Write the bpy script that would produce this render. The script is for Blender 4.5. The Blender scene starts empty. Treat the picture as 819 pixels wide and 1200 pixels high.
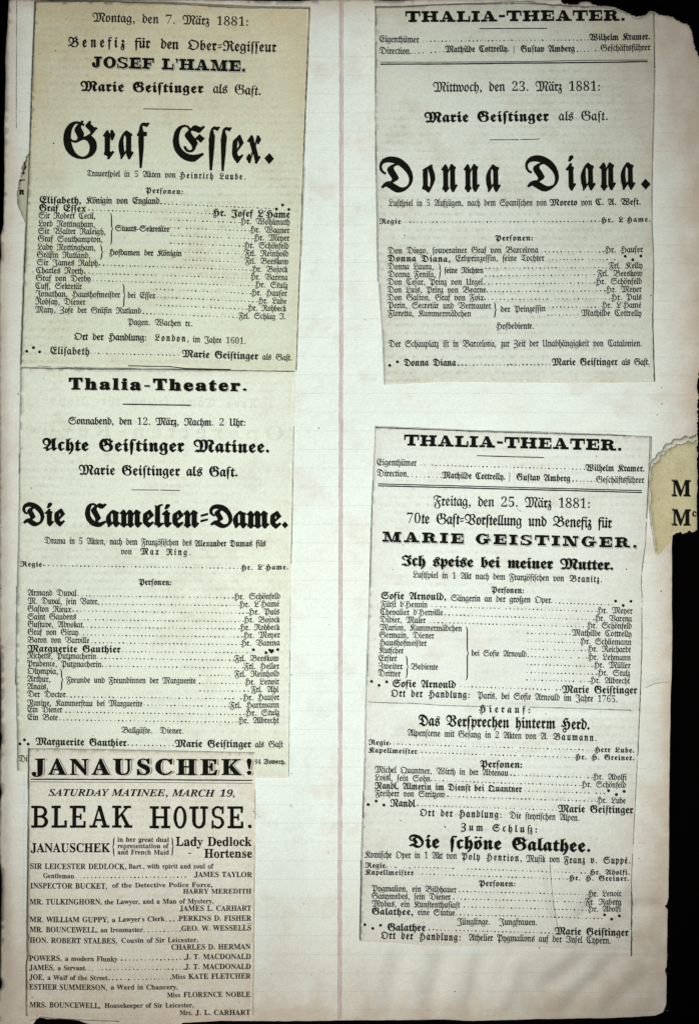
import bpy, math, random
import numpy as np
from mathutils import Vector
from mathutils.geometry import delaunay_2d_cdt

# ---------------------------------------------------------------- camera, light, exposure
# the sheet is laid out in a plan grid of 819 x 1200 units, one unit = 0.3 mm, origin at its top left
S = 0.0003
def W(px, py, z=0.0):
    return ((px - 409.5) * S, (600.0 - py) * S, z * S)

SC = bpy.context.scene
COL = SC.collection
cam = bpy.data.objects.new('camera', bpy.data.cameras.new('camera'))
COL.objects.link(cam)
CAM_H = 0.95
cam.location = (0, 0, CAM_H)
cam.data.sensor_fit = 'VERTICAL'
cam.data.angle = 2 * math.atan(600 * S / CAM_H)
cam.data.clip_start = 0.01
cam.data.clip_end = 20
SC.camera = cam

world = bpy.data.worlds.new('World')
SC.world = world
world.use_nodes = True
bg = world.node_tree.nodes['Background']
bg.inputs['Color'].default_value = (0.92, 1.0, 0.95, 1)
bg.inputs['Strength'].default_value = 0.135

def spot(name, loc, aim, power, angle, color, radius):
    d = bpy.data.lights.new(name, 'SPOT')
    d.energy = power
    d.spot_size = math.radians(angle)
    d.spot_blend = 1.0
    d.color = color
    d.shadow_soft_size = radius
    o = bpy.data.objects.new(name, d)
    COL.objects.link(o)
    o.location = loc
    o.rotation_euler = (Vector(aim) - Vector(loc)).to_track_quat('-Z', 'Y').to_euler()
    return o
spot('copy_lamp_upper', (-0.429, 0.285, 1.2), (0.042, 0.051, 0), 19.3, 20.5, (0.97, 1.0, 0.93), 0.03)
spot('copy_lamp_lower', (0.376, -0.446, 0.639), (-0.12, 0.05, 0), 34.6, 41.9, (0.97, 1.0, 0.93), 0.03)
SC.view_settings.view_transform = 'Standard'
SC.view_settings.look = 'None'
SC.view_settings.exposure = 0.0
SC.view_settings.gamma = 1.0
SC.cycles.max_bounces = 6
SC.cycles.transparent_max_bounces = 12

random.seed(7)
rng = np.random.default_rng(11)

# ---------------------------------------------------------------- relief of the paper
_waves = []
for lam, amp in ((420, 1.6), (260, 0.9), (170, 0.45), (110, 0.22)):
    for _ in range(4):
        a = rng.uniform(0, math.tau)
        l = lam * rng.uniform(0.8, 1.25)
        _waves.append((math.cos(a) * math.tau / l, math.sin(a) * math.tau / l, rng.uniform(0, math.tau), amp * rng.uniform(0.4, 0.9)))
# creases: x0, y0, x1, y1, width, height
FOLDS = [
    (425, 824, 560, 829, 4.5, 0.7), (560, 829, 786, 834, 4.5, 0.9),
    (752, 806, 786, 797, 5, 1.3),
    (628, 1165, 692, 1118, 10, 1.7), (648, 1196, 735, 1112, 11, 1.9), (700, 1196, 768, 1135, 12, 1.5),
    (735, 1060, 779, 1064, 7, 1.6), (742, 1090, 783, 1130, 8, 1.3), (712, 1060, 742, 1028, 7, -1.0),
    (500, 1195, 522, 1108, 12, 1.4), (548, 1196, 566, 1110, 10, 1.3), (455, 1194, 470, 1106, 13, 1.0), (585, 1190, 610, 1116, 9, -1.1),
    (672, 1085, 706, 1040, 7, 1.0), (690, 1100, 735, 1060, 7, -0.8), (640, 1013, 654, 1090, 5, 0.8),
    (408, 80, 432, 185, 13, 1.6), (424, 150, 437, 260, 12, -1.2), (418, 30, 424, 90, 9, 0.9),
    (372, 20, 385, 380, 22, 1.1), (420, 230, 432, 420, 14, 0.9), (770, 60, 800, 420, 22, 1.2), (790, 180, 814, 330, 12, -1.0),
    (360, 900, 372, 1180, 20, 1.0), (330, 1040, 345, 1190, 14, 0.8), (8, 300, 11, 760, 7, 0.9), (10, 800, 14, 1180, 8, 1.0),
    (8, 880, 34, 905, 6, 0.7), (0, 1150, 32, 1165, 7, 1.1), (300, 640, 340, 720, 12, 0.5), (330, 830, 352, 910, 9, 0.6),
    (690, 470, 760, 500, 14, 0.7), (560, 455, 570, 498, 12, 0.6), (640, 452, 655, 500, 12, -0.6), (775, 640, 783, 800, 7, 0.8), (772, 850, 780, 1040, 7, 0.8),
]
def relief(x, y):
    x = np.asarray(x, float); y = np.asarray(y, float)
    h = np.zeros_like(x)
    for kx, ky, ph, am in _waves:
        h = h + am * np.sin(kx * x + ky * y + ph)
    for x0, y0, x1, y1, w, am in FOLDS:
        am = am * (2.8 if y0 > 1000 and x0 > 440 else 1.5)
        dx, dy = x1 - x0, y1 - y0
        L2 = dx * dx + dy * dy
        t = ((x - x0) * dx + (y - y0) * dy) / L2
        tc = np.clip(t, 0.0, 1.0)
        d = np.hypot(x - x0 - tc * dx, y - y0 - tc * dy)
        fade = np.clip(np.minimum(tc, 1 - tc) * 5, 0.12, 1.0)
        h = h + am * fade * np.exp(-(d / w) ** 2)
    h = h - 0.010 * np.clip(x - 752, 0, None) ** 1.7 * 0.5
    h = h - 0.012 * np.clip(24 - x, 0, None) ** 1.7
    h = h - 0.010 * np.clip(y - 1150, 0, None) ** 1.6
    h = h - 0.010 * np.clip(22 - y, 0, None) ** 1.6
    return h

# ---------------------------------------------------------------- materials
def nodes_of(name):
    m = bpy.data.materials.new(name)
    m.use_nodes = True
    nt = m.node_tree
    b = nt.nodes['Principled BSDF']
    return m, nt, b
def N(nt, kind, **kw):
    n = nt.nodes.new(kind)
    for k, v in kw.items():
        if k in n.inputs.keys():
            n.inputs[k].default_value = v
        else:
            setattr(n, k, v)
    return n
def mixc(nt, fac, a, b, mode='MIX'):
    n = nt.nodes.new('ShaderNodeMix')
    n.data_type = 'RGBA'
    n.blend_type = mode
    for sock, v in ((0, fac), (6, a), (7, b)):
        if hasattr(v, 'is_output'):
            nt.links.new(v, n.inputs[sock])
        elif sock == 0:
            n.inputs[0].default_value = v
        else:
            n.inputs[sock].default_value = (*v, 1)
    return n.outputs[2]
def mth(nt, op, a, b=None, c=None, clamp=False):
    n = nt.nodes.new('ShaderNodeMath')
    n.operation = op
    n.use_clamp = clamp
    for i, v in enumerate((a, b, c)):
        if v is None:
            continue
        if hasattr(v, 'is_output'):
            nt.links.new(v, n.inputs[i])
        else:
            n.inputs[i].default_value = v
    return n.outputs[0]
def noise(nt, co, scale, detail=3.0, rough=0.55, out='Fac'):
    n = N(nt, 'ShaderNodeTexNoise')
    n.inputs['Scale'].default_value = scale
    n.inputs['Detail'].default_value = detail
    n.inputs['Roughness'].default_value = rough
    nt.links.new(co, n.inputs['Vector'])
    return n.outputs[out]
def maprange(nt, v, a, b, c=0.0, d=1.0):
    n = N(nt, 'ShaderNodeMapRange')
    nt.links.new(v, n.inputs[0])
    for i, q in enumerate((a, b, c, d)):
        n.inputs[i + 1].default_value = q
    return n.outputs[0]

def paper_material(name, base, tint, brown, grain=1.0, ghost=0.0, edge=0.8, seed=0.0, fox=0.5):
    m, nt, b = nodes_of(name)
    tc = N(nt, 'ShaderNodeTexCoord')
    mp = N(nt, 'ShaderNodeMapping')
    mp.inputs['Scale'].default_value = (1 / S, 1 / S, 1 / S)     # back to sheet units
    mp.inputs['Location'].default_value = (seed * 971, seed * 613, seed * 11)
    nt.links.new(tc.outputs['Object'], mp.inputs['Vector'])
    co = mp.outputs['Vector']
    big = noise(nt, co, 0.006, 4)
    mid = noise(nt, co, 0.035, 4)
    fine = noise(nt, co, 0.32, 3, 0.7)
    pulp = noise(nt, co, 1.1, 2, 0.6)
    col = mixc(nt, maprange(nt, big, 0.35, 0.68), base, tint)
    # toned, browned rim and top (old paper), patchy
    at = N(nt, 'ShaderNodeAttribute'); at.attribute_name = 'toning'
    t1 = mth(nt, 'MULTIPLY', at.outputs['Fac'], maprange(nt, mid, 0.25, 0.75, 0.65, 1.25))
    col = mixc(nt, mth(nt, 'MULTIPLY', t1, edge, clamp=True), col, brown)
    # soft handling stains
    st = noise(nt, co, 0.018, 5, 0.65)
    col = mixc(nt, maprange(nt, st, 0.52, 0.8, 0.0, 0.6), col, tuple(c * k for c, k in zip(brown, (1.0, 0.97, 0.92))))
    # print seen through from the back: rows of word shaped patches
    if ghost > 0:
        sx = N(nt, 'ShaderNodeSeparateXYZ'); nt.links.new(co, sx.inputs[0])
        row = mth(nt, 'SINE', mth(nt, 'MULTIPLY', sx.outputs['Y'], math.tau / 9.3))
        row = maprange(nt, row, -0.1, 0.75)
        mp2 = N(nt, 'ShaderNodeMapping'); mp2.inputs['Scale'].default_value = (0.30, 0.11, 1)
        nt.links.new(co, mp2.inputs['Vector'])
        word = maprange(nt, noise(nt, mp2.outputs['Vector'], 1.0, 3, 0.7), 0.44, 0.66)
        area = maprange(nt, noise(nt, co, 0.009, 2), 0.36, 0.56)
        g = mth(nt, 'MULTIPLY', mth(nt, 'MULTIPLY', row, word), area)
        col = mixc(nt, mth(nt, 'MULTIPLY', g, ghost), col, tuple(c * 0.55 for c in base))
    # pulp and fibre
    f1 = maprange(nt, fine, 0.25, 0.75, 1 - 0.10 * grain, 1 + 0.07 * grain)
    f2 = maprange(nt, pulp, 0.25, 0.75, 1 - 0.12 * grain, 1 + 0.09 * grain)
    cmb = N(nt, 'ShaderNodeCombineColor')
    f = mth(nt, 'MULTIPLY', f1, f2)
    for i in range(3):
        nt.links.new(f, cmb.inputs[i])
    col = mixc(nt, 1.0, col, cmb.outputs[0], 'MULTIPLY')
    # foxing and dirt specks
    for sc, r0, r1, am in ((0.045, 0.03, 0.055, 0.75 * fox), (0.13, 0.05, 0.10, 0.5 * fox)):
        v = N(nt, 'ShaderNodeTexVoronoi'); v.inputs['Scale'].default_value = sc
        nt.links.new(co, v.inputs['Vector'])
        sp = maprange(nt, v.outputs['Distance'], r0, r1, 1.0, 0.0)
        pick = N(nt, 'ShaderNodeSeparateColor'); nt.links.new(v.outputs['Color'], pick.inputs[0])
        keep = maprange(nt, pick.outputs[0], 0.68, 0.9)
        col = mixc(nt, mth(nt, 'MULTIPLY', mth(nt, 'MULTIPLY', sp, keep), am), col, (0.10, 0.075, 0.045))
    nt.links.new(col, b.inputs['Base Color'])
    b.inputs['Roughness'].default_value = 0.92
    b.inputs['Specular IOR Level'].default_value = 0.12
    h1 = noise(nt, co, 0.028, 4, 0.55)
    h2 = noise(nt, co, 0.5, 3, 0.6)
    hh = mth(nt, 'ADD', mth(nt, 'MULTIPLY', h1, 2.0), mth(nt, 'MULTIPLY', h2, 0.22))
    bp = N(nt, 'ShaderNodeBump')
    bp.inputs['Strength'].default_value = 0.7
    bp.inputs['Distance'].default_value = S
    nt.links.new(hh, bp.inputs['Height'])
    nt.links.new(bp.outputs['Normal'], b.inputs['Normal'])
    return m

def ink_material(name, c0, c1, sheer=0.0, wear=0.35):
    m, nt, b = nodes_of(name)
    tc = N(nt, 'ShaderNodeTexCoord')
    mp = N(nt, 'ShaderNodeMapping'); mp.inputs['Scale'].default_value = (1 / S, 1 / S, 1 / S)
    nt.links.new(tc.outputs['Object'], mp.inputs['Vector'])
    co = mp.outputs['Vector']
    a = noise(nt, co, 0.9, 3, 0.65)
    w = noise(nt, co, 0.03, 3)
    col = mixc(nt, maprange(nt, a, 0.4, 0.72), c0, c1)
    nt.links.new(col, b.inputs['Base Color'])
    b.inputs['Roughness'].default_value = 0.9
    b.inputs['Specular IOR Level'].default_value = 0.03
    tr = N(nt, 'ShaderNodeBsdfTransparent')
    mx = N(nt, 'ShaderNodeMixShader')
    out = nt.nodes['Material Output']
    f = mth(nt, 'ADD', maprange(nt, a, 0.5, 0.8, 0.0, wear), maprange(nt, w, 0.4, 0.75, sheer, sheer + (wear * 0.6 if sheer < 0.5 else 0.08)), clamp=True)
    nt.links.new(f, mx.inputs[0])
    nt.links.new(b.outputs[0], mx.inputs[1])
    nt.links.new(tr.outputs[0], mx.inputs[2])
    nt.links.new(mx.outputs[0], out.inputs['Surface'])
    return m

M_PAGE = paper_material('album_paper', (0.755, 0.80, 0.775), (0.745, 0.775, 0.735), (0.57, 0.47, 0.395), 0.75, 0.0, 0.92, 0.0, 0.6)
M_A = paper_material('newsprint_yellowed', (0.665, 0.695, 0.595), (0.63, 0.655, 0.54), (0.58, 0.495, 0.34), 1.1, 0.5, 0.95, 1.3, 0.8)
M_B = paper_material('newsprint_cream', (0.74, 0.77, 0.695), (0.715, 0.735, 0.645), (0.57, 0.545, 0.44), 1.0, 0.35, 0.65, 2.1, 0.5)
M_C = paper_material('newsprint_buff', (0.735, 0.71, 0.64), (0.70, 0.665, 0.585), (0.58, 0.475, 0.385), 1.3, 0.3, 0.9, 3.7, 0.6)
M_D = paper_material('newsprint_grey', (0.665, 0.69, 0.64), (0.635, 0.65, 0.59), (0.49, 0.43, 0.34), 1.1, 0.5, 0.85, 4.4, 0.6)
M_E = paper_material('newsprint_grey_green', (0.725, 0.755, 0.725), (0.70, 0.72, 0.68), (0.58, 0.52, 0.455), 1.0, 0.4, 0.85, 5.2, 0.55)
M_N = paper_material('newsprint_dull', (0.50, 0.51, 0.40), (0.46, 0.47, 0.36), (0.40, 0.36, 0.25), 0.9, 0.0, 0.6, 6.5, 0.4)
M_T = paper_material('handbill_tan', (0.57, 0.51, 0.34), (0.51, 0.44, 0.26), (0.42, 0.345, 0.20), 1.3, 0.0, 0.6, 7.7, 1.0)
M_TW = paper_material('torn_fibre_white', (0.70, 0.68, 0.58), (0.62, 0.60, 0.50), (0.55, 0.50, 0.40), 1.2, 0.0, 0.4, 8.1, 0.2)
M_INK = ink_material('printing_ink', (0.0035, 0.0035, 0.003), (0.014, 0.014, 0.011), 0.0, 0.10)
M_INKS = ink_material('printing_ink_small', (0.004, 0.004, 0.0035), (0.014, 0.0135, 0.011), 0.0, 0.10)
M_RULE = ink_material('printing_ink_rule', (0.02, 0.02, 0.016), (0.10, 0.095, 0.075), 0.05, 0.9)
M_GREY = ink_material('printing_ink_shade', (0.10, 0.10, 0.085), (0.25, 0.25, 0.21), 0.0, 0.3)
M_GHOST = ink_material('ink_seen_through', (0.20, 0.24, 0.20), (0.26, 0.29, 0.24), 0.91, 0.1)
M_BLUE = ink_material('ruling_ink_blue', (0.42, 0.47, 0.46), (0.55, 0.58, 0.56), 0.78, 0.4)
M_RED = ink_material('ruling_ink_red', (0.48, 0.24, 0.29), (0.60, 0.40, 0.42), 0.3, 0.5)
M_PINK = ink_material('ruling_ink_pink', (0.62, 0.45, 0.47), (0.70, 0.56, 0.56), 0.49, 0.3)
M_DIRT = ink_material('crease_dirt', (0.06, 0.05, 0.035), (0.16, 0.14, 0.10), 0.15, 0.7)

mt, nt_, b_ = nodes_of('black_cloth')
b_.inputs['Base Color'].default_value = (0.0015, 0.0012, 0.0012, 1)
b_.inputs['Roughness'].default_value = 1.0
b_.inputs['Specular IOR Level'].default_value = 0.0
M_BLACK = mt

# ---------------------------------------------------------------- helpers
def thing(name, label, cat, px, py, group=None):
    o = bpy.data.objects.new(name, None)
    o.empty_display_size = 0.01
    COL.objects.link(o)
    o.location = W(px, py, 0)
    o['label'] = label
    o['category'] = cat
    if group:
        o['group'] = group
    return o
def link_mesh(name, verts, faces, mats, parent=None, mat_idx=None, attr=None, smooth=False):
    me = bpy.data.meshes.new(name)
    if parent is not None:
        off = parent.location
        verts = [(v[0] - off[0], v[1] - off[1], v[2] - off[2]) for v in verts]
    me.from_pydata(verts, [], faces)
    for m in mats:
        me.materials.append(m)
    if mat_idx is not None:
        me.polygons.foreach_set('material_index', mat_idx)
    if attr is not None:
        a = me.attributes.new('toning', 'FLOAT', 'POINT')
        a.data.foreach_set('value', attr)
    if smooth:
        me.polygons.foreach_set('use_smooth', [True] * len(me.polygons))
    me.update()
    o = bpy.data.objects.new(name, me)
    COL.objects.link(o)
    if parent is not None:
        o.parent = parent
    return o

def rough_outline(pts, step=3.0, jit=0.35, torn=()):
    """walk the outline in small steps; edges whose index is in torn are ragged"""
    out = []
    n = len(pts)
    for i in range(n):
        a, b = pts[i], pts[(i + 1) % n]
        L = math.hypot(b[0] - a[0], b[1] - a[1])
        tn = i in torn
        k = max(1, int(L / (1.5 if tn else step)))
        nx, ny = -(b[1] - a[1]) / (L + 1e-9), (b[0] - a[0]) / (L + 1e-9)
        j = 1.25 if tn else jit
        drift = 0.0
        for q in range(k):
            t = q / k
            drift = drift * 0.7 + random.uniform(-1, 1) * j * 0.55
            d = (drift + random.uniform(-1, 1) * j * (0.55 if tn else 0.35)) if q else 0
            out.append((a[0] + (b[0] - a[0]) * t + nx * d, a[1] + (b[1] - a[1]) * t + ny * d))
    return out

def sheet(name, outline, z, thick, grid, mat, parent, tone=None, lift=None):
    """a real sheet of paper: relief on its top face, a wall all round its edge"""
    pts = [Vector(p) for p in outline]
    n = len(pts)
    P = np.array(outline)
    x0, y0 = P.min(0); x1, y1 = P.max(0)
    gx, gy = np.meshgrid(np.arange(x0 + grid / 2, x1, grid), np.arange(y0 + grid / 2, y1, grid))
    gx = gx.ravel(); gy = gy.ravel()
    gx = gx + rng.uniform(-.2, .2, gx.size) * grid; gy = gy + rng.uniform(-.2, .2, gy.size) * grid
    inside = np.zeros(gx.size, bool)
    dist = np.full(gx.size, 1e9)
    for i in range(n):
        ax, ay = P[i]; bx, by = P[(i + 1) % n]
        cr = (ay > gy) != (by > gy)
        with np.errstate(divide='ignore', invalid='ignore'):
            xi = (bx - ax) * (gy - ay) / (by - ay + 1e-12) + ax
        inside ^= cr & (gx < xi)
        dx, dy = bx - ax, by - ay
        t = np.clip(((gx - ax) * dx + (gy - ay) * dy) / (dx * dx + dy * dy + 1e-12), 0, 1)
        dist = np.minimum(dist, np.hypot(gx - ax - t * dx, gy - ay - t * dy))
    k = inside & (dist > grid * 0.4)
    allp = pts + [Vector((a, b)) for a, b in zip(gx[k], gy[k])]
    vs, es, fs, *_ = delaunay_2d_cdt(allp, [], [list(range(n))], 1, 1e-4)
    vx = np.array([v[0] for v in vs]); vy = np.array([v[1] for v in vs])
    vz = relief(vx, vy) + z
    if lift:
        vz = vz + lift(vx, vy)
    # distance of every point to the outline, for the browned rim
    d = np.full(vx.size, 1e9)
    for i in range(n):
        ax, ay = P[i]; bx, by = P[(i + 1) % n]
        dx, dy = bx - ax, by - ay
        t = np.clip(((vx - ax) * dx + (vy - ay) * dy) / (dx * dx + dy * dy + 1e-12), 0, 1)
        d = np.minimum(d, np.hypot(vx - ax - t * dx, vy - ay - t * dy))
    att = tone(vx, vy, d) if tone else np.exp(-d / 8.0)
    verts = [W(a, b, c) for a, b, c in zip(vx, vy, vz)]
    faces = []
    for f in fs:
        f = list(f)
        a, b, c = (vs[f[0]], vs[f[1]], vs[f[2]])
        if (b[0] - a[0]) * (c[1] - a[1]) - (b[1] - a[1]) * (c[0] - a[0]) > 0:   # plan y runs down
            f.reverse()
        faces.append(f)
    # wall: the boundary edges, folded straight down
    cnt = {}
    for f in faces:
        for i in range(len(f)):
            e = (f[i], f[(i + 1) % len(f)])
            cnt[tuple(sorted(e))] = cnt.get(tuple(sorted(e)), []) + [e]
    low = {}
    att = list(att)
    for key, es_ in cnt.items():
        if len(es_) == 1:
            a, b = es_[0]
            for q in (a, b):
                if q not in low:
                    low[q] = len(verts)
                    v = verts[q]
                    verts.append((v[0], v[1], v[2] - thick * S))
                    att.append(att[q])
            faces.append([b, a, low[a], low[b]])
    return link_mesh(name, verts, faces, [mat], parent, attr=att, smooth=True)

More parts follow.
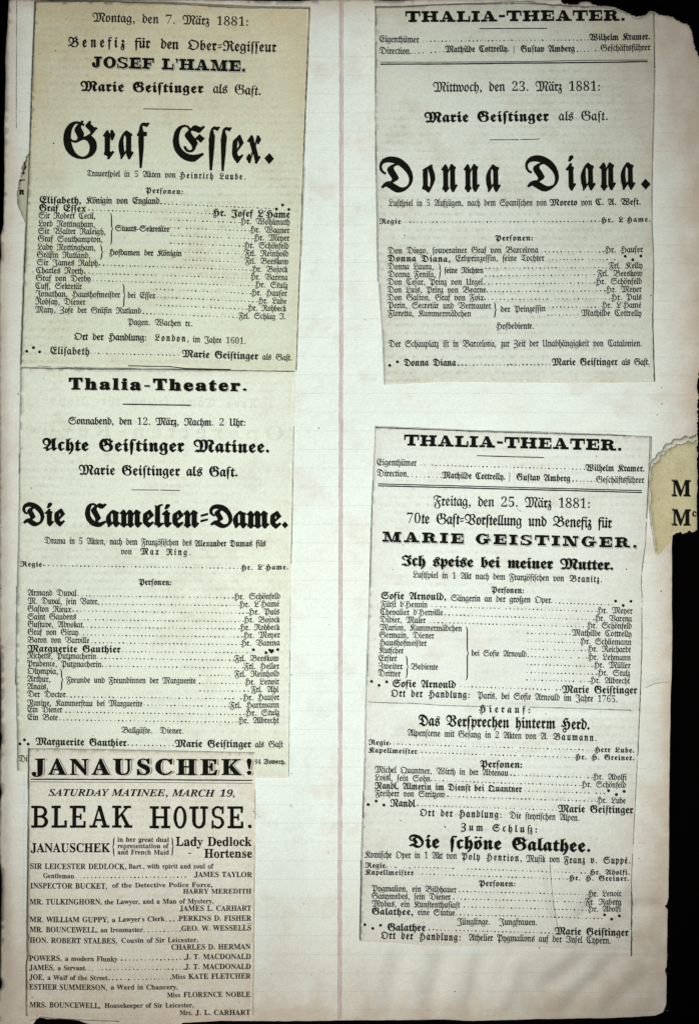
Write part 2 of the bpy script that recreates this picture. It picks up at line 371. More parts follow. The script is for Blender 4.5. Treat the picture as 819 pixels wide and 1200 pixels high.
# ---------------------------------------------------------------- type
# letter outlines in 1/1000 em: the advance, then each contour as x, y, x, y ...
GLYPHS = {
 'fr': {
  'A': [664, [526,-22,530,-2,524,12,502,54,494,112,494,134,423,87,263,1,221,-25,204,-12,218,5,206,22,175,51,136,83,98,109,71,119,37,112,30,134,129,168,209,208,269,253,310,306,335,369,343,443,333,524,303,585,254,624,191,637,123,617,95,593,74,562,61,524,56,481,66,420,95,372,143,336,209,315,202,294,128,317,73,360,39,422,28,499,34,561,53,616,83,662,121,696,167,718,218,725,273,717,320,695,359,658,390,609,409,550,415,481,400,387,357,304,282,230,177,164,271,84,314,64,339,70,378,88,430,119,493,163,493,575,483,666,501,672,518,619,541,673,584,712,640,727,640,708,602,678,580,630,572,564,572,167,573,135,577,115,599,103,618,109,644,126,658,112,593,36,544,-28]],
  'B': [824, [354,-6,274,49,217,84,163,111,123,122,83,108,66,73,74,41,56,30,44,73,52,111,75,143,111,166,228,198,295,236,343,292,363,347,369,412,357,512,321,587,265,634,194,649,128,631,80,582,66,548,61,509,66,465,83,425,109,390,142,362,181,342,224,334,217,311,166,323,123,346,87,378,60,418,43,465,37,516,43,574,62,624,93,666,132,698,178,718,229,725,301,712,362,675,412,612,519,667,624,727,638,711,624,690,635,661,661,615,690,573,708,554,721,547,743,554,753,537,597,442,675,415,734,369,770,308,782,236,771,166,739,104,682,50,598,11,501,-14,404,-23], [534,432,593,466,628,488,640,499,631,519,607,556,578,596,551,630,535,643,513,637,475,619,422,590,447,513,455,438,452,388], [577,29,620,46,655,72,682,107,699,149,705,195,699,246,679,290,648,326,608,353,559,370,504,376,448,366,437,319,420,284,398,255,368,232,314,207,220,173,326,114,429,50,479,30,530,23]],
  'C': [634, [295,-11,210,27,140,88,89,171,57,273,46,392,52,487,72,569,102,636,144,685,194,716,254,726,319,707,344,684,359,655,397,698,419,720,431,726,452,720,534,682,560,673,579,675,599,690,615,678,564,612,549,597,538,593,512,604,428,645,407,649,384,639,354,611,321,569,310,541,315,520,335,478,429,307,448,264,452,239,449,220,433,194,397,149,330,77,412,67,514,80,605,120,618,103,470,-19,437,-23,394,-24], [130,311,165,210,222,135,299,87,328,121,348,148,368,187,372,210,370,234,359,264,334,312,241,481,238,495,244,513,264,541,343,636,330,664,310,686,256,703,202,686,158,635,128,551,118,436]],
  'D': [808, [404,-11,337,26,230,99,191,120,156,127,118,118,75,92,63,106,141,167,213,188,245,185,314,222,337,257,326,294,288,357,261,396,228,449,217,484,224,513,247,542,283,567,331,589,389,606,456,616,341,663,229,678,178,673,134,656,97,630,70,596,53,554,47,507,57,451,87,408,138,379,130,358,71,393,36,445,24,513,32,578,58,636,97,684,150,722,212,745,283,753,363,746,440,725,512,691,579,645,638,587,688,518,740,406,757,292,746,204,715,130,663,68,593,19,520,-13,458,-23], [576,47,620,66,658,96,688,135,707,180,713,229,699,326,656,423,585,515,486,597,413,587,352,567,312,541,299,513,304,492,318,466,367,392,408,323,422,278,401,244,338,204,274,171,310,150,410,81,469,50,527,40]],
  'E': [644, [295,149,254,183,226,239,249,247,243,268,268,254,249,247,265,211,287,184,314,167,348,161,384,167,409,186,423,212,428,243,423,278,409,318,383,365,345,418,296,482,275,515,269,531,275,550,295,579,343,636,330,664,310,686,256,703,202,686,158,635,128,551,118,436,127,327,152,236,196,163,254,110,326,78,412,67,514,80,605,120,618,103,470,-19,437,-23,394,-24,295,-11,210,27,140,88,89,171,57,273,46,392,52,487,72,569,102,636,144,685,194,716,254,726,320,707,345,684,359,655,397,698,419,720,431,726,447,723,519,698,548,692,581,714,598,704,558,632,545,616,532,611,503,618,424,649,403,653,383,646,363,626,345,599,341,579,347,562,367,528,433,435,458,455,494,490,513,520,532,520,559,487,600,463,600,444,553,391,534,391,513,419,476,441,446,417,484,359,495,332,492,322,463,276,446,201,425,168,391,146,348,138], [226,239,205,231,219,263]],
  'F': [553, [222,-186,173,-170,132,-143,100,-109,80,-69,73,-23,92,47,161,138,168,166,155,199,121,212,91,202,69,173,48,182,80,222,121,235,152,229,178,210,195,182,201,147,181,78,138,11,122,-21,116,-52,137,-110,193,-152,275,-168,332,-159,379,-131,409,-86,419,-26,398,63,341,156,261,257,213,332,197,394,207,443,235,501,283,564,351,629,260,660,180,670,116,660,65,629,31,583,20,525,29,479,57,443,103,416,95,394,40,427,7,472,-4,529,4,583,28,633,65,674,114,706,171,726,235,733,359,713,497,655,520,644,535,640,549,646,566,662,580,647,491,559,485,556,472,562,415,597,373,619,311,558,274,501,262,446,276,390,318,324,374,368,406,407,425,407,451,382,492,370,492,347,465,330,443,297,422,297,398,320,373,328,357,323,333,306,394,228,431,178,473,103,488,25,481,-35,462,-88,430,-132,388,-165,336,-185,277,-192]],
  'G': [755, [310,-11,220,26,146,85,92,164,57,261,46,373,54,471,79,557,118,627,170,681,231,714,301,725,371,712,406,741,419,728,406,716,395,701,451,665,437,646,381,682,365,640,373,607,419,505,427,466,417,430,388,372,449,406,482,418,517,434,556,458,586,486,604,515,610,542,589,584,533,637,518,657,534,682,578,729,592,718,586,706,599,684,637,643,664,616,681,607,693,609,702,598,670,566,602,472,571,439,630,403,673,357,700,301,709,239,700,166,673,102,629,49,570,10,498,-15,415,-23], [301,336,327,352,343,376,349,410,341,454,319,511,296,564,288,590,304,633,353,694,309,700,246,689,196,656,160,600,139,522,131,422,205,354,269,331], [483,5,532,24,573,52,605,91,624,136,631,187,625,240,609,286,583,325,550,354,511,373,469,379,438,376,408,361,347,324,277,306,206,326,132,387,152,270,184,173,229,98,284,43,350,10,426,-1]],
  'H': [683, [95,138,43,168,22,176,5,171,-9,187,67,258,95,212,138,177,181,164,220,182,235,221,232,243,225,275,209,319,123,516,119,531,125,550,145,579,175,619,238,698,263,720,278,726,298,720,360,691,380,688,401,695,425,717,440,703,408,663,377,629,360,615,345,612,324,619,261,649,244,653,231,649,212,628,196,601,191,579,201,539,215,506,239,455,295,492,347,518,397,547,417,571,441,571,460,551,479,541,543,496,590,437,619,367,628,289,622,223,603,159,572,100,531,51,480,14,421,-6,319,-26,298,-32,277,-41,254,-36,247,1,208,15,176,9,153,-9,138,-36,133,-67,139,-103,158,-131,185,-149,219,-155,270,-141,304,-97,327,-105,310,-135,286,-159,255,-173,219,-178,175,-170,139,-147,116,-112,108,-67,114,-26,134,6,169,34,256,67,284,88,307,79,309,54,340,29,371,9,421,22,464,47,500,83,527,128,543,182,549,243,542,312,523,370,492,417,455,452,414,473,372,480,315,469,250,433,282,364,298,316,305,285,307,267,290,216,247,171,193,139,143,127]],
  'I': [583, [111,426,67,458,40,501,31,551,39,600,63,640,100,672,148,697,192,712,218,716,232,720,236,731,258,731,265,720,287,705,371,657,421,631,452,621,484,632,501,652,488,676,496,691,513,697,532,689,538,666,519,632,472,598,420,573,384,563,356,570,243,637,168,655,111,641,70,604,54,551,62,509,86,473,124,445,175,431,169,408], [187,-12,181,33,163,66,137,86,108,93,69,80,39,36,18,42,34,82,60,108,126,126,147,125,183,118,198,117,225,126,242,117,241,108,248,77,268,51,300,33,343,27,389,34,424,54,447,83,454,118,450,145,434,185,397,254,367,314,347,359,336,391,333,413,348,460,386,508,436,544,485,558,517,550,527,525,521,503,503,496,488,503,490,512,485,525,469,529,429,513,413,492,408,462,413,434,430,388,507,234,524,191,528,165,511,112,470,57,425,20,354,-1,308,-4,249,-5,207,-21]],
  'J': [583, [108,424,64,456,37,499,28,549,36,598,59,639,95,671,142,695,186,710,212,714,226,718,230,729,252,729,259,718,281,703,365,655,415,629,446,619,478,630,495,650,482,674,490,689,507,695,526,687,532,664,513,630,466,596,414,571,378,561,350,568,237,635,162,653,107,639,67,602,51,549,59,507,83,471,121,443,172,429,166,406], [196,-155,185,-113,163,-78,134,-55,103,-47,67,-60,42,-97,21,-91,44,-48,78,-22,122,-13,179,-21,194,-22,221,-13,238,-22,237,-31,252,-73,292,-107,347,-120,393,-113,429,-94,451,-63,459,-23,454,21,435,75,353,282,332,348,323,390,338,438,377,494,428,539,480,558,511,549,521,523,515,501,497,494,482,501,484,510,478,521,461,525,439,519,419,502,406,475,401,441,408,393,426,338,485,195,513,123,529,68,535,30,514,-37,463,-99,402,-135,345,-145,258,-148,216,-164]],
  'K': [648, [120,-15,71,-7,37,-17,19,-6,25,22,20,63,4,92,19,111,56,103,85,107,106,120,124,108,113,64,117,38,131,18,152,4,180,0,223,10,249,41,258,92,246,171,210,263,149,367,113,425,91,467,84,494,98,539,135,596,188,652,250,694,317,719,389,727,481,715,558,679,621,618,651,567,661,519,653,494,628,485,609,493,612,510,613,527,606,572,584,613,549,649,505,678,452,697,395,703,337,697,283,679,236,650,199,615,175,574,167,530,174,499,195,455,231,391,284,302,286,303,254,413,247,455,253,486,270,512,306,538,396,581,419,602,439,602,476,542,509,499,536,473,550,464,550,443,502,413,427,363,447,350,463,325,482,279,535,137,555,89,575,62,597,53,633,65,646,49,566,-20,555,-21,522,-5,496,30,480,58,460,104,440,154,410,238,384,296,358,315,335,306,297,279,323,146,314,73,286,20,241,-12,182,-23], [442,402,459,424,449,447,423,482,391,515,363,529,323,518,285,489,269,451,273,424,304,314]],
  'L': [542, [282,-11,195,25,139,52,99,68,75,73,55,60,27,21,10,31,43,92,63,134,77,159,88,167,135,154,183,190,199,234,193,263,176,297,123,372,72,448,56,484,50,514,67,589,116,660,191,713,237,728,288,733,343,727,391,709,430,681,460,644,479,600,485,550,477,495,469,461,475,447,462,431,450,435,439,436,383,419,360,379,374,350,411,338,458,350,465,328,412,316,378,321,353,337,337,361,332,394,337,426,354,474,350,485,366,495,388,492,434,513,449,537,454,567,442,624,408,670,354,700,288,710,222,700,170,672,136,628,124,573,132,533,154,488,234,371,263,320,272,276,259,230,221,186,157,144,232,109,295,82,346,64,382,58,401,60,418,68,441,90,473,130,492,117,445,59,376,-19,362,-22,348,-23]],
  'M': [947, [192,-16,179,3,149,21,122,29,112,21,88,-3,72,8,126,83,142,100,155,106,190,93,218,78,252,58,287,103,311,159,324,228,328,312,323,414,307,498,281,565,246,613,204,641,156,651,102,642,61,614,34,570,25,514,34,455,59,405,100,367,153,344,143,323,82,351,37,395,8,451,-1,518,5,574,24,624,53,665,92,698,136,718,186,725,232,719,275,702,311,673,341,636,361,681,387,713,419,733,455,739,514,725,563,685,601,617,625,667,657,701,699,720,753,726,822,714,871,679,900,620,910,538,909,508,920,508,920,485,848,465,826,448,812,426,805,395,802,355,802,116,815,87,843,64,860,55,876,63,912,88,924,73,823,-22,803,-22,796,-7,741,33,728,54,723,84,723,330,733,393,767,437,832,480,832,498,825,579,806,630,770,658,718,667,671,658,635,631,610,587,627,498,633,406,615,260,557,123,510,52,450,-23,431,-23,431,-16,418,3,388,21,361,29,351,21,327,-3,311,8,366,84,382,101,394,106,429,93,457,78,489,59,527,138,550,227,558,327,548,466,518,579,489,635,457,669,422,680,390,672,368,649,355,611,387,503,397,372,387,266,359,177,317,103,268,42,226,-4,211,-23,192,-23]],
  'N': [731, [157,-21,103,-9,79,-7,45,-17,28,-6,33,22,28,63,13,92,27,111,64,103,94,107,115,120,132,108,121,63,126,37,141,17,164,4,195,0,255,20,301,80,318,125,330,180,337,245,339,319,334,419,318,501,292,565,257,611,215,638,165,647,116,638,77,610,50,567,41,511,49,454,75,405,116,367,169,344,159,323,98,351,53,395,25,451,16,518,22,573,41,622,69,664,106,697,149,718,196,725,275,710,336,664,378,588,400,650,434,693,479,718,539,726,607,714,656,679,685,620,695,538,694,508,706,508,706,485,634,465,612,448,598,426,591,395,588,355,588,116,601,87,629,64,646,55,662,63,698,88,710,73,609,-22,589,-22,580,-6,560,8,522,39,509,84,509,330,519,393,553,437,618,480,618,502,612,575,595,626,560,657,504,667,452,655,413,619,387,560,407,461,413,355,406,251,384,159,350,83,305,26,251,-11,190,-23]],
  'O': [773, [309,-15,257,7,191,41,109,86,89,90,66,82,31,59,16,76,79,123,123,152,147,161,170,154,323,74,378,52,430,42,514,64,593,127,626,171,652,223,668,281,674,345,664,427,633,492,581,540,511,573,431,593,349,603,280,620,239,664,188,630,151,599,129,567,122,534,134,485,169,429,207,382,245,332,261,287,252,253,224,224,180,205,123,198,97,200,74,205,74,228,97,223,119,221,165,232,180,263,172,288,150,318,117,357,84,402,60,448,50,492,57,530,78,567,109,602,148,631,185,655,220,680,255,712,269,743,269,745,288,742,299,719,317,702,359,689,441,677,533,658,604,627,657,581,695,523,719,453,727,377,713,275,670,182,602,101,511,35,420,-9,350,-23]],
  'P': [664, [229,-81,223,24,223,48,180,66,152,72,129,62,105,33,89,43,152,169,170,165,169,156,181,141,222,126,222,487,215,559,196,611,163,642,117,652,80,645,51,624,31,591,24,548,31,503,52,465,84,436,128,418,124,395,73,416,34,452,8,499,0,553,5,598,21,639,45,674,76,702,113,719,152,725,209,715,253,684,282,633,298,561,393,657,505,727,517,711,496,677,500,656,513,625,536,576,589,440,607,386,616,346,618,314,598,215,571,164,531,107,489,56,434,-6,424,-23,407,-23,400,-15,380,-6,346,6,299,25,289,-79,270,-195,246,-195], [475,72,510,122,539,187,552,252,548,287,538,329,501,427,456,526,429,592,419,647,355,591,301,528,301,102,414,61,446,53]],
  'Q': [773, [308,-14,253,9,189,42,109,86,89,90,66,82,31,59,16,76,79,123,123,152,147,161,170,154,214,132,318,76,377,52,430,42,514,64,593,127,626,171,652,223,668,281,674,345,664,427,633,492,581,540,511,573,431,593,349,603,280,620,239,664,188,630,151,599,129,567,122,534,134,485,169,429,234,349,250,324,261,287,252,253,224,224,180,205,123,198,97,200,74,205,74,228,97,223,119,221,165,232,180,263,172,288,150,318,108,370,67,432,50,492,57,531,78,567,146,630,191,660,231,689,259,717,269,745,288,742,317,702,359,689,441,677,533,660,604,628,656,582,695,523,719,455,727,377,713,275,670,182,602,101,511,35,420,-9,350,-23], [643,-17,598,-1,574,5,553,-2,518,-22,504,-6,555,30,614,77,629,82,646,78,693,56,709,52,727,59,752,80,767,66,676,-21,665,-23]],
  'R': [720, [128,-15,103,-9,79,-7,45,-17,28,-6,33,22,28,63,13,92,27,111,64,103,94,107,115,120,132,108,121,63,126,37,140,17,162,4,191,0,222,5,248,20,287,73,306,121,319,178,329,315,324,417,309,500,285,565,252,610,212,638,165,647,116,638,77,610,50,567,41,511,49,454,75,405,116,367,169,344,159,323,98,351,53,395,25,451,16,518,22,573,39,622,66,664,103,697,149,718,201,725,257,717,302,692,338,653,365,603,427,649,525,708,564,733,576,719,564,697,568,683,582,665,623,619,659,586,675,577,697,584,708,567,627,508,543,442,568,419,589,365,620,195,629,150,644,98,660,76,676,70,693,75,719,96,734,83,706,46,652,-7,641,-22,621,-22,618,-13,605,0,577,39,557,98,547,143,516,325,500,381,480,395,459,387,438,374,403,350,395,244,374,152,341,78,297,23,245,-12,185,-23], [439,632,410,612,373,581,395,487,403,379,507,446,601,519,514,620,498,636,476,646]],
  'S': [778, [342,-16,271,4,206,37,152,81,107,135,73,198,53,268,46,346,59,443,97,534,159,612,246,675,338,716,414,729,444,725,473,711,541,669,600,638,645,624,684,638,699,667,683,703,687,718,700,723,717,713,723,681,718,650,705,627,678,605,636,582,596,564,573,558,555,564,528,581,501,601,472,618,398,655,336,668,247,647,171,589,119,501,100,393,106,329,125,270,155,215,194,168,240,126,293,93,378,60,463,49,529,56,588,76,637,108,675,150,699,200,707,256,689,339,640,398,574,419,536,413,490,394,407,352,354,327,332,319,311,334,249,393,218,437,207,485,224,545,268,588,329,604,398,585,427,560,450,527,431,514,389,564,330,581,292,574,260,554,238,523,231,485,237,454,254,429,279,412,312,406,343,411,382,426,463,470,501,488,531,493,592,475,658,426,710,352,730,260,720,183,690,114,643,57,580,14,505,-14,421,-23]],
  'T': [588, [374,-12,314,19,245,57,139,122,107,140,84,146,63,138,37,115,21,126,57,175,82,207,117,229,135,224,160,211,200,198,257,194,302,198,335,212,354,230,361,250,351,275,322,302,263,347,226,386,211,427,227,477,275,531,356,589,300,620,227,656,177,668,132,660,97,635,73,598,65,554,77,500,112,453,96,437,56,492,42,556,47,592,64,626,117,681,184,717,243,730,262,727,289,717,357,684,429,644,488,609,530,587,555,579,574,584,597,599,613,586,576,555,533,513,519,508,496,516,449,539,378,578,309,520,286,464,297,433,326,401,360,374,395,348,422,320,431,284,420,242,387,206,332,181,256,173,217,177,371,85,416,66,453,59,508,74,571,117,584,102,525,46,474,7,435,-15,410,-23]],
  'U': [593, [186,-20,180,-4,162,9,128,30,92,49,66,57,66,79,88,105,93,157,93,588,86,617,63,626,29,618,18,635,77,688,99,725,118,725,135,706,162,687,171,659,171,125,173,117,178,109,250,53,268,45,293,55,344,85,421,135,421,575,411,617,375,635,375,658,424,679,451,725,470,725,497,679,547,658,547,635,511,617,500,575,500,122,507,85,527,73,547,79,572,97,586,81,535,35,484,-23,463,-23,464,-11,454,2,429,30,421,67,421,109,335,53,222,-11,207,-23,186,-23]],
  'V': [810, [435,-16,403,6,339,60,274,107,211,129,178,124,131,110,122,129,235,170,268,181,287,184,298,183,309,180,346,219,373,273,390,339,396,415,384,511,349,585,294,631,222,647,178,641,139,625,106,599,82,565,66,525,61,479,72,418,104,367,157,329,228,305,222,282,141,311,83,357,49,419,37,498,44,560,64,615,96,661,138,696,188,718,244,725,314,714,372,681,420,627,462,681,517,714,585,725,657,714,709,682,742,622,756,529,768,515,771,515,771,495,692,475,644,451,628,421,639,391,665,353,728,288,757,248,766,209,756,153,725,98,677,48,614,10,541,-15,463,-23], [624,40,681,87,704,148,698,182,681,214,624,275,570,337,548,405,554,433,573,454,629,482,660,492,685,498,673,545,672,572,663,626,639,665,604,688,562,696,511,686,468,654,433,602,459,524,468,446,453,343,408,251,334,170,388,132,451,81,511,37,552,22]],
  'W': [1046, [725,-13,661,21,566,78,481,19,400,-23,293,69,261,93,215,109,192,103,159,86,146,105,209,145,253,169,276,177,288,176,298,173,347,235,376,315,386,413,381,478,365,534,339,580,306,616,265,638,220,645,154,633,104,598,73,543,62,473,73,411,106,359,157,322,225,304,220,281,144,302,87,345,50,405,38,480,45,545,65,603,97,651,139,689,188,713,243,721,321,706,379,662,395,698,419,725,449,742,484,747,525,739,559,715,583,677,593,627,639,680,699,712,771,723,845,712,899,681,933,631,950,569,953,542,958,516,972,510,972,492,919,481,882,465,860,442,853,411,864,376,895,340,971,269,995,232,1003,192,982,128,927,70,860,21,797,-12,774,-21,759,-24], [497,56,543,89,591,135,629,189,644,243,637,288,615,338,598,372,576,412,553,470,545,510,551,553,570,601,570,615,564,661,546,695,518,716,480,723,429,703,410,678,398,644,440,552,454,445,446,358,420,283,377,219,317,163,344,143,371,119,411,81,444,53,466,44], [877,58,924,100,944,149,936,184,903,223,863,259,824,296,793,338,781,383,793,429,829,466,888,493,877,519,870,566,859,617,833,657,793,683,739,692,675,676,626,631,607,568,616,521,638,469,682,387,701,344,707,307,686,227,627,141,753,69,796,48,824,41]],
  'Z': [537, [31,-169,20,-128,28,-94,50,-68,127,-29,153,-17,162,-4,185,-4,198,-35,224,-68,252,-90,286,-98,345,-78,393,-22,412,58,392,145,337,219,259,271,170,290,135,287,111,277,91,246,98,226,76,213,48,232,60,262,82,288,113,308,156,323,105,346,72,375,93,394,152,355,216,344,296,364,328,388,354,421,371,462,376,510,370,559,354,601,327,634,293,658,253,673,207,678,144,668,96,638,62,593,46,539,23,539,35,599,62,646,101,682,148,707,250,726,308,720,360,702,403,673,437,635,458,587,465,531,454,463,423,404,373,358,308,329,380,302,436,252,470,186,482,107,469,27,432,-39,372,-88,295,-120,227,-139,212,-154,188,-154,148,-100,125,-83,98,-77,61,-91,45,-128,55,-162,72,-182,57,-201]],
  'a': [414, [107,-14,112,-4,108,5,94,20,66,59,36,128,23,216,37,302,77,375,94,395,120,422,155,455,198,493,218,493,219,488,280,452,364,416,364,397,339,382,333,341,333,134,342,82,370,65,381,71,397,87,412,75,331,-23,316,-15,323,-4,287,30,270,58,266,95,266,104,188,39,120,-23], [201,79,266,130,266,379,170,439,124,392,96,334,87,265,97,193,121,130,151,84,178,67]],
  'b': [400, [161,-11,137,7,98,27,44,44,44,64,64,78,67,113,67,590,49,650,63,660,92,607,120,661,165,693,226,704,226,683,181,673,154,650,139,611,134,555,134,394,279,493,290,480,280,464,288,447,312,410,361,329,377,256,365,191,329,126,270,55,187,-23,168,-23], [251,64,282,104,308,154,318,199,301,270,252,361,214,423,134,368,134,107,145,85,211,52,227,48]],
  'c': [315, [146,-16,153,-4,96,40,67,89,58,155,58,325,62,364,82,393,177,481,196,493,212,487,255,454,268,448,285,455,298,444,248,397,232,388,211,400,161,437,132,406,125,367,125,186,128,141,138,113,161,89,184,75,202,70,230,83,277,121,292,109,158,-23]],
  'd': [400, [159,7,105,37,33,59,33,79,53,90,62,107,67,157,67,402,83,407,91,414,158,460,120,484,71,522,43,559,31,602,39,643,62,676,97,697,144,704,144,683,136,683,98,671,82,638,93,606,126,575,242,500,303,455,345,410,369,361,377,302,366,219,332,140,276,61,198,-23,181,-23], [262,72,290,117,312,179,322,248,314,309,291,359,247,404,181,449,151,429,138,415,134,396,134,107,220,61,237,55]],
  'e': [352, [169,-15,172,-7,120,21,85,55,65,95,58,147,58,339,62,364,78,382,209,493,231,493,316,344,321,330,316,318,127,165,137,126,159,96,186,76,217,70,258,82,306,118,318,106,182,-23], [247,289,252,300,244,317,176,436,142,408,128,386,125,362,125,190]],
  'f': [238, [80,-47,73,85,69,202,67,306,67,396,20,396,20,419,51,441,68,487,88,586,105,631,129,670,159,696,192,704,213,703,261,693,276,703,294,696,253,612,210,635,165,642,127,628,113,586,124,525,134,492,143,454,238,454,238,396,142,396,141,270,138,164,124,-53,111,-194,90,-194]],
  'g': [412, [124,-185,73,-159,39,-117,22,-62,82,-62,90,-110,112,-145,147,-167,192,-174,257,-156,306,-109,324,-47,318,-29,301,12,272,112,122,-10,103,-5,106,9,94,37,74,66,49,108,31,148,23,209,30,271,56,332,111,403,151,445,202,493,221,493,220,491,231,476,264,455,365,414,365,395,341,333,333,242,344,128,375,48,370,-31,352,-86,323,-131,286,-166,240,-187,187,-194], [210,88,269,135,267,201,273,291,292,362,234,386,168,429,108,348,88,251,98,189,124,133,157,92,188,77]],
  'h': [398, [157,-185,245,-47,297,75,315,182,288,298,207,413,134,347,134,113,137,88,145,75,161,66,206,104,219,89,160,23,133,-23,114,-23,89,10,37,38,37,56,60,69,67,96,67,590,49,650,63,660,92,607,120,661,165,693,226,704,226,683,181,673,154,650,139,611,134,555,134,375,262,493,274,483,271,472,275,463,282,452,304,425,336,377,361,322,375,234,363,144,325,42,263,-72,175,-197]],
  'i': [229, [98,603,109,654,128,696,159,713,184,705,193,681,188,661,171,636,146,606,111,569,93,569], [115,-15,119,-6,87,26,79,58,81,366,79,379,66,390,34,371,21,384,70,436,117,493,131,484,123,463,141,441,177,421,177,399,153,384,148,346,148,107,156,79,171,69,184,75,203,93,218,78,173,31,131,-23]],
  'j': [215, [98,603,109,654,128,696,159,713,184,705,193,681,188,661,171,636,146,606,111,569,93,569], [52,-120,70,-46,81,115,81,366,79,379,66,390,34,371,21,384,70,436,117,493,131,484,123,463,137,443,177,421,177,399,153,384,148,346,148,84,153,33,165,-23,146,-23,130,29,101,-74,42,-194,19,-194]],
  'k': [375, [89,10,37,38,37,56,60,69,67,96,67,590,49,650,63,660,92,607,120,661,165,693,226,704,226,683,181,673,154,650,139,611,134,555,134,389,289,493,297,480,289,462,294,450,310,424,331,363,311,316,251,265,275,240,292,205,315,124,325,78,342,67,361,83,375,71,299,-23,285,-16,289,-6,263,27,252,69,235,156,193,227,134,189,134,113,137,89,146,75,164,63,187,84,200,70,154,13,133,-23,114,-23], [228,274,257,301,267,328,265,342,254,365,222,424,134,364,134,213]],
  'l': [215, [111,-15,96,13,72,26,37,38,37,56,60,69,67,96,67,590,49,650,63,660,92,607,120,661,165,693,226,704,226,683,181,673,154,650,139,611,134,555,134,113,138,85,160,69,181,59,190,62,199,67,233,91,247,76,124,-23]],
  'm': [655, [83,10,47,28,47,48,73,65,81,104,81,354,78,384,60,405,37,383,21,396,106,493,122,482,117,468,124,455,142,431,148,402,148,362,256,466,269,481,276,493,294,493,294,491,304,474,322,459,345,436,357,413,360,396,361,362,491,493,508,493,545,452,597,431,597,411,580,394,574,366,574,98,579,73,592,65,620,87,636,76,559,-25,543,-15,550,-4,515,26,505,58,507,364,497,388,476,409,457,417,428,399,361,333,361,104,370,65,395,48,395,28,359,10,338,-25,317,-25,297,10,260,28,260,48,286,65,294,104,294,364,285,387,264,408,246,417,217,399,148,333,148,104,157,65,182,48,182,28,146,10,125,-25,104,-25]],
  'n': [444, [83,10,47,28,47,48,73,65,81,104,81,353,78,383,60,404,37,382,21,395,106,493,122,482,119,478,115,467,142,430,149,382,148,362,276,493,297,493,340,449,386,430,386,411,369,394,363,366,363,98,368,73,381,65,409,87,425,76,347,-25,332,-15,338,-4,303,26,293,58,296,364,286,388,264,408,245,416,217,398,148,332,148,104,157,65,182,48,182,28,146,10,125,-25,104,-25]],
  'o': [396, [165,-1,119,21,44,44,44,64,63,88,67,147,67,319,66,366,62,404,279,493,289,475,274,467,296,427,331,374,363,314,373,254,348,157,316,106,271,51,204,-23,184,-23], [257,64,282,99,304,147,312,197,300,264,264,333,223,394,197,437,134,411,134,97,173,79,202,63,235,50]],
  'p': [412, [84,31,70,34,38,16,22,26,79,106,79,290,77,343,69,371,59,387,48,399,38,420,53,453,94,513,112,503,103,479,109,463,125,441,146,390,146,385,294,493,309,478,295,468,314,432,347,384,379,327,389,271,372,195,320,110,262,33,223,-23,204,-23,187,-6,140,17,123,-194,102,-194], [264,69,296,110,323,161,334,211,318,275,270,359,229,420,146,360,146,98,193,73,224,58,239,53]],
  'q': [398, [266,104,188,39,120,-23,107,-14,112,-4,108,5,94,20,66,59,36,128,23,216,37,302,77,375,94,395,120,422,155,455,198,493,218,493,274,454,356,416,356,397,346,386,338,362,335,338,332,239,331,163,325,-11,309,-194,288,-194], [201,79,266,130,266,379,170,439,124,392,96,334,87,265,97,193,121,130,151,84,178,67]],
  'r': [301, [142,-16,146,-9,45,52,45,70,72,85,81,119,81,351,78,381,57,402,34,382,21,395,105,493,121,483,117,468,122,456,148,404,148,375,176,419,200,450,224,493,241,493,256,456,286,420,286,394,248,333,229,333,189,401,168,369,152,337,148,301,148,101,156,82,183,63,197,57,209,62,260,106,275,91,158,-23]],
  's': [384, [139,-2,97,29,29,71,29,90,84,134,108,191,99,224,43,312,33,339,39,360,59,386,117,445,158,481,181,493,239,458,279,447,314,454,335,473,342,506,338,537,324,562,304,578,280,583,248,570,231,531,209,547,189,556,220,596,267,609,303,602,335,579,356,546,363,506,355,463,330,421,257,327,302,298,334,264,354,225,360,184,344,116,297,58,218,9,174,-23,156,-23], [270,376,217,388,161,421,142,428,122,418,101,396,92,375,99,356,121,324,168,246], [259,56,294,92,308,139,290,196,250,241,212,259,194,245,97,121,142,89,175,64,201,48,220,42]],
  't': [241, [123,-18,127,-7,88,18,53,33,53,52,77,68,81,104,81,396,31,396,31,419,67,450,97,491,149,603,170,603,154,524,148,454,237,454,237,396,148,396,148,83,173,66,184,60,199,67,224,87,236,73,190,30,140,-25]],
  'u': [442, [132,-17,133,-10,114,7,91,19,59,32,59,53,78,68,81,111,81,356,78,384,57,407,38,390,22,403,100,493,115,485,111,475,141,439,148,403,148,112,150,91,157,81,184,67,197,62,209,67,230,80,258,102,294,137,294,366,286,404,260,421,260,442,296,459,317,493,338,493,359,459,395,442,395,421,370,404,361,366,361,101,365,76,375,68,388,75,404,95,420,82,332,-23,318,-15,324,-6,300,22,294,58,294,106,244,61,168,1,146,-23]],
  'v': [410, [124,16,56,37,56,57,75,69,79,100,79,295,73,328,54,360,34,388,28,407,35,431,56,467,92,515,108,508,96,468,102,446,120,417,138,391,146,374,286,493,302,493,302,480,316,448,369,352,387,268,381,211,362,159,328,107,277,50,203,-23,182,-23], [261,62,291,99,317,152,327,212,304,313,234,421,146,347,146,90,228,50,238,48]],
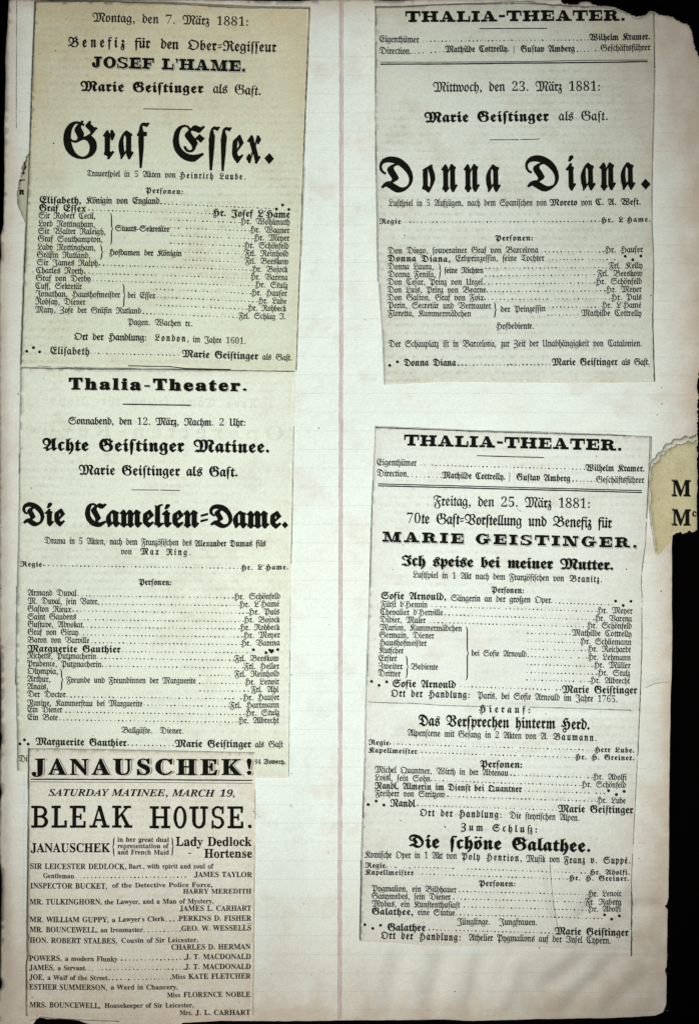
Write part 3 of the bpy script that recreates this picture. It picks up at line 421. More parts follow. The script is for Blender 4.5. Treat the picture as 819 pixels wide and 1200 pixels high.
  'w': [600, [81,11,45,28,45,48,71,65,79,104,79,295,74,337,58,367,42,391,36,410,50,452,92,515,108,508,100,475,106,455,139,398,144,373,260,493,276,493,276,485,285,465,305,444,329,414,343,372,480,493,496,493,496,476,500,458,509,438,536,394,563,338,576,263,570,202,546,142,494,71,455,27,405,-23,384,-23,334,6,258,30,258,50,276,62,280,93,280,295,276,344,262,380,244,402,227,409,209,404,187,386,146,346,146,104,155,65,180,48,180,28,144,11,123,-23,102,-23], [456,57,483,94,507,145,517,201,511,257,494,309,466,362,428,419,347,347,347,83,424,46,434,43]],
  'x': [405, [278,-19,284,-6,270,9,254,41,197,187,151,87,95,-21,79,-21,34,54,34,75,72,134,90,134,104,104,122,76,156,147,184,212,131,337,113,373,83,409,56,381,40,396,128,495,141,482,137,468,163,437,179,404,218,304,309,488,329,488,345,449,368,418,368,397,333,333,315,333,303,359,284,390,257,341,229,279,300,112,318,77,333,66,344,72,360,88,374,77,293,-28]],
  'y': [410, [154,-185,242,-47,294,75,312,182,285,298,204,413,131,347,131,102,137,75,153,66,195,94,208,79,144,18,112,-23,93,-23,68,10,34,35,34,55,59,69,63,84,64,113,64,318,54,366,32,392,21,414,28,435,49,470,84,518,101,509,93,481,98,465,112,439,131,381,131,375,259,493,271,483,268,472,278,453,301,426,333,376,358,321,369,280,372,234,360,144,322,42,260,-72,172,-197]],
  'z': [282, [81,-185,47,-157,24,-113,16,-56,27,15,59,78,113,133,90,158,54,182,54,200,112,239,147,282,159,329,155,359,142,382,104,401,77,395,52,373,37,386,137,510,154,500,150,488,163,474,213,437,230,386,219,343,188,291,135,232,172,198,191,176,211,186,241,198,247,179,203,158,237,85,248,-2,244,-55,232,-102,213,-140,189,-170,159,-188,125,-194], [150,-163,172,-142,187,-107,192,-59,175,33,125,117,76,65,47,8,37,-56,43,-103,62,-139,90,-162,122,-170]],
 },
 'sb': {
  '0': [559, [198,2,135,36,89,91,58,165,40,255,34,359,40,463,58,552,89,625,135,679,199,713,281,724,360,713,422,679,468,625,500,552,519,462,525,358,519,254,500,165,468,91,421,36,359,2,280,-10], [313,64,337,91,353,135,366,231,370,358,366,485,353,580,337,624,313,650,281,659,248,650,223,624,207,580,194,485,189,358,194,231,207,135,223,91,247,64,280,55]],
  '1': [559, [97,53,179,53,202,57,217,67,226,87,229,118,229,619,161,544,130,522,100,515,59,535,46,559,42,589,110,613,150,634,196,666,266,718,378,718,378,118,388,70,403,57,429,53,510,53,510,0,97,0]],
  '2': [559, [35,103,183,254,238,313,278,365,324,457,337,553,332,602,316,637,291,656,259,663,216,652,188,620,172,565,167,490,115,496,75,513,48,543,39,589,45,624,64,656,94,684,137,706,192,719,259,724,358,713,430,680,473,627,488,558,476,490,434,418,400,376,355,328,299,271,130,110,363,110,416,128,435,150,446,179,454,210,513,210,508,0,35,0]],
  '3': [559, [175,-6,121,7,79,27,51,52,28,110,34,144,54,168,81,183,113,188,122,132,147,92,186,68,236,60,297,73,322,91,342,118,355,156,359,207,349,259,319,301,270,329,204,338,142,338,142,400,208,400,265,410,304,441,327,487,335,547,330,595,314,632,288,655,252,663,220,657,198,641,173,583,166,508,111,513,70,530,45,557,36,597,50,646,92,687,161,715,257,724,353,713,426,682,473,630,488,561,477,499,444,449,395,409,335,381,416,355,454,331,485,300,506,258,513,206,507,150,491,104,464,66,430,37,343,1,243,-10]],
  '4': [559, [180,53,208,53,266,66,284,87,290,125,290,186,13,186,13,247,297,714,436,714,436,252,540,252,540,186,436,186,436,125,442,87,460,66,518,53,531,53,531,0,180,0], [290,252,290,427,292,522,297,619,282,587,83,252]],
  '5': [559, [178,-6,125,8,86,28,60,53,40,111,46,142,62,163,88,176,120,180,131,124,165,78,193,65,230,60,291,75,316,94,336,124,349,166,353,220,344,285,318,332,275,359,217,368,154,363,106,350,60,368,92,714,470,714,475,532,418,532,410,566,397,594,364,604,156,604,140,419,188,430,250,434,355,421,436,381,475,339,498,285,506,220,500,160,483,111,455,71,421,41,336,2,245,-10]],
  '6': [559, [224,-1,163,27,113,73,76,139,53,224,45,330,49,410,62,485,84,552,115,610,155,657,204,694,263,716,330,724,388,720,434,709,467,691,490,668,507,614,500,585,480,560,443,542,387,536,382,596,362,646,345,660,321,665,268,648,227,597,199,513,186,401,240,427,277,435,324,438,406,424,470,384,510,318,524,231,509,134,466,57,420,20,363,-3,293,-10], [330,66,357,96,373,147,379,221,373,291,355,340,325,368,287,377,230,362,186,329,195,205,219,121,254,72,296,56]],
  '7': [559, [431,605,168,605,128,592,110,554,104,504,44,504,49,714,526,714,526,665,250,0,165,0]],
  '8': [559, [197,-3,136,16,89,46,56,86,37,131,30,182,40,241,71,288,117,326,177,361,124,398,85,440,61,488,53,542,75,631,104,668,148,698,208,718,285,724,378,712,445,675,485,618,498,549,489,495,462,454,419,420,363,387,440,343,491,297,520,247,529,189,512,105,462,43,381,3,273,-10], [334,444,356,472,368,507,372,551,362,606,331,649,279,666,243,658,216,634,200,598,194,554,201,508,222,474,256,446,302,421], [324,56,360,82,382,122,390,172,381,217,356,254,310,287,244,321,188,265,171,226,165,178,173,125,196,84,232,56,278,47]],
  '9': [559, [173,-6,131,7,100,25,79,49,63,103,75,140,112,160,130,119,154,84,188,61,232,53,290,71,332,126,360,216,373,343,316,295,277,280,231,275,153,288,90,328,49,393,35,482,42,550,62,609,96,657,142,694,198,716,264,724,333,715,393,689,443,644,482,580,506,495,514,388,498,234,477,166,448,107,408,58,359,21,298,-2,227,-10], [307,352,334,366,373,414,365,524,344,600,312,643,270,657,232,646,204,615,186,562,180,488,190,410,222,363,274,347]],
  'A': [650, [-13,27,14,32,35,45,54,71,73,111,307,694,334,693,572,129,594,83,612,51,633,33,660,27,660,0,341,0,341,27,386,32,413,45,422,68,418,88,376,197,154,197,117,105,113,88,111,72,119,47,143,32,190,27,190,0,-13,0], [360,239,263,475,169,239]],
  'B': [659, [24,26,67,33,93,48,107,77,111,122,111,549,109,587,103,614,76,645,23,653,23,678,328,678,443,668,525,639,574,590,590,522,580,466,549,422,498,389,427,368,513,343,574,307,611,257,623,196,615,139,592,90,553,52,468,13,354,0,24,0], [280,375,348,383,392,406,416,448,424,514,418,573,401,614,370,638,322,646,294,643,280,633,273,613,271,582,271,375], [385,45,422,73,441,121,448,191,439,262,413,309,365,335,294,344,271,344,271,97,274,68,284,50,301,39,330,36]],
  'C': [697, [288,-5,205,30,135,84,83,156,50,242,39,340,50,437,84,523,137,594,207,648,291,682,386,693,460,684,547,655,577,648,607,659,624,693,650,693,650,459,625,459,584,542,531,606,466,647,395,660,330,647,279,608,243,544,221,453,214,337,222,228,246,144,286,83,342,47,414,35,474,43,533,67,589,105,638,158,666,132,589,50,494,0,382,-16]],
  'D': [738, [30,26,69,32,94,44,106,69,110,111,110,557,105,606,91,635,64,648,22,653,22,678,330,678,440,668,532,639,604,590,655,523,687,439,697,339,683,217,640,122,568,54,469,14,340,0,30,0], [391,44,439,70,476,112,501,171,517,247,522,341,514,450,492,536,454,596,400,633,332,645,301,641,282,631,274,609,271,573,271,107,274,72,282,51,300,40,331,36]],
  'E': [658, [21,25,66,30,93,44,107,72,112,116,112,549,107,603,93,634,66,648,24,653,24,678,594,678,594,476,571,476,549,555,507,605,440,632,345,641,298,638,277,621,272,578,272,366,288,366,346,375,386,401,412,446,429,514,453,514,453,176,428,176,420,230,407,270,386,299,359,318,322,328,272,331,272,100,276,70,286,52,307,44,343,41,410,45,467,58,513,79,552,112,585,156,612,213,640,213,599,0,21,0]],
  'F': [602, [23,26,66,34,93,50,107,79,111,125,111,558,106,603,92,630,64,645,21,653,21,678,586,678,586,476,562,476,549,532,529,574,501,605,462,626,409,638,342,642,298,640,277,627,271,593,271,368,283,368,341,377,381,403,408,448,423,516,450,516,450,176,424,176,409,251,382,299,341,324,281,333,271,333,271,120,280,64,292,46,312,35,342,29,382,26,382,0,23,0]],
  'G': [756, [298,-4,211,29,139,82,86,153,52,240,41,341,52,439,86,524,138,595,208,648,290,682,383,693,464,684,550,656,577,649,604,660,624,693,651,693,651,458,625,458,600,515,569,564,532,604,490,635,445,654,398,660,333,647,282,609,246,544,224,455,217,339,223,243,240,163,268,101,306,55,354,28,410,19,458,24,489,41,505,68,510,106,510,190,505,229,490,254,460,266,410,271,410,295,745,295,745,271,704,266,680,254,668,230,664,191,664,43,532,-1,399,-15]],
  'H': [779, [23,26,66,32,93,47,107,75,111,120,111,564,106,605,93,631,66,646,24,653,24,678,360,678,360,653,304,643,278,618,271,564,271,373,509,373,509,564,502,618,477,643,420,653,420,678,755,678,755,653,712,646,686,632,673,606,669,564,669,120,673,77,687,49,712,33,755,26,755,0,420,0,420,26,463,32,490,46,504,73,509,120,509,329,271,329,271,120,276,75,289,47,316,32,360,26,360,0,23,0]],
  'I': [388, [20,26,63,34,91,48,107,73,112,112,112,576,107,614,94,637,67,648,20,653,20,678,364,678,364,653,319,648,292,637,277,614,272,576,272,115,279,66,307,39,366,26,366,0,20,0]],
  'J': [492, [77,-80,43,-60,17,-33,1,-1,-5,34,0,66,16,91,39,106,66,111,95,106,118,92,133,70,138,41,126,-2,114,-29,125,-52,156,-60,187,-54,207,-37,217,-8,220,32,220,546,212,609,182,641,118,653,118,678,468,678,468,653,412,642,387,612,382,584,380,546,380,132,366,32,326,-40,257,-83,162,-97]],
  'K': [760, [24,26,68,32,94,47,108,75,112,120,112,564,107,605,94,632,67,647,25,653,25,678,361,678,361,653,305,643,279,618,272,564,272,348,478,556,509,593,519,623,509,640,481,650,433,653,433,678,723,678,723,653,710,653,650,640,584,601,513,537,403,424,690,69,725,37,773,26,773,0,418,0,418,26,456,27,479,31,497,51,491,70,471,98,297,318,272,295,272,120,277,75,290,47,317,32,361,26,361,0,24,0]],
  'L': [635, [23,26,66,32,93,47,107,75,111,120,111,564,106,606,93,633,66,647,24,653,24,678,372,678,372,653,310,646,280,620,271,564,271,123,276,70,298,47,348,41,414,45,469,59,513,83,551,119,582,167,609,230,636,230,598,0,23,0]],
  'M': [944, [21,26,64,32,92,47,107,74,112,118,112,569,105,619,79,644,22,653,22,678,275,678,472,212,669,678,919,678,919,653,878,645,853,630,839,604,834,563,834,127,841,64,866,35,918,26,918,0,589,0,589,26,644,37,670,66,677,124,677,594,429,0,402,0,157,579,157,119,162,72,178,44,207,31,252,26,252,0,21,0]],
  'N': [735, [159,521,159,117,163,73,177,46,203,32,248,26,248,0,27,0,27,26,81,35,106,62,113,117,113,578,73,626,54,645,27,653,27,678,233,678,582,251,582,562,575,617,549,643,493,653,493,678,714,678,714,653,671,647,645,633,632,605,628,561,628,-16,600,-16]],
  'O': [782, [317,-9,251,11,192,43,141,86,98,138,67,199,48,267,41,339,48,411,67,479,99,539,141,592,193,635,254,667,321,687,395,694,466,687,532,668,591,636,642,594,684,542,716,481,735,413,742,339,735,267,716,199,684,138,641,86,589,43,529,11,461,-9,388,-16], [456,31,503,69,538,134,558,223,565,339,560,436,544,516,518,579,482,624,438,651,387,660,325,647,278,609,243,544,223,455,216,339,221,243,237,163,264,100,300,54,343,27,394,18]],
  'P': [622, [23,26,66,32,93,47,107,75,111,120,111,564,106,605,93,631,66,646,24,653,24,678,318,678,428,672,500,655,546,628,580,592,602,547,609,494,593,417,546,358,468,319,360,306,271,306,271,120,276,75,289,47,316,32,360,26,360,0,23,0], [300,342,363,351,405,376,427,422,435,490,429,558,410,605,375,633,322,642,297,639,282,631,271,593,271,342]],
  'R': [704, [23,26,66,32,93,47,107,75,111,120,111,564,106,605,93,631,66,646,24,653,24,678,323,678,415,673,489,658,547,634,588,599,613,554,621,498,604,425,553,370,469,333,643,75,674,38,712,26,715,26,715,0,504,0,300,316,271,316,271,120,276,75,289,47,316,32,360,26,360,0,23,0], [303,348,370,357,417,385,443,432,452,500,445,562,423,607,386,633,334,642,301,639,282,629,274,609,271,574,271,348]],
  'S': [581, [64,235,93,235,123,140,166,74,222,35,293,22,344,30,383,54,407,89,415,133,395,192,335,238,242,284,167,329,115,376,84,430,74,494,81,551,100,600,131,639,172,669,220,688,275,694,342,687,446,662,467,670,477,694,505,694,505,475,480,475,462,528,437,573,406,610,370,639,289,662,243,655,208,635,185,604,178,566,185,530,204,501,281,451,377,406,431,377,473,347,521,280,535,198,527,138,505,86,468,43,418,12,357,-8,286,-15,236,-12,187,1,147,14,126,18,103,11,91,-16,64,-16]],
  'T': [630, [137,26,183,31,212,46,227,75,232,120,232,645,222,645,151,634,97,601,61,546,43,473,16,473,16,678,611,678,611,472,586,472,568,548,531,602,475,634,400,645,392,645,392,120,397,73,412,45,440,31,488,26,488,0,137,0]],
  'U': [733, [286,-12,219,8,170,43,136,91,116,154,109,231,109,564,104,605,91,631,64,646,22,653,22,678,358,678,358,653,302,643,275,618,269,564,269,208,277,131,303,77,346,44,409,33,486,46,540,84,573,148,584,237,584,563,579,604,565,631,537,645,489,653,489,678,706,678,706,653,668,644,645,628,633,602,629,563,629,270,622,176,601,102,566,48,515,11,450,-12,369,-19]],
  'W': [910, [48,585,23,636,4,648,-23,653,-23,678,269,678,269,653,223,643,213,631,209,611,220,555,332,228,448,525,426,594,414,623,398,640,375,648,341,653,341,678,654,678,654,653,602,643,585,613,594,575,706,247,805,550,814,582,817,605,813,627,801,641,749,653,749,678,929,678,929,653,904,644,885,627,856,565,664,-16,637,-16,470,460,283,-16,254,-16]],
  'Y': [634, [151,26,195,32,221,47,235,75,239,120,239,266,69,576,44,617,21,639,1,648,-20,652,-20,678,308,678,308,652,291,652,248,644,232,620,244,583,370,336,496,545,513,580,519,607,511,632,486,647,439,652,439,678,654,678,654,652,609,632,570,583,399,303,399,120,404,75,417,47,444,32,488,26,488,0,151,0]],
  'a': [512, [337,-8,310,15,298,52,225,3,142,-13,96,-6,60,17,38,51,30,94,46,154,95,203,177,244,296,283,296,359,292,395,278,421,255,435,220,440,171,432,155,408,159,399,169,382,183,344,178,320,164,301,115,284,87,289,67,303,53,324,49,352,55,385,73,415,103,439,141,458,188,470,241,474,332,464,392,435,425,385,436,313,436,93,439,59,453,51,477,62,490,41,438,-1,379,-15], [259,61,296,94,296,252,229,225,189,183,176,125,181,83,198,58,225,50]],
  'c': [437, [178,-7,129,16,88,53,56,101,36,159,29,223,37,292,60,353,95,403,143,442,198,467,260,475,324,467,373,444,403,409,413,365,409,340,397,321,377,308,352,304,319,312,299,335,292,373,294,404,284,433,252,442,205,424,176,370,167,279,176,183,204,114,248,71,304,57,356,70,404,107,424,90,369,32,305,-3,232,-15]],
  'd': [551, [159,-7,116,16,79,52,52,99,35,156,29,219,35,291,54,354,83,405,121,443,167,466,217,474,281,460,332,417,332,597,328,623,316,641,295,650,262,654,262,678,475,678,475,112,477,81,484,61,498,48,526,41,526,16,438,8,332,-15,332,58,300,17,258,-7,208,-15], [301,62,332,113,332,360,307,402,259,418,219,406,194,372,180,313,175,228,179,146,193,87,218,53,255,42]],
  'e': [448, [174,-7,126,16,86,52,55,102,36,163,29,234,36,300,56,358,88,406,130,443,179,466,234,474,311,460,371,417,408,349,421,258,421,247,174,247,182,167,206,109,244,75,297,63,353,79,402,128,424,108,370,40,305,-1,229,-15], [300,286,300,320,297,375,288,413,269,435,240,442,203,427,180,380,173,303,173,286]],
  'f': [318, [22,24,59,33,74,52,77,72,78,109,78,412,24,412,24,462,78,462,78,526,90,596,126,649,183,681,259,692,315,685,357,664,383,632,392,595,388,567,375,546,334,529,291,544,275,582,287,626,292,635,294,644,288,656,268,660,243,655,229,640,220,581,220,462,303,462,303,412,220,412,220,97,224,60,235,38,258,28,297,24,297,0,22,0]],
  'g': [487, [132,-202,71,-181,34,-149,21,-111,41,-68,102,-38,52,-1,35,45,42,80,63,110,99,138,152,164,86,200,46,251,33,316,39,360,59,399,90,430,131,454,179,469,234,474,347,453,472,453,472,399,399,399,425,354,434,303,428,262,411,225,384,195,348,172,305,158,256,153,211,155,168,141,150,106,165,81,210,73,261,73,332,70,386,60,425,43,451,19,465,-14,470,-55,454,-119,406,-168,326,-199,217,-209], [264,193,284,217,294,257,297,314,294,371,284,411,264,434,234,442,204,434,185,411,174,371,170,314,174,257,185,217,204,193,234,185], [324,-165,375,-140,392,-98,387,-76,371,-62,344,-54,305,-51,144,-51,118,-77,109,-108,117,-133,141,-154,181,-168,239,-173]],
  'h': [567, [27,24,52,28,67,38,75,56,78,83,78,594,68,639,53,650,28,655,28,678,220,678,220,397,284,455,362,474,419,464,460,434,484,385,492,315,492,83,502,39,517,28,541,24,541,0,301,0,301,24,308,24,340,39,350,83,350,323,348,359,341,384,327,399,302,404,258,391,220,350,220,83,230,39,244,28,268,24,268,0,27,0]],
  'i': [295, [121,544,97,561,80,585,75,614,80,644,97,668,121,685,150,690,179,685,204,668,220,644,225,614,220,585,203,561,179,544,150,539], [27,24,52,29,68,38,75,55,78,83,78,375,76,406,70,424,55,433,30,437,31,462,221,462,221,83,230,39,244,29,268,24,268,0,27,0]],
  'k': [534, [26,24,52,29,68,39,75,56,78,83,78,592,76,621,70,640,56,649,30,654,31,678,220,678,220,251,338,369,357,393,363,414,350,431,306,437,306,462,514,462,514,437,459,423,409,387,331,311,515,51,536,31,560,24,560,0,314,0,314,24,323,24,348,30,356,47,345,73,242,219,220,200,220,83,230,39,244,29,268,24,268,0,26,0]],
  'l': [297, [27,24,52,29,68,38,75,55,78,83,78,592,70,639,56,650,30,654,30,678,221,678,221,83,230,39,244,29,268,24,268,0,27,0]],
  'm': [825, [27,24,52,28,67,38,75,56,78,83,78,377,68,423,53,434,28,438,28,462,218,462,218,394,280,454,353,474,412,465,453,436,477,389,519,436,567,465,622,474,678,464,718,434,742,385,750,315,750,83,760,39,774,28,798,24,798,0,562,0,562,24,586,28,600,39,610,83,610,323,608,359,601,384,587,399,562,404,520,391,483,353,483,83,493,39,507,28,530,24,530,0,297,0,297,24,321,28,335,39,345,83,345,323,343,358,336,384,322,399,297,404,254,391,218,350,218,83,227,40,241,29,264,24,264,0,27,0]],
  'n': [567, [27,24,52,28,67,38,75,56,78,83,78,377,68,423,53,434,28,438,28,462,220,462,220,398,283,455,362,474,419,464,460,434,484,385,492,315,492,83,502,39,517,28,541,24,541,0,301,0,301,24,308,24,340,39,350,83,350,323,348,359,341,384,327,399,302,404,258,391,220,350,220,83,230,39,244,28,268,24,268,0,27,0]],
  'o': [501, [189,-7,135,17,90,55,56,105,35,163,28,229,35,296,56,356,90,405,135,443,189,466,250,474,311,466,365,443,410,406,444,357,465,298,472,229,465,161,444,102,410,53,366,16,312,-7,251,-15], [287,27,311,58,319,84,324,121,327,229,323,339,309,403,286,435,251,445,214,434,191,403,178,338,174,230,178,122,183,84,191,58,215,27,251,17]],
  'p': [553, [26,-184,60,-175,75,-150,77,-129,78,-95,78,362,76,400,69,422,55,433,29,439,29,462,213,462,213,391,247,438,291,466,343,475,393,467,436,444,472,407,499,360,515,302,521,238,515,169,498,108,470,56,434,18,389,-7,338,-15,272,1,220,48,220,-86,226,-147,249,-175,294,-183,294,-207,26,-207], [330,54,356,88,371,148,376,230,372,310,359,369,335,403,296,414,254,398,220,350,220,102,249,57,291,42]],
  'r': [428, [27,24,52,29,68,38,75,55,78,83,78,375,76,406,69,425,55,433,30,437,31,462,217,462,217,375,245,417,279,449,313,468,347,474,384,469,410,453,426,428,431,396,427,370,414,349,394,336,369,331,331,344,308,372,281,387,261,380,241,360,227,327,222,286,222,83,226,55,237,38,258,28,294,24,294,0,27,0]],
  's': [429, [181,-9,129,9,109,13,89,7,76,-13,53,-13,53,157,79,157,99,101,129,58,167,31,209,22,242,26,266,40,281,60,286,87,273,125,232,156,159,193,113,221,81,252,62,288,55,328,65,386,97,433,146,465,210,475,247,471,296,458,317,454,332,459,343,475,363,475,363,330,340,330,320,378,293,413,259,434,222,441,194,437,173,426,156,386,172,346,218,315,285,282,329,255,360,226,377,189,383,141,372,76,340,27,289,-5,225,-15]],
  't': [340, [133,-7,98,16,79,53,72,106,72,415,30,415,30,446,85,500,131,550,167,593,192,631,215,631,215,462,309,462,309,415,215,415,215,122,223,76,233,64,250,60,282,73,307,111,331,98,294,36,245,-2,184,-14]],
  'u': [558, [136,-5,97,26,75,75,68,144,68,369,66,399,59,421,43,433,17,438,17,462,211,462,211,110,225,69,263,53,305,64,340,98,340,369,337,401,329,422,312,434,282,438,282,462,482,462,482,104,485,76,493,58,509,49,536,44,536,19,446,11,340,-15,340,60,312,29,277,5,195,-15]],
  'v': [456, [57,369,33,419,18,432,-4,437,-4,462,244,462,244,438,232,438,202,431,192,411,194,399,275,182,351,376,359,405,345,430,303,438,303,462,454,462,454,439,414,415,387,362,238,-15,212,-15]],
  'w': [647, [25,394,9,424,-16,437,-16,462,206,462,206,437,178,431,170,411,172,396,178,376,248,189,314,350,299,396,282,430,250,439,250,462,481,462,481,437,450,430,440,411,443,390,500,210,569,381,576,410,566,430,530,439,530,462,663,462,663,439,633,424,613,384,453,-15,430,-15,332,293,208,-15,182,-15]],
  'y': [447, [43,-203,15,-186,-4,-159,-10,-125,7,-79,27,-64,53,-59,95,-73,111,-113,110,-130,115,-143,128,-147,147,-138,170,-110,193,-66,209,-7,54,373,37,410,23,428,-7,437,-7,462,241,462,241,437,202,431,191,409,193,397,276,177,343,359,352,387,354,408,342,431,302,437,302,462,446,462,446,437,413,418,386,361,241,-36,216,-97,193,-143,142,-195,78,-209]],
 },
 'fb': {
  'A': [781, [208,-3,228,10,235,19,222,43,191,79,155,112,128,125,79,113,65,151,185,199,270,263,307,315,330,378,337,451,328,524,300,580,256,616,198,628,149,619,109,593,81,553,72,502,82,444,114,398,165,365,238,345,230,305,142,330,79,376,41,440,28,522,35,585,55,640,86,685,128,719,180,740,238,747,296,739,347,717,390,680,424,632,445,574,452,507,429,391,361,282,312,233,254,190,318,120,339,100,355,93,370,96,394,106,458,140,526,182,526,570,521,628,506,680,542,702,575,638,603,680,636,712,678,734,733,747,733,707,701,686,680,658,668,621,664,573,664,218,667,186,674,162,698,143,720,150,750,171,775,141,618,-23,580,-8,587,14,589,26,581,37,544,77,529,130,236,-32]],
  'B': [855, [325,-1,174,79,152,89,134,92,108,84,99,59,111,20,75,3,47,54,37,100,45,137,70,168,108,191,155,203,260,239,308,272,344,318,366,376,374,446,369,495,354,539,330,577,299,606,261,625,218,631,152,615,103,569,84,502,95,444,126,398,179,365,253,345,245,305,157,330,93,376,53,440,40,522,47,583,67,638,98,683,140,717,191,739,249,746,304,739,357,718,403,684,441,639,606,721,657,751,677,716,663,695,665,686,672,668,691,633,718,595,739,572,757,564,779,572,801,538,665,457,726,427,773,381,803,322,813,255,799,180,757,115,688,59,594,16,493,-13,407,-22], [603,476,629,493,638,501,627,533,599,581,567,625,544,643,518,633,462,602,482,541,489,476,483,412], [619,81,659,134,673,207,668,252,652,292,628,325,597,350,560,366,519,371,468,360,438,293,394,251,347,228,261,193,319,169,403,121,492,76,562,61]],
  'C': [745, [399,-17,328,3,260,35,199,77,146,130,103,191,60,294,46,404,54,499,77,581,113,649,161,700,218,731,282,742,324,737,361,722,389,697,405,663,484,723,501,734,525,741,552,736,602,715,634,703,648,699,671,709,699,735,728,708,636,610,612,588,589,580,560,586,476,622,446,628,403,611,383,578,392,551,417,500,503,353,528,302,537,273,524,242,490,204,409,123,453,116,507,113,581,121,652,141,703,166,726,133,546,-16,473,-23], [396,173,404,206,391,249,353,318,262,466,248,495,243,516,252,538,277,565,374,643,363,666,343,684,292,699,255,691,224,667,198,629,179,579,167,517,163,447,170,380,189,316,220,258,262,208,313,166,372,136]],
  'D': [813, [378,-12,314,19,194,96,167,106,163,106,133,96,87,66,60,96,118,164,175,204,232,218,251,217,265,214,297,234,307,258,299,287,276,321,221,392,197,461,221,514,285,560,374,593,301,615,220,622,157,615,110,595,79,563,69,520,95,452,124,423,163,403,151,362,80,401,38,456,24,525,32,588,58,643,97,687,150,720,212,740,283,747,365,740,445,718,520,682,588,635,648,576,697,509,746,401,762,290,750,208,713,135,656,73,584,22,511,-12,446,-23], [614,101,646,125,670,156,691,231,683,289,661,347,624,405,574,462,511,515,437,563,393,555,360,541,338,520,331,496,345,456,369,424,402,375,432,324,444,288,423,249,358,210,314,190,392,138,473,95,537,81]],
  'E': [757, [399,-17,329,3,262,34,201,76,148,128,104,189,61,292,46,404,54,500,77,584,113,652,161,704,218,736,282,747,342,738,388,712,418,668,473,724,514,747,528,746,541,742,610,714,648,705,671,715,699,741,731,717,643,616,624,596,607,589,585,595,495,628,464,633,434,622,419,600,432,575,467,530,522,466,573,511,592,530,603,550,633,550,668,513,721,487,721,457,687,426,662,390,633,390,606,423,559,449,545,437,573,396,582,367,577,348,546,295,537,266,515,214,472,182,415,171,356,183,312,219,283,280,322,297,359,237,385,220,414,214,460,227,478,261,461,314,421,365,342,455,312,498,302,533,323,578,350,605,388,640,354,687,327,700,295,704,241,687,199,637,172,555,163,447,174,355,208,274,262,207,332,156,413,124,497,113,603,127,702,165,726,133,546,-16,473,-23]],
  'F': [657, [229,-179,173,-162,125,-136,88,-101,65,-59,57,-12,80,67,147,163,153,186,146,209,124,216,103,211,87,197,63,158,26,178,71,238,128,258,164,252,193,233,211,205,217,171,197,98,153,30,130,-34,140,-76,171,-109,219,-131,281,-138,341,-129,385,-103,410,-61,419,-9,410,32,383,82,337,141,268,225,222,284,197,333,189,384,206,436,258,504,344,589,274,612,192,621,117,608,61,571,45,545,40,515,60,454,87,425,129,402,113,363,69,389,31,426,5,473,-4,531,17,614,74,683,156,730,249,747,330,738,434,712,591,656,610,652,657,676,684,647,569,537,540,519,502,529,391,572,347,516,332,449,338,417,357,384,410,317,467,368,499,411,529,411,565,377,617,361,617,331,585,301,561,264,531,264,502,297,473,308,434,289,525,166,551,106,560,45,551,-19,525,-75,483,-121,429,-156,364,-177,292,-184]],
  'G': [804, [328,-10,232,29,153,90,95,171,58,269,46,381,55,481,83,569,126,642,183,697,250,731,323,742,399,728,432,763,464,739,440,710,484,681,463,647,420,674,408,637,417,607,469,513,478,486,467,450,441,407,461,422,481,431,525,446,596,485,616,506,622,525,616,541,596,562,535,616,516,636,510,653,517,671,536,695,596,758,626,733,614,715,610,705,623,687,652,656,686,628,709,616,731,628,758,600,723,568,654,482,620,454,692,397,735,328,749,245,739,169,710,104,663,51,601,11,525,-15,439,-23], [332,367,352,405,333,463,303,510,287,543,280,575,287,593,308,623,366,692,351,696,331,697,294,688,261,661,232,617,211,561,198,493,193,416,193,394,236,361,290,350], [513,33,565,70,598,128,609,202,604,249,591,290,569,325,541,352,508,368,470,374,430,366,340,315,299,306,248,314,200,336,241,199,297,100,366,41,444,21]],
  'H': [765, [203,-190,152,-142,134,-75,141,-28,163,13,200,46,257,70,310,90,337,113,365,101,360,88,366,74,403,42,445,9,490,30,527,75,550,141,558,228,545,316,509,389,460,440,407,458,374,451,335,429,356,390,390,319,401,264,382,216,333,171,267,138,199,125,121,137,53,172,32,180,20,176,7,169,-17,200,108,288,131,233,171,187,213,169,247,184,260,215,253,247,231,291,157,401,135,444,128,474,145,521,193,584,233,629,295,694,340,733,368,746,389,742,464,715,489,710,507,718,529,740,560,716,474,622,451,603,428,596,411,601,336,629,311,634,274,613,255,565,273,518,311,464,353,489,417,514,475,539,498,563,528,563,532,555,541,546,560,536,624,491,671,432,699,360,709,275,693,177,647,87,578,16,492,-24,403,-45,358,-58,334,-70,310,-51,314,-36,295,-6,255,5,224,-1,199,-17,183,-43,177,-75,184,-110,206,-139,238,-159,276,-165,334,-149,371,-99,409,-118,389,-157,358,-186,319,-202,276,-208]],
  'I': [624, [126,407,75,442,43,488,33,541,43,598,73,645,119,680,222,723,239,747,269,747,286,722,333,694,400,660,430,643,471,627,488,633,507,646,515,655,486,668,477,690,490,718,520,729,554,714,568,675,553,638,513,600,461,567,412,543,377,534,346,546,232,605,164,620,131,615,103,599,83,573,76,541,85,502,113,468,154,442,204,428,193,387], [182,-8,183,11,179,41,166,65,147,80,123,85,84,73,58,35,18,50,48,107,87,141,136,152,176,146,206,140,219,145,242,160,268,144,261,114,276,83,314,53,359,40,412,58,430,80,436,108,427,141,401,191,342,297,322,339,316,369,336,421,386,477,444,518,484,534,521,539,557,527,573,494,562,466,535,454,503,470,484,485,459,475,448,444,452,427,463,403,483,365,515,308,548,246,562,209,565,184,548,138,505,84,450,36,399,7,351,-5,293,-9,267,-9,232,-13,209,-23]],
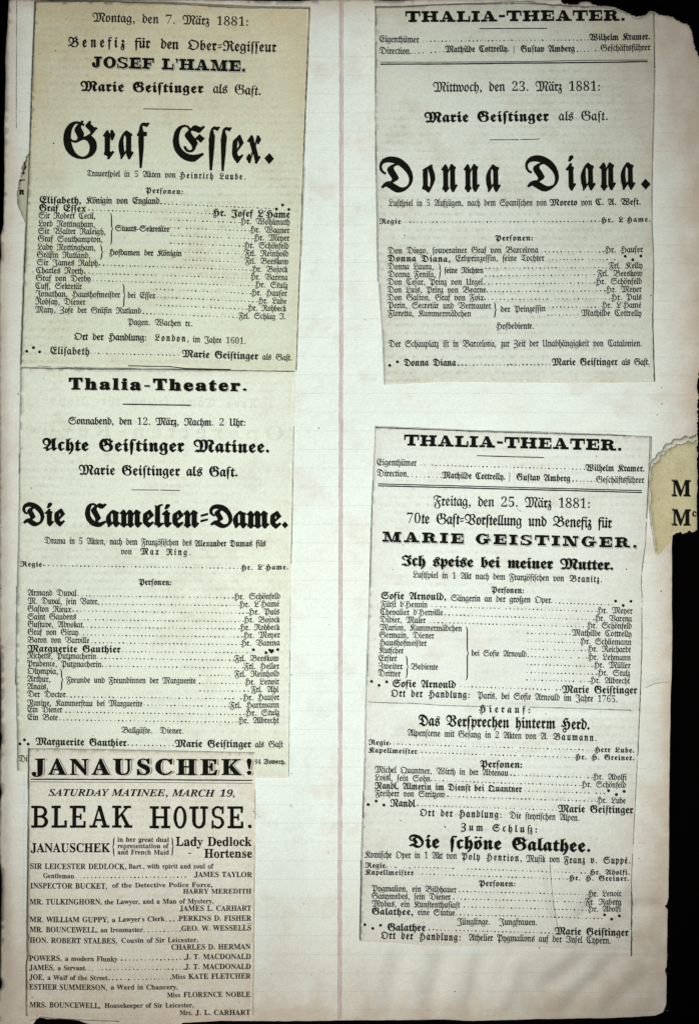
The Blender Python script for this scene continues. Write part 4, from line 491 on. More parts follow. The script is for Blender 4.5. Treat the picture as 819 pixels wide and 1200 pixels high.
  'J': [665, [164,407,113,442,82,488,71,541,81,598,112,645,157,680,260,723,277,747,307,747,322,723,366,696,438,660,468,643,509,627,526,633,545,646,553,655,523,668,515,690,528,718,558,729,592,714,606,675,591,638,551,600,499,567,450,543,415,534,403,537,382,546,271,605,238,617,202,620,169,615,141,599,121,573,114,541,123,502,151,468,192,442,242,428,231,387], [201,-148,203,-136,203,-124,197,-86,180,-57,155,-39,126,-33,86,-47,60,-89,21,-73,48,-13,90,23,148,35,170,34,223,22,240,28,260,46,286,29,278,-7,286,-41,309,-69,343,-89,384,-95,429,-82,461,-50,473,-13,466,18,446,71,385,208,366,259,355,299,351,326,363,370,393,424,434,474,478,508,521,526,561,532,599,518,613,500,617,477,604,445,573,433,541,452,521,471,496,458,485,420,495,379,520,320,584,182,603,90,587,37,544,-28,490,-87,439,-124,389,-141,327,-146,289,-146,252,-151,228,-164]],
  'K': [755, [26,-3,37,50,29,80,4,115,23,141,50,131,84,128,118,135,147,154,172,135,160,103,156,78,161,53,176,36,224,21,258,31,279,60,286,108,281,149,266,195,240,245,206,301,154,379,114,449,100,499,118,554,167,620,244,682,344,729,460,747,575,730,674,683,713,649,743,610,762,566,768,518,755,471,739,456,718,451,692,457,678,473,685,521,685,539,678,583,656,622,621,655,576,681,523,698,464,703,371,692,299,661,252,610,236,544,252,492,286,434,351,331,320,455,313,499,338,544,399,581,453,602,490,632,520,632,544,587,577,536,611,495,636,476,637,446,528,380,554,360,583,308,615,236,645,159,675,100,703,80,721,85,743,98,765,65,643,-21,633,-23,622,-23,591,-14,564,12,536,63,502,146,470,228,444,278,425,304,408,313,392,309,371,295,399,226,408,152,397,76,364,21,311,-12,241,-23,212,-21,127,-8,98,-6,49,-23], [456,387,497,415,510,433,499,460,473,497,443,530,420,543,392,536,366,518,355,496,360,468,389,351]],
  'L': [619, [350,-18,299,-5,139,61,101,67,76,60,55,40,37,14,10,29,70,146,98,194,126,208,145,205,181,194,199,215,205,247,197,278,172,322,90,434,65,483,57,523,76,601,126,673,199,723,263,743,329,749,391,743,447,723,494,692,531,653,554,605,562,552,555,505,549,485,547,470,557,455,533,429,489,440,437,425,415,389,419,371,433,359,466,349,502,356,516,363,529,367,546,330,509,312,470,306,423,312,389,332,368,362,361,403,369,445,382,479,372,497,399,515,436,510,479,528,495,568,490,606,474,639,417,687,377,701,333,705,273,697,228,672,200,632,190,579,199,534,229,486,299,391,321,346,328,304,321,265,294,225,268,201,233,173,290,149,355,125,414,108,453,101,469,103,485,108,509,124,545,159,569,140,434,-16,394,-23]],
  'M': [1106, [206,-12,197,-2,176,15,153,29,139,35,123,25,93,-4,64,19,134,107,160,131,183,139,212,130,258,103,284,86,316,139,335,213,341,308,336,407,322,490,298,557,265,605,225,634,177,644,112,626,67,577,50,511,71,443,126,383,206,345,192,305,105,341,46,391,11,453,-1,521,6,579,28,631,62,674,106,708,158,730,215,737,281,728,339,702,390,658,413,697,444,725,480,741,520,747,583,736,638,702,683,645,726,696,783,727,856,737,939,724,1000,684,1037,620,1049,532,1049,518,1073,518,1073,485,1013,471,975,449,953,414,946,365,946,157,948,139,982,108,996,99,1022,111,1064,141,1083,115,950,-23,921,-23,910,8,883,28,849,48,823,73,811,107,811,335,813,371,819,397,848,438,874,459,912,483,912,515,905,573,885,618,851,647,804,656,746,642,704,601,730,512,738,406,715,257,646,114,531,-23,501,-23,501,-13,492,-3,471,14,449,29,435,35,417,25,387,-4,358,19,393,64,443,120,480,139,509,130,575,88,596,141,609,216,613,313,604,459,578,575,553,630,522,663,487,674,445,660,419,621,454,528,465,407,460,329,443,259,376,127,319,58,237,-23,206,-23]],
  'N': [875, [35,-4,46,49,38,78,13,114,33,141,93,127,127,134,156,153,181,134,169,102,165,77,170,52,185,35,233,20,294,36,339,84,360,138,373,213,377,310,372,409,357,491,331,556,296,602,254,631,204,640,153,630,112,601,85,558,76,506,97,438,152,378,232,340,218,300,131,336,72,386,37,448,25,517,32,574,54,626,87,670,131,704,183,726,241,733,296,727,349,708,397,677,436,635,487,691,550,725,625,736,708,723,768,683,805,619,817,531,817,517,841,517,841,484,781,470,743,448,721,413,714,364,714,156,716,138,750,107,763,98,792,111,829,140,854,110,719,-24,689,-24,681,2,660,22,620,46,591,71,579,104,579,334,581,370,587,396,616,437,642,458,680,482,680,514,673,574,652,619,618,646,573,655,521,644,480,619,458,594,490,484,501,352,496,277,482,207,459,143,429,87,392,41,350,6,302,-17,250,-24,221,-22,136,-9,107,-7,58,-24]],
  'O': [769, [324,-17,275,1,145,72,118,79,81,67,44,38,16,66,70,122,110,161,141,187,167,201,191,205,229,196,285,168,347,135,400,111,443,96,478,91,534,100,579,127,614,165,638,208,652,262,656,328,649,383,627,429,590,465,536,492,396,525,317,542,273,573,240,632,223,623,202,602,197,570,212,525,299,400,313,346,294,289,244,246,175,230,84,246,93,282,124,274,146,271,170,280,179,301,166,338,125,397,84,463,70,518,79,563,104,598,130,617,230,677,250,703,257,748,288,747,302,719,336,699,389,688,508,668,611,628,652,596,684,556,714,480,723,385,711,278,674,182,613,100,532,35,445,-8,368,-23]],
  'P': [731, [262,-154,246,-78,235,-3,230,54,230,70,203,80,166,90,142,94,122,87,98,54,61,69,130,255,168,243,163,223,168,214,229,193,228,508,218,582,187,627,135,642,99,635,71,614,52,581,46,539,56,483,87,442,139,416,127,376,73,400,33,440,8,492,0,550,6,599,25,643,53,680,91,708,134,726,182,732,268,713,303,691,331,661,349,626,356,587,423,650,501,710,570,752,591,725,573,689,579,668,597,618,629,539,654,473,672,418,682,372,685,336,680,302,666,261,618,169,555,81,518,25,505,-24,466,-24,459,-8,436,4,360,26,351,-33,332,-119,307,-210,278,-210], [521,114,540,140,557,184,563,248,558,291,542,351,515,428,475,523,455,576,448,610,395,566,363,532,364,151,510,106]],
  'Q': [900, [324,-17,275,1,145,72,118,79,81,67,44,38,16,66,70,122,110,161,141,187,167,201,191,205,229,196,285,168,347,135,400,111,443,96,478,91,534,100,579,127,614,165,638,208,652,262,656,328,649,383,627,429,590,465,536,492,396,525,317,542,273,573,240,632,223,623,202,602,197,570,212,525,299,400,313,346,294,289,244,246,175,230,84,246,93,282,124,274,146,271,170,280,179,301,166,338,125,397,84,463,70,518,79,563,104,598,130,617,230,677,250,703,257,748,288,747,302,719,336,699,389,688,508,668,611,628,652,596,684,556,714,480,723,385,711,278,674,182,613,100,532,35,445,-8,368,-23], [727,-15,670,16,650,22,627,11,600,-14,572,10,663,111,688,134,710,141,741,132,802,99,813,96,836,107,864,132,892,108,802,8,776,-15,754,-23]],
  'R': [877, [35,-4,46,49,38,78,13,114,33,141,93,127,127,134,156,153,181,134,169,102,165,77,170,53,185,35,233,21,294,37,339,86,360,140,373,214,377,310,372,409,357,493,332,561,298,612,255,644,204,654,153,644,112,615,85,572,76,520,97,452,152,392,232,354,218,314,131,350,72,400,37,462,25,531,32,589,54,641,88,684,132,718,184,740,241,747,301,739,360,715,412,674,454,615,508,656,569,694,623,725,651,744,671,721,663,702,678,671,714,629,754,592,781,577,798,583,811,556,773,527,677,449,707,399,729,310,749,215,770,146,793,105,816,91,832,98,857,120,884,91,848,56,766,-9,751,-23,721,-23,720,-17,713,-9,694,8,651,73,633,123,617,188,594,296,586,329,579,350,560,366,533,355,504,334,480,195,456,134,425,81,388,37,347,5,300,-16,250,-23,221,-21,177,-14,137,-9,107,-7,58,-24], [549,416,615,464,666,506,582,603,564,620,548,626,523,619,504,605,471,577,494,492,505,386]],
  'S': [841, [329,-11,232,24,153,80,95,154,58,246,46,352,72,484,103,547,146,605,199,655,262,695,364,735,465,748,525,735,590,700,623,680,654,658,682,642,703,636,730,644,743,669,730,695,717,717,726,738,753,747,783,730,793,696,777,646,734,604,680,572,628,551,593,544,564,552,522,577,435,632,393,648,347,653,286,646,234,624,191,589,160,544,140,487,133,422,140,358,159,299,193,243,243,189,302,144,366,113,430,95,491,89,578,103,654,142,708,200,727,269,720,320,698,358,663,381,619,389,563,376,482,336,429,307,390,289,365,283,329,300,294,332,250,378,220,423,207,488,225,548,273,591,336,606,377,601,410,585,462,524,425,501,385,547,335,562,303,557,275,540,257,516,251,488,257,460,275,439,302,425,336,420,384,431,514,499,565,510,632,493,699,443,751,368,771,273,760,193,728,122,676,62,610,16,530,-12,440,-22]],
  'T': [635, [402,-18,368,-3,321,23,187,102,135,129,106,138,81,134,50,109,21,136,69,194,105,231,137,252,169,259,197,254,228,238,294,217,321,220,338,230,351,253,339,275,304,307,262,341,230,370,210,400,203,434,211,469,235,502,274,538,328,578,261,612,208,632,171,639,139,633,111,615,91,588,84,556,90,517,106,484,153,432,123,402,61,479,40,557,47,609,69,650,105,684,153,716,205,739,255,747,313,734,391,696,487,645,571,605,587,600,640,618,660,588,547,497,535,489,514,484,491,489,457,505,366,557,329,522,317,493,338,450,366,424,444,366,468,341,483,292,466,239,415,201,331,180,424,125,466,107,502,101,549,109,569,122,596,143,622,113,555,50,499,9,454,-15,425,-23]],
  'U': [665, [218,-5,196,12,152,36,110,54,73,57,73,88,95,111,100,151,100,568,92,601,68,612,40,606,18,640,72,685,106,721,120,748,151,748,163,727,190,714,226,686,238,647,238,152,251,125,306,90,327,83,345,89,380,108,434,140,434,596,423,622,389,634,389,665,450,693,491,748,522,748,543,711,579,680,618,665,618,634,582,622,572,596,572,149,576,113,588,101,609,107,637,124,658,90,582,27,535,-22,500,-22,489,-10,448,16,434,63,434,88,290,9,267,-5,254,-22,223,-22]],
  'V': [868, [452,-15,416,2,369,33,310,78,252,117,209,130,171,122,114,97,99,134,210,203,243,222,261,231,301,240,321,236,351,281,369,344,375,425,370,483,355,534,331,576,299,607,260,627,215,633,162,624,119,598,91,558,81,508,94,444,132,393,193,356,277,336,269,295,205,309,149,332,102,364,67,405,44,452,37,506,44,573,66,631,100,679,145,716,200,739,262,747,328,740,383,718,428,681,472,718,529,740,600,747,681,737,738,706,775,654,794,584,797,560,805,548,825,544,829,506,742,489,689,468,672,441,684,406,721,368,764,330,794,296,811,260,817,216,811,181,793,145,726,73,629,15,552,-12,478,-21], [653,73,686,107,698,149,683,204,660,236,571,333,547,371,541,407,551,456,589,490,668,519,658,534,653,560,648,603,636,648,613,680,588,693,558,697,498,682,454,640,483,558,492,490,483,416,457,344,415,275,361,214,424,166,491,117,556,76,608,59]],
  'W': [1107, [378,-9,337,21,298,52,263,75,230,93,202,99,179,94,143,79,125,115,198,162,256,194,293,204,314,200,339,237,359,290,372,355,376,425,371,483,356,534,332,576,300,607,261,627,216,633,163,624,120,598,92,558,82,508,95,443,133,390,195,350,278,330,270,285,205,299,149,324,102,357,67,400,45,449,38,506,45,573,67,631,101,679,146,716,201,739,263,747,346,732,386,712,420,682,463,736,524,754,576,744,612,713,634,662,688,709,753,738,830,747,902,739,956,715,994,670,1016,602,1024,556,1033,547,1054,544,1054,514,985,495,943,466,929,427,946,389,997,342,1047,284,1064,212,1059,184,1043,153,985,85,896,21,825,-12,765,-23,737,-15,686,7,627,35,574,62,526,25,482,-2,446,-18,420,-23], [543,99,583,137,620,188,638,225,644,258,630,322,598,380,565,436,546,504,559,563,599,624,592,658,576,687,554,706,526,712,481,696,452,646,483,570,493,490,475,382,425,269,354,178,472,101,497,88,515,84], [916,89,946,106,964,130,970,159,956,197,913,242,850,300,811,350,798,407,805,441,825,469,860,494,910,515,898,525,882,550,858,645,840,675,814,691,779,696,723,681,678,637,664,605,660,568,667,532,687,487,734,397,754,312,750,282,738,245,680,163,761,119,827,93,877,84]],
  'Z': [597, [32,-164,20,-116,26,-84,44,-57,75,-33,120,-13,150,-2,174,11,180,26,210,26,224,-4,253,-36,288,-61,318,-71,353,-62,381,-33,398,11,404,66,397,128,376,183,342,230,298,266,245,289,186,297,136,287,118,259,124,238,91,219,61,243,84,291,127,323,192,340,127,362,83,399,116,428,174,389,233,376,272,381,307,396,336,420,358,450,376,525,366,590,336,642,290,676,232,687,160,667,106,613,80,539,36,539,61,627,113,693,190,735,293,749,357,742,415,723,462,691,499,651,522,602,530,548,518,482,482,425,423,381,345,354,400,339,448,314,487,278,516,236,535,187,541,133,536,78,520,31,465,-46,390,-96,310,-122,287,-126,246,-136,230,-152,200,-152,174,-116,152,-92,109,-72,76,-86,64,-117,72,-145,94,-172,66,-204]],
  'a': [470, [84,0,97,11,94,21,86,32,39,120,23,216,31,272,55,325,95,377,151,431,229,498,259,498,259,488,345,452,416,433,416,403,392,387,386,350,386,141,391,108,406,97,424,104,446,124,468,103,358,-23,334,-5,344,6,288,42,269,86,269,102,104,-23], [218,107,269,146,269,369,182,414,159,386,146,354,140,314,138,263,158,149,178,108,196,94]],
  'b': [459, [188,-5,144,17,91,37,44,48,44,78,56,86,63,97,66,116,67,147,67,596,62,638,46,674,72,694,98,660,117,604,140,657,175,696,220,721,273,729,273,699,230,690,203,669,189,633,184,582,184,430,330,509,346,480,334,472,355,434,374,405,398,365,425,311,436,254,429,211,400,161,373,128,336,87,233,-23,205,-23], [298,97,317,145,324,207,315,254,291,311,261,370,234,418,184,390,184,112,240,87,274,78]],
  'c': [383, [161,-5,175,11,140,33,96,69,69,108,58,157,58,333,63,375,90,405,214,498,243,509,262,503,313,468,326,462,346,475,366,453,311,396,291,378,277,372,268,375,186,436,178,419,175,388,175,193,180,153,210,120,237,105,255,100,289,111,333,144,352,121,185,-23]],
  'd': [477, [205,-12,182,2,114,34,37,60,37,90,57,114,60,156,60,318,59,364,55,400,179,472,105,517,60,554,38,587,31,620,43,663,79,698,136,721,209,729,209,699,180,696,159,687,142,656,149,630,172,606,296,528,351,492,393,458,441,391,454,319,429,214,368,116,320,59,246,-23,216,-23], [294,87,320,133,340,199,347,271,336,343,296,396,219,448,177,425,177,124,217,104,260,76,269,72]],
  'e': [415, [204,-10,208,3,136,36,91,76,66,124,58,182,58,323,65,369,90,395,259,509,281,509,377,366,384,349,372,334,176,186,191,145,228,116,270,105,316,114,361,146,381,124,231,-23], [275,305,282,314,208,431,186,413,177,392,175,352,175,231]],
  'f': [307, [69,263,67,313,67,396,20,396,20,426,42,438,59,460,83,525,98,599,114,650,141,692,177,720,221,729,246,728,295,715,318,713,336,728,363,714,303,601,240,631,186,642,156,634,146,609,161,552,176,516,194,466,295,466,295,396,194,396,194,263,192,210,185,136,142,-194,114,-194]],
  'g': [475, [142,-190,82,-163,41,-120,22,-64,116,-64,129,-119,165,-152,223,-163,282,-146,325,-102,341,-42,335,-20,316,21,284,121,124,-12,97,-1,106,22,98,44,79,71,52,114,33,156,27,187,24,221,34,287,63,347,89,379,126,417,174,460,233,509,263,509,262,507,272,496,303,477,354,455,425,433,425,403,398,339,393,297,391,244,403,137,438,56,439,33,432,-30,411,-86,378,-133,334,-169,280,-191,218,-199], [237,129,277,158,274,214,297,358,238,383,184,418,145,357,135,315,132,262,146,189,178,137,210,117]],
  'h': [461, [198,-183,242,-118,276,-59,318,55,330,177,311,288,284,342,242,399,187,357,187,122,197,105,218,98,252,128,272,106,147,-23,117,-23,84,18,37,39,37,69,52,73,62,87,70,120,70,599,65,640,49,674,75,694,102,660,120,604,144,657,178,696,223,721,276,729,276,699,233,690,206,669,192,633,187,582,187,400,333,509,354,487,343,467,349,455,365,434,397,386,426,318,438,237,417,100,389,30,348,-43,292,-119,222,-200]],
  'i': [320, [125,644,142,697,167,728,200,739,231,729,241,698,224,653,182,601,137,553,106,553], [167,-7,173,3,121,37,108,58,104,88,107,342,104,372,86,380,66,374,41,356,21,378,82,431,154,509,180,493,168,471,184,449,219,426,251,416,251,386,231,374,224,343,224,139,228,106,245,95,261,103,287,127,309,107,193,-23]],
  'j': [271, [123,644,140,697,165,728,198,739,229,729,239,698,222,653,180,601,135,553,104,553], [70,-148,89,-88,101,-6,105,115,105,345,100,371,84,380,64,374,39,356,19,378,80,431,152,509,178,493,166,471,182,449,217,426,249,416,249,386,229,375,222,346,222,84,227,33,239,-23,209,-23,182,64,146,-65,74,-200,43,-200]],
  'k': [466, [84,18,37,39,37,69,52,73,62,87,70,120,70,599,65,643,49,674,75,694,101,661,120,604,144,657,178,696,223,721,276,729,276,699,233,689,206,667,191,630,186,578,186,403,364,511,383,491,376,477,411,395,416,371,396,336,337,291,380,231,404,137,413,113,427,99,444,116,466,97,352,-23,327,-6,340,9,314,39,302,84,291,144,271,186,240,225,186,192,186,127,196,105,215,95,239,116,260,94,147,-23,117,-23], [280,296,300,314,307,334,305,354,297,373,276,415,186,360,186,234]],
  'l': [282, [155,-10,165,5,151,18,108,37,37,63,37,93,51,102,58,118,61,163,61,598,58,637,40,674,66,694,92,660,111,604,134,657,169,696,214,721,267,729,267,699,224,690,197,669,183,633,178,582,178,160,181,138,190,127,233,106,255,99,272,105,292,121,314,101,182,-23]],
  'm': [769, [95,18,49,39,49,69,74,85,82,120,82,324,77,373,62,396,43,376,21,396,123,509,147,490,141,480,156,469,166,464,175,455,194,425,199,384,199,377,302,468,328,494,336,509,366,509,366,506,380,486,404,467,425,442,432,412,432,379,570,509,600,509,644,466,692,447,692,417,672,401,665,374,665,134,669,104,686,95,702,103,728,127,750,107,634,-23,608,-7,614,3,564,35,550,56,545,84,548,142,548,345,540,380,514,404,432,330,432,120,440,85,465,69,465,39,420,18,389,-23,359,-23,329,18,282,39,282,69,307,85,315,120,315,345,307,379,283,404,199,330,199,120,207,85,232,69,232,39,187,18,156,-23,126,-23]],
  'n': [534, [95,18,49,39,49,69,74,85,82,120,82,324,77,373,62,396,43,376,21,396,123,509,147,490,141,481,187,440,199,387,199,377,333,509,363,509,407,466,457,447,457,417,437,401,430,374,430,134,434,104,451,95,467,103,493,127,515,107,399,-23,373,-7,379,3,327,37,314,58,310,88,313,346,305,381,279,405,199,328,199,120,207,85,232,69,232,39,187,18,156,-23,126,-23]],
  'o': [459, [201,-11,169,6,117,26,44,48,44,78,56,86,63,97,66,116,67,147,67,318,66,364,62,400,331,509,346,481,332,474,351,439,414,333,431,296,436,254,430,215,412,175,378,127,328,69,243,-23,213,-23], [290,82,307,112,325,199,315,258,286,320,252,380,229,428,184,410,184,112,247,82,276,72]],
  'p': [489, [110,-63,97,44,83,47,45,24,22,42,92,119,92,299,89,350,82,379,62,407,51,429,64,453,135,539,159,521,150,497,157,481,199,433,206,406,206,398,371,509,389,485,375,474,392,442,425,394,456,336,466,275,449,201,396,114,336,33,298,-23,268,-23,250,-5,200,17,188,-75,166,-200,136,-200], [339,101,367,155,377,224,367,269,336,321,303,368,280,406,206,355,206,126,238,107,267,92,289,82,302,79]],
  'q': [470, [285,122,124,-18,102,1,112,16,110,27,101,41,79,71,51,115,32,158,23,219,41,305,94,386,148,438,235,509,265,509,326,468,428,432,428,402,414,380,403,317,393,217,367,-69,350,-200,322,-200], [237,128,285,167,285,361,187,421,146,354,132,264,145,188,177,135,210,116]],
  'r': [372, [169,-7,180,9,167,22,126,40,59,63,59,93,76,110,82,145,82,324,77,373,62,396,43,376,21,396,123,509,147,490,141,481,187,440,199,387,199,377,249,454,258,471,265,488,271,509,300,509,323,463,357,433,357,395,330,367,309,319,279,319,268,361,245,391,199,320,199,160,205,135,215,126,236,114,257,104,271,101,289,108,316,132,338,112,195,-23]],
  's': [447, [166,-8,142,12,100,39,38,75,38,105,94,148,113,188,103,222,71,263,39,301,29,326,44,357,82,404,130,454,174,494,203,509,219,501,276,467,322,455,350,460,372,476,387,500,392,528,387,557,371,582,348,598,322,603,277,582,252,535,207,568,249,618,278,633,312,638,368,624,410,585,426,528,416,472,379,414,314,335,360,303,394,264,413,223,420,183,413,139,392,100,357,65,310,37,229,-2,205,-23,175,-23], [284,361,227,373,169,408,151,416,130,404,120,380,129,360,182,288,196,261], [292,63,314,80,328,105,333,135,317,184,279,226,243,243,221,229,139,135,223,74,265,57]],
  't': [321, [155,-7,168,9,104,38,55,52,55,82,72,99,78,134,78,396,31,396,31,426,85,469,123,513,150,561,170,617,205,617,198,548,195,466,311,466,311,396,195,396,195,123,241,103,260,96,274,102,297,121,317,99,181,-23]],
  'u': [537, [135,-10,140,0,133,7,52,40,52,70,78,83,87,119,87,334,82,375,67,396,44,372,22,392,128,509,152,490,146,481,192,439,204,385,204,140,209,104,218,92,235,88,264,103,313,148,313,372,305,403,280,417,280,447,326,469,356,509,386,509,418,469,463,447,463,417,438,401,430,366,430,134,434,104,451,95,467,103,493,127,515,107,399,-23,373,-7,379,3,329,35,317,55,313,84,313,107,162,-23]],
  'v': [464, [208,-13,183,0,133,18,49,40,49,70,66,89,72,128,72,324,67,355,34,405,28,420,39,443,71,483,124,539,149,523,134,487,141,467,180,411,189,390,329,509,359,509,359,491,374,453,405,400,431,338,441,266,415,175,382,126,334,70,247,-23,217,-23], [296,91,320,138,330,199,316,298,294,346,259,402,189,343,189,104,257,76,275,72]],
  'w': [699, [93,18,47,39,47,69,72,83,80,114,80,328,74,356,57,383,41,405,36,420,47,443,79,483,132,539,157,523,142,487,149,466,190,414,197,392,197,389,332,509,362,509,362,499,377,479,412,453,426,428,431,390,566,509,596,509,596,491,610,453,641,398,666,336,675,266,668,217,647,171,613,123,565,68,481,-23,451,-23,432,-8,379,13,291,39,291,69,308,87,314,125,314,321,312,362,306,387,296,399,280,403,248,388,197,345,197,114,205,83,230,69,230,39,185,18,154,-23,124,-23], [524,81,543,111,559,153,564,199,561,254,550,302,530,349,497,401,431,345,431,103,487,76,509,71]],
  'x': [491, [325,-8,341,16,318,31,292,69,234,175,134,-12,104,-12,74,29,34,59,34,89,65,113,95,154,125,154,157,105,213,212,132,351,113,380,98,394,69,368,45,387,154,515,180,500,175,483,194,471,218,436,269,341,363,509,393,509,419,463,454,438,454,408,419,382,396,342,366,342,338,392,291,304,384,129,410,106,437,127,460,109,352,-23]],
  'y': [471, [208,-183,253,-118,287,-59,328,55,340,177,321,288,294,342,252,399,197,357,197,135,204,107,226,97,253,120,274,98,157,-23,127,-23,101,10,47,38,47,68,62,72,73,86,80,119,80,329,72,361,57,384,42,403,36,420,47,443,79,483,132,539,157,523,142,487,148,467,187,418,196,400,343,509,364,487,353,467,358,456,372,438,410,382,438,314,448,237,427,100,399,30,358,-43,302,-119,232,-200]],
  'z': [319, [89,-190,49,-159,24,-110,16,-46,27,16,58,73,111,125,89,145,49,169,49,199,132,254,154,286,162,322,148,365,130,378,108,382,81,375,53,354,31,374,150,513,176,498,172,487,180,474,203,459,251,422,267,372,260,341,239,306,161,230,191,208,211,187,241,201,268,210,277,181,231,162,272,89,285,0,281,-54,268,-103,246,-143,218,-174,183,-193,142,-200], [153,-155,173,-133,186,-98,190,-53,176,27,132,101,73,35,53,-47,58,-92,75,-129,99,-154,128,-162]],
 },
 'si': {
  'A': [625, [-101,25,-59,37,-19,71,481,687,509,687,486,118,496,68,527,37,578,25,578,0,265,0,265,25,309,35,335,58,348,90,353,129,355,209,144,209,73,120,49,84,41,60,57,37,106,25,106,0,-101,0], [357,250,368,488,177,250]],
  'C': [655, [222,-9,156,15,102,54,62,106,38,170,30,245,55,391,84,460,124,524,173,580,229,626,325,673,427,689,496,684,573,667,606,661,627,668,642,689,669,689,626,459,597,461,588,545,562,605,518,642,460,654,393,640,330,597,274,526,226,427,193,316,182,212,193,136,225,79,276,42,341,30,417,44,486,86,548,157,576,135,499,51,407,0,301,-17]],
  'D': [720, [-50,23,1,31,33,61,58,127,171,549,179,597,175,620,163,634,142,642,109,647,109,671,376,671,489,660,578,626,641,571,678,492,691,392,683,313,659,237,618,167,563,106,476,45,373,11,308,3,231,0,-50,0], [315,39,372,65,422,104,465,156,499,218,524,289,545,444,535,530,506,592,458,629,390,641,361,638,344,628,323,586,198,116,191,73,205,41,223,33,252,31]],
  'E': [656, [-50,23,1,31,33,61,58,127,171,549,177,576,179,597,175,620,163,634,142,642,109,647,109,671,643,671,606,483,578,483,578,492,567,560,536,606,481,631,401,639,361,636,341,622,328,592,270,373,298,373,346,376,383,383,437,417,476,479,501,479,430,203,408,203,409,242,402,288,381,318,344,334,289,339,261,338,199,109,190,65,204,41,224,36,257,34,324,38,381,50,430,70,475,102,515,146,554,203,579,203,521,0,-50,0]],
  'H': [756, [-50,23,1,31,33,61,58,127,171,549,177,576,179,601,175,621,162,635,140,644,109,647,109,671,422,671,422,647,371,639,339,609,315,544,269,375,508,375,555,549,563,601,559,621,546,635,524,644,492,647,492,671,806,671,806,647,756,641,725,613,700,549,586,122,579,91,577,71,581,50,594,36,615,27,647,23,647,0,334,0,334,23,385,31,417,61,442,127,496,329,257,329,202,122,195,91,193,70,211,36,263,23,263,0,-50,0]],
  'I': [371, [-50,23,1,31,33,61,58,127,171,549,177,576,179,601,161,634,108,647,108,671,422,671,422,647,368,638,338,610,327,585,314,544,201,122,192,70,200,45,224,30,263,23,263,0,-50,0]],
  'M': [874, [214,540,102,122,93,70,97,49,110,36,131,27,163,23,163,0,-52,0,-52,23,-1,31,31,61,56,127,169,549,177,600,173,621,161,635,139,644,107,647,107,671,334,671,392,196,699,671,926,671,926,647,875,639,843,609,818,544,705,122,699,96,697,70,705,45,729,30,768,23,768,0,454,0,454,23,507,32,537,60,549,86,562,127,675,557,308,-16,280,-16]],
  'N': [697, [208,523,101,122,94,91,92,70,100,45,124,30,163,23,163,0,-52,0,-52,23,-2,31,32,61,56,127,162,528,171,566,173,589,169,614,155,631,131,642,96,647,96,671,293,671,505,205,606,579,608,598,604,620,591,635,569,643,537,647,537,671,752,671,752,647,702,640,669,610,644,544,491,-16,461,-16]],
  'R': [639, [-50,23,1,31,33,61,58,127,171,549,177,576,179,597,175,620,163,634,142,642,109,647,109,671,377,671,485,662,560,635,604,588,618,521,606,462,569,411,509,371,426,344,510,91,524,60,542,41,596,26,596,0,396,0,289,331,258,331,202,122,193,70,197,49,210,36,231,27,263,23,263,0,-50,0], [366,377,421,414,455,470,466,542,456,596,426,628,377,639,345,631,329,594,267,366,294,365]],
  'S': [549, [165,-9,86,15,57,21,35,14,14,-11,-13,-11,39,215,67,215,67,208,77,126,106,67,152,31,216,19,278,37,323,84,339,145,325,200,282,254,175,354,147,385,114,439,104,501,111,552,131,598,163,636,205,665,254,683,309,689,370,683,440,663,465,658,489,665,509,686,536,686,488,480,459,480,460,502,456,544,443,581,398,635,333,654,293,646,259,624,236,589,228,548,247,493,293,439,361,378,436,290,457,241,464,187,449,102,403,38,328,-3,229,-17]],
  'T': [600, [65,25,102,30,128,41,146,59,159,89,305,636,289,636,232,627,178,599,131,553,95,492,70,492,107,671,651,671,622,479,594,479,582,547,556,596,517,625,463,635,456,635,309,94,305,68,310,49,322,37,343,29,376,25,376,0,65,0]],
  'U': [711, [193,-5,122,32,79,89,64,161,69,205,83,266,169,583,171,600,167,623,155,638,132,645,99,649,99,671,407,671,407,648,358,641,328,615,307,560,216,227,203,146,211,104,236,71,273,48,320,41,367,47,408,63,444,93,477,139,506,204,535,289,589,476,606,543,611,586,602,617,575,638,531,647,531,671,737,671,737,646,709,637,686,619,667,584,645,519,562,238,532,152,497,86,457,38,410,7,354,-11,288,-17]],
  'Y': [520, [34,25,71,30,98,41,117,59,129,89,186,305,185,325,100,580,87,613,75,631,36,645,36,671,306,671,306,647,274,645,254,639,244,628,240,609,243,586,312,358,434,524,461,569,470,603,456,636,412,647,401,647,401,671,618,671,618,647,571,630,524,579,329,312,275,105,270,71,274,48,287,35,309,29,345,25,345,0,34,0]],
 },
 'mo': {
  'A': [602, [13,6,4,16,1,35,12,62,47,69,59,69,225,509,154,509,113,516,100,544,103,563,113,573,133,578,168,579,307,579,341,574,361,546,552,69,560,69,596,62,606,35,597,8,562,0,429,0,386,6,375,16,371,35,384,62,426,69,471,69,424,185,176,185,134,69,181,69,224,62,234,52,237,35,234,16,224,6,180,0,52,0], [400,250,294,509,200,250]],
  'B': [602, [51,9,42,35,53,63,71,68,120,69,120,509,104,509,58,515,48,525,45,544,54,570,79,579,307,579,400,569,466,538,506,489,519,422,503,355,453,307,511,275,545,228,557,167,551,123,534,83,506,49,467,22,411,5,330,0,76,0], [299,329,359,334,402,351,427,378,435,419,422,469,383,499,318,509,197,509,197,329], [305,69,385,75,436,93,463,124,472,169,462,219,432,249,382,264,310,269,197,269,197,69]],
